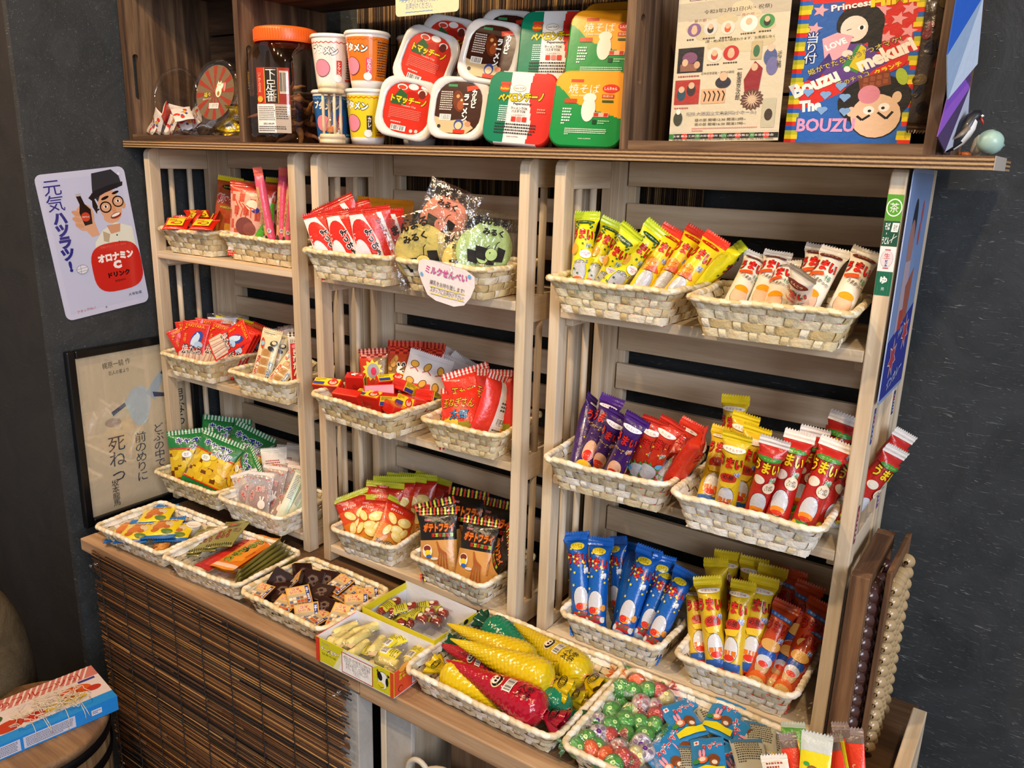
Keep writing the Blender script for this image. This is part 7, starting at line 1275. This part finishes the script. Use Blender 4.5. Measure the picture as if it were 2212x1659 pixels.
for z0, z1, c, ops, lab in [(-.0562, -.0278, '55a02c', [('e', 0, 0, .0082, .0098, 'f4f6ee'), ('e', 0, 0, .0070, .0084, '55a02c'), ('t', '茶', 0, 0, (.0094, .0105), 'f4f6ee', 0, .06)], 'bright green sticker, white ringed tea character,'), (-.0843, -.0566, '14503a', [('t', 'そば\n・\nうどん', -.004, 0, (.0075, .024), 'f0f2ee', 0, .03), ('p', [(.001, .012), (.008, .012), (.007, .002), (.0, .002)], 'f0f2ee'), ('t', '名代', .0042, .007, (.004, .007), '181818'), ('l', [(.0, -.008), (.007, -.002)], .0006, 'e8ece8'), ('l', [(.002, -.01), (.004, .0)], .0006, 'e8ece8')], 'dark green sticker with white noodle-shop lettering'),
       (-.1125, -.0847, 'efeceb', [('e', 0, .0, .0066, .0098, 'b8aab0'), ('e', 0, .0, .0062, .0094, 'ded6da'), ('r', -.003, .0098, .003, .0108, 'c8402a'), ('r', -.003, -.0108, .003, -.0098, 'c8402a'), ('t', '生', 0, .0035, .006, 'd0362a', 0, .06), ('t', 'ビ\nー\nル', 0, -.0045, (.003, .0075), '2a3a8a', 0, .05)], 'white sticker with a pale paper lantern'), (-.1397, -.1129, '12684e', [('t', 'ゆ', 0, .004, .0085, 'f0f4f0', 0, .05), ('t', '男', 0, -.006, .0035, 'c8dcd0'), ('r', -.0056, -.0125, -.0052, .012, '3a8a70'), ('r', .0052, -.0125, .0056, .012, '3a8a70')], 'teal green sticker, white bath-house character,')]:
    tag(sheet(MB(), .0168, z1-z0, ops, c, .0004, M.Translation((.3454, -.0003, (z0+z1)/2))).build('sticker', CARD), lab+' on the front post of the right rack', 'sticker', ST)
for y, z, w, h, c, lab in [(.0205, -.300, .008, .045, '3a4a8a', 'narrow blue sticker high on the side of the front post'), (.010, -.425, .009, .05, '8a3a4a', 'narrow dark red sticker low on the side of the front post'), (.150, -.2995, .011, .032, '2a3a78', 'dark blue sticker high on the side of the rear post'), (.150, -.428, .012, .045, '7a4a8a', 'violet and red sticker low on the side of the rear post')]:
    tag(sheet(MB(), w, h, [('d', -w*.4, -h*.4, w*.4, h*.4, 6, 'e8e6ea'), ('e', 0, h*.25, w*.3, h*.12, 'c8402a')], c, .0004, WM(.3546, y, z)).build('sticker', CARD), lab+' of the right rack', 'sticker', 'small stickers on the side of the right rack')
# card on the milk cracker basket
pts = [(-.055, .026), (-.046, .031), (-.010, .0290), (.035, .0215), (.052, .013), (.054, -.002), (.048, -.018), (.038, -.030), (.020, -.034), (-.015, -.029), (-.032, -.022), (-.045, -.005), (-.055, .012)]
mb = MB(); th = .0005; cv = lambda x, z, l: V((x, -.0015*math.cos(x*30)-l, z)); n = len(pts)
mb.add([cv(a, b, 0) for a, b in pts]+[cv(a, b, -th) for a, b in pts], [list(range(n)), list(range(2*n-1, n-1, -1))]+[(i, n+i, n+(i+1) % n, (i+1) % n) for i in range(n)], 'ddd8e0')
draw(mb, [('t', 'ミルクせんべい', 0, .0125, (.080, .0115), 'c8509a', -.1, .02, '4a2a6a', .01), ('t', '練乳をお持ち致します!', .004, -.006, (.066, .0075), '2a2626', -.12, .01), ('t', 'スタッフにお声かけ下さい!', .005, -.0165, (.064, .0075), '2a2626', -.12, .01), ('l', [(-.028, -.008), (.038, -.014)], .0012, 'd8d23a'), ('l', [(-.026, -.0185), (.038, -.024)], .0012, 'd8d23a'), ('e', .044, .0125, .0028, .003, '5aa6dc'), ('e', -.046, .008, .0025, .003, '5aa6dc')], cv, .006, .0003, .0001)
o = mb.build('handwritten_card', PAPER); o.location = (-.2437, -.0555, -.1808); o.rotation_euler = (math.radians(-7), 0, .0); tag(o, 'white rounded handwritten card pinned on the front of the milk cracker basket', 'card')
# ---------------------------------------------------------------- abacuses
AW = {a: wood('old_wood_'+a, '3a2618', '6b4a30', '8e6a48', a, 1.6) for a in 'yz'}
def abacus(x, y0, y1, z0, z1, fx, bc, label, br, bxo):
    e = empty('abacus', (x, y0, z0), label, 'abacus', 'old abacuses standing on end'); H = z1-z0; D = y1-y0; b = .017
    MB().box(-fx, 0, 0, 0, b, H, bev=.001).build('frame_bar', AW['z'], e); MB().box(-fx, D-b, 0, 0, D, H, bev=.001).build('frame_bar', AW['z'], e)
    MB().box(-fx, b+.0001, H-b, 0, D-b-.0001, H, bev=.001).build('frame_end', AW['y'], e); MB().box(-fx, b+.0001, 0, 0, D-b-.0001, b, bev=.001).build('frame_end', AW['y'], e)
    MB().box(-fx*.7, D*.68, b, -fx*.3, D*.68+.005, H-b).build('divider', AW['z'], e)
    n = int((H-2*b)/.0165); proto = None
    for i in range(n):
        z = b+.008+i*.0165; MB().tube([(bxo, b, z), (bxo, D-b, z)], .0013, 6, '8a6a40').build('rod', MATTE, e)
        for k in range(5):
            y = b+.0105+k*.0165+(.030 if k > 3 else 0)
            if proto is None: proto = MB().lathe([(.0028, -.0078), (.0045, -.0072), (br, -.0006), (br, .0006), (.0045, .0072), (.0028, .0078)], 18, bc, m=M.Rotation(PI/2, 4, 'X')).build('bead', GLOSS, e); o = proto
            else: o = proto.copy(); C.objects.link(o)
            o.parent = e; o.location = (bxo, y, z)
abacus(.3838, -.0245, .140, CT, -.4755, .0222, '4a302c', 'wooden abacus with dark glossy beads standing on end beside the right rack', .0115, -.0025)
abacus(.4030, .0100, .150, CT, -.4755, .0065, 'b39a72', 'wooden abacus with pale beads standing on end behind the dark beaded one', .0105, .0010)
# ---------------------------------------------------------------- lower left: stone, barrel stool, fruit box
mb = MB(); nu, nv = 40, 26; vs = []
for j in range(nv+1):
    for i in range(nu):
        a, t = 2*PI*i/nu, PI*j/nv; x, y, z = math.sin(t)*math.cos(a), math.sin(t)*math.sin(a), math.cos(t)
        p = lambda v: math.copysign(abs(v)**.72, v); r = 1+.02*math.sin(a*3+t*2)+.015*math.sin(a*5-t*4)
        vs.append((p(x)*.20*r, p(y)*.17*r, p(z)*.36*r))
mb.add(vs, [(j*nu+i, (j+1)*nu+i, (j+1)*nu+(i+1) % nu, j*nu+(i+1) % nu) for j in range(nv) for i in range(nu)], '6b5c44', True)
sm = wallpaper('rough_stone', ('4a3f30', '857556'), 'a89878', .9); o = tag(mb.build('boulder', sm), 'large rounded brown stone in the dark corner at the lower left', 'stone'); o.location = (-1.235, -.47, -1.15)
bs = empty('barrel_stool', (-.925, -.43, -1.45), 'round wooden barrel stool with black hoops, carrying the fruit sweets box', 'stool')
R_, T_ = .140, .419
BW_ = wood('barrel_wood', '6f5438', '96764f', 'b8976c', 'z'); n = 22
for k in range(n):
    a0, a1 = 2*PI*k/n+.006, 2*PI*(k+1)/n-.006; mb = MB(); vs = []
    for z, r in ((0, .118), (.1, .128), (.21, .134), (.32, .136), (.405, .1345)):
        for a in (a0, (a0+a1)/2, a1): vs.append((r*math.cos(a), r*math.sin(a), z))
        for a in (a1, a0): vs.append(((r-.012)*math.cos(a), (r-.012)*math.sin(a), z))
    mb.add(vs, [(i*5+q, i*5+(q+1) % 5, (i+1)*5+(q+1) % 5, (i+1)*5+q) for i in range(4) for q in range(5)]+[(4, 3, 2, 1, 0), (20, 21, 22, 23, 24)]); mb.build('stave', BW_, bs)
for z in (.392, .345, .08): MB().lathe([(.1362 if z > .1 else .127, z-.009), (.1395 if z > .1 else .130, z-.009), (.1405 if z > .1 else .132, z+.009), (.1372 if z > .1 else .129, z+.009)], 56).build('iron_hoop', plain('black_iron', '14151a', .45, .6), bs)
MB().lathe([(0, .395), (.130, .395), (.1375, .4), (.140, .408), (.139, .416), (.134, .419), (0, .4192)], 56).build('seat', wood('seat_wood', '5e4630', '7d5f42', '9a7a56', 'x'), bs)
fx = empty('fruit_sweets_box', (-.905, -.385, -1.0305), 'blue and white cardboard box with fruit pictures, on the barrel stool', 'box')
# long axis runs towards the lower left
fx.rotation_euler.z = math.radians(-100); L_, D_, H_ = .25, .133, .030
fx.location = V((-.9156, -.4177, -1.0302))
TOPM = lambda x, y, l: V((x, y, H_+l))
mb = MB().box(-L_/2, -D_/2, 0, L_/2, D_/2, H_, '1a8ae0')
draw(mb, [('r', -L_/2, -D_/2+.025, L_/2, D_/2, 'd9cfd0'), ('r', -L_/2, .030, L_/2, D_/2, 'c4746a')]+[('p', [(-L_/2+.011*k, .030), (-L_/2+.011*k+.004, .030), (-L_/2+.011*k+.024, D_/2), (-L_/2+.011*k+.020, D_/2)], 'e2d2cc') for k in range(21)]+[('t', '共生のフルーツ引', 0, .046, (.19, .020), 'a82a24', 0, .06), ('r', .086, .020, .116, .027, '3a3a8a'), ('e', .074, .000, .028, .018, 'd0581c'), ('e', .103, -.010, .013, .009, 'b8301c'), ('e', .045, -.022, .042, .010, 'cdb21e', .0), ('e', -.005, -.022, .020, .014, 'c8301f'), ('e', -.045, -.024, .026, .016, 'b83a1c', .2), ('e', -.090, -.018, .026, .020, 'cf4a1c'), ('e', -.07, .006, .024, .014, '3a5a2a', .2), ('e', -.02, -.004, .020, .010, 'e0d8cc')], TOPM, 0)
draw(mb, [('r', .078, .010, .096, .021, 'e2e2ec'), ('d', .080, .012, .094, .019, 2, '4a4a8a'), ('r', -.035, .003, .050, .026, 'd3d6e6'), ('d', -.031, .005, .046, .024, 6, '5a5e80'), ('r', -.095, .003, -.040, .026, 'd3d6e6'), ('d', -.091, .005, -.044, .024, 6, '5a5e80')], lambda x, z, l: V((x, -D_/2-l, z)), 0)
mb.build('printed_carton', CARD, fx)
fx.rotation_euler.z = math.radians(80)
rn = random.Random(12)
def tangle(o_, k):
    pts = []; c = V((rn.uniform(-.02, .07), rn.uniform(-.045, .0), H_+.004)); a = rn.uniform(0, 6)
    for i in range(26): a += rn.uniform(.15, .5); r = rn.uniform(.010, .024); pts.append(c+V((r*math.cos(a)*1.3, r*math.sin(a), .0012+.0055*abs(math.sin(i*.7+k)))))
    if k % 2: pts += [V((pts[-1].x, -D_/2-.002, H_-.001)), V((pts[-1].x+rn.uniform(-.006, .006), -D_/2-.003, rn.uniform(.002, .014)))]
    return pts
mb = MB()
for k in range(12):
    p = tangle(fx, k); q = []
    for i in range(len(p)-1):
        a, b, c, d = p[max(i-1, 0)], p[i], p[i+1], p[min(i+2, len(p)-1)]
        for s in (0, .33, .66): q.append(.5*((2*b)+(c-a)*s+(2*a-5*b+4*c-d)*s*s+(3*b-a-3*c+d)*s**3))
    q.append(p[-1]); mb.tube(q, .00065, 5, 'd8cbb4')
so = mb.build('string_tangle', MATTE); so.location = fx.location; so.rotation_euler = fx.rotation_euler; tag(so, 'tangle of thin cream strings lying on the fruit sweets box', 'string')
# ---------------------------------------------------------------- white wicker handle basket under the counter
wb = empty('white_handled_basket', (-.098, -.185, -1.20), 'white plastic basket with round handles under the counter', 'basket')
WP = plain('white_plastic', 'c9c3b4', .45)
for z, r in ((.0, .075), (.27, .082)): MB().tube([(r*math.cos(2*PI*k/40), r*.45*math.sin(2*PI*k/40), z) for k in range(41)], .005, 10).build('rim_ring', WP, wb)
mb = MB().lathe([(0, .0), (.072, .0), (.078, .27), (.074, .27), (.068, .004), (0, .004)], 40, sy=.45); mb.build('basket_body', WP, wb)
for s in (-1, 1): MB().tube([(s*.055+.022*math.cos(t), -.0385, .305+.030*math.sin(t)) for t in [2*PI*i/24 for i in range(25)]], .0042, 10).build('ring_handle', WP, wb)
MB().tube([(-.08+.16*i/14, -.037, .285+.055*math.sin(PI*i/14)) for i in range(15)], .0055, 10).build('carry_handle', WP, wb)
# ---------------------------------------------------------------- light, camera
def area(name, loc, tgt, size, power, col, sy=None):
    l = bpy.data.lights.new(name, 'AREA'); l.energy = power; l.color = lin(col)[:3]; l.size = size
    if sy: l.shape = 'RECTANGLE'; l.size_y = sy
    o = bpy.data.objects.new(name, l); C.objects.link(o); o.location = loc; o.rotation_euler = (V(tgt)-V(loc)).to_track_quat('-Z', 'Y').to_euler()
    return o
area('window_daylight', (2.6, -1.9, .55), (-.2, 0, -.35), 1.4, 78, 'eaf0ff', 1.4)
area('ceiling_lamp', (-.42, -1.0, 1.1), (-.2, .1, -.3), .07, 16, 'ffdfb4')
area('ceiling_lamp', (-.95, -1.0, 1.1), (-.8, .1, -.3), .07, 12, 'ffdfb4')
area('ceiling_lamp', (.75, -1.2, 1.1), (.3, .1, -.3), .07, 12, 'ffdfb4')
area('ceiling_lamp', (-1.5, -.8, 1.1), (-1.4, -.2, .1), .09, 12, 'ffb878')
w = bpy.data.worlds.new('w'); SC.world = w; w.use_nodes = True
w.node_tree.nodes['Background'].inputs[0].default_value = lin('d6d6d8'); w.node_tree.nodes['Background'].inputs[1].default_value = .40
cd = bpy.data.cameras.new('camera'); cd.sensor_width = 36; cd.lens = FPX/2212*36; cd.clip_start = .02
co = bpy.data.objects.new('camera', cd); C.objects.link(co); co.location = CAM; co.rotation_euler = ROT; SC.camera = co
for o in list(SC.objects):
    if o.parent is None: o.location.z += Z0
vs = SC.view_settings; vs.view_transform = 'Standard'; vs.look = 'None'; vs.gamma = 1; vs.exposure = 0; vs.use_curve_mapping = False
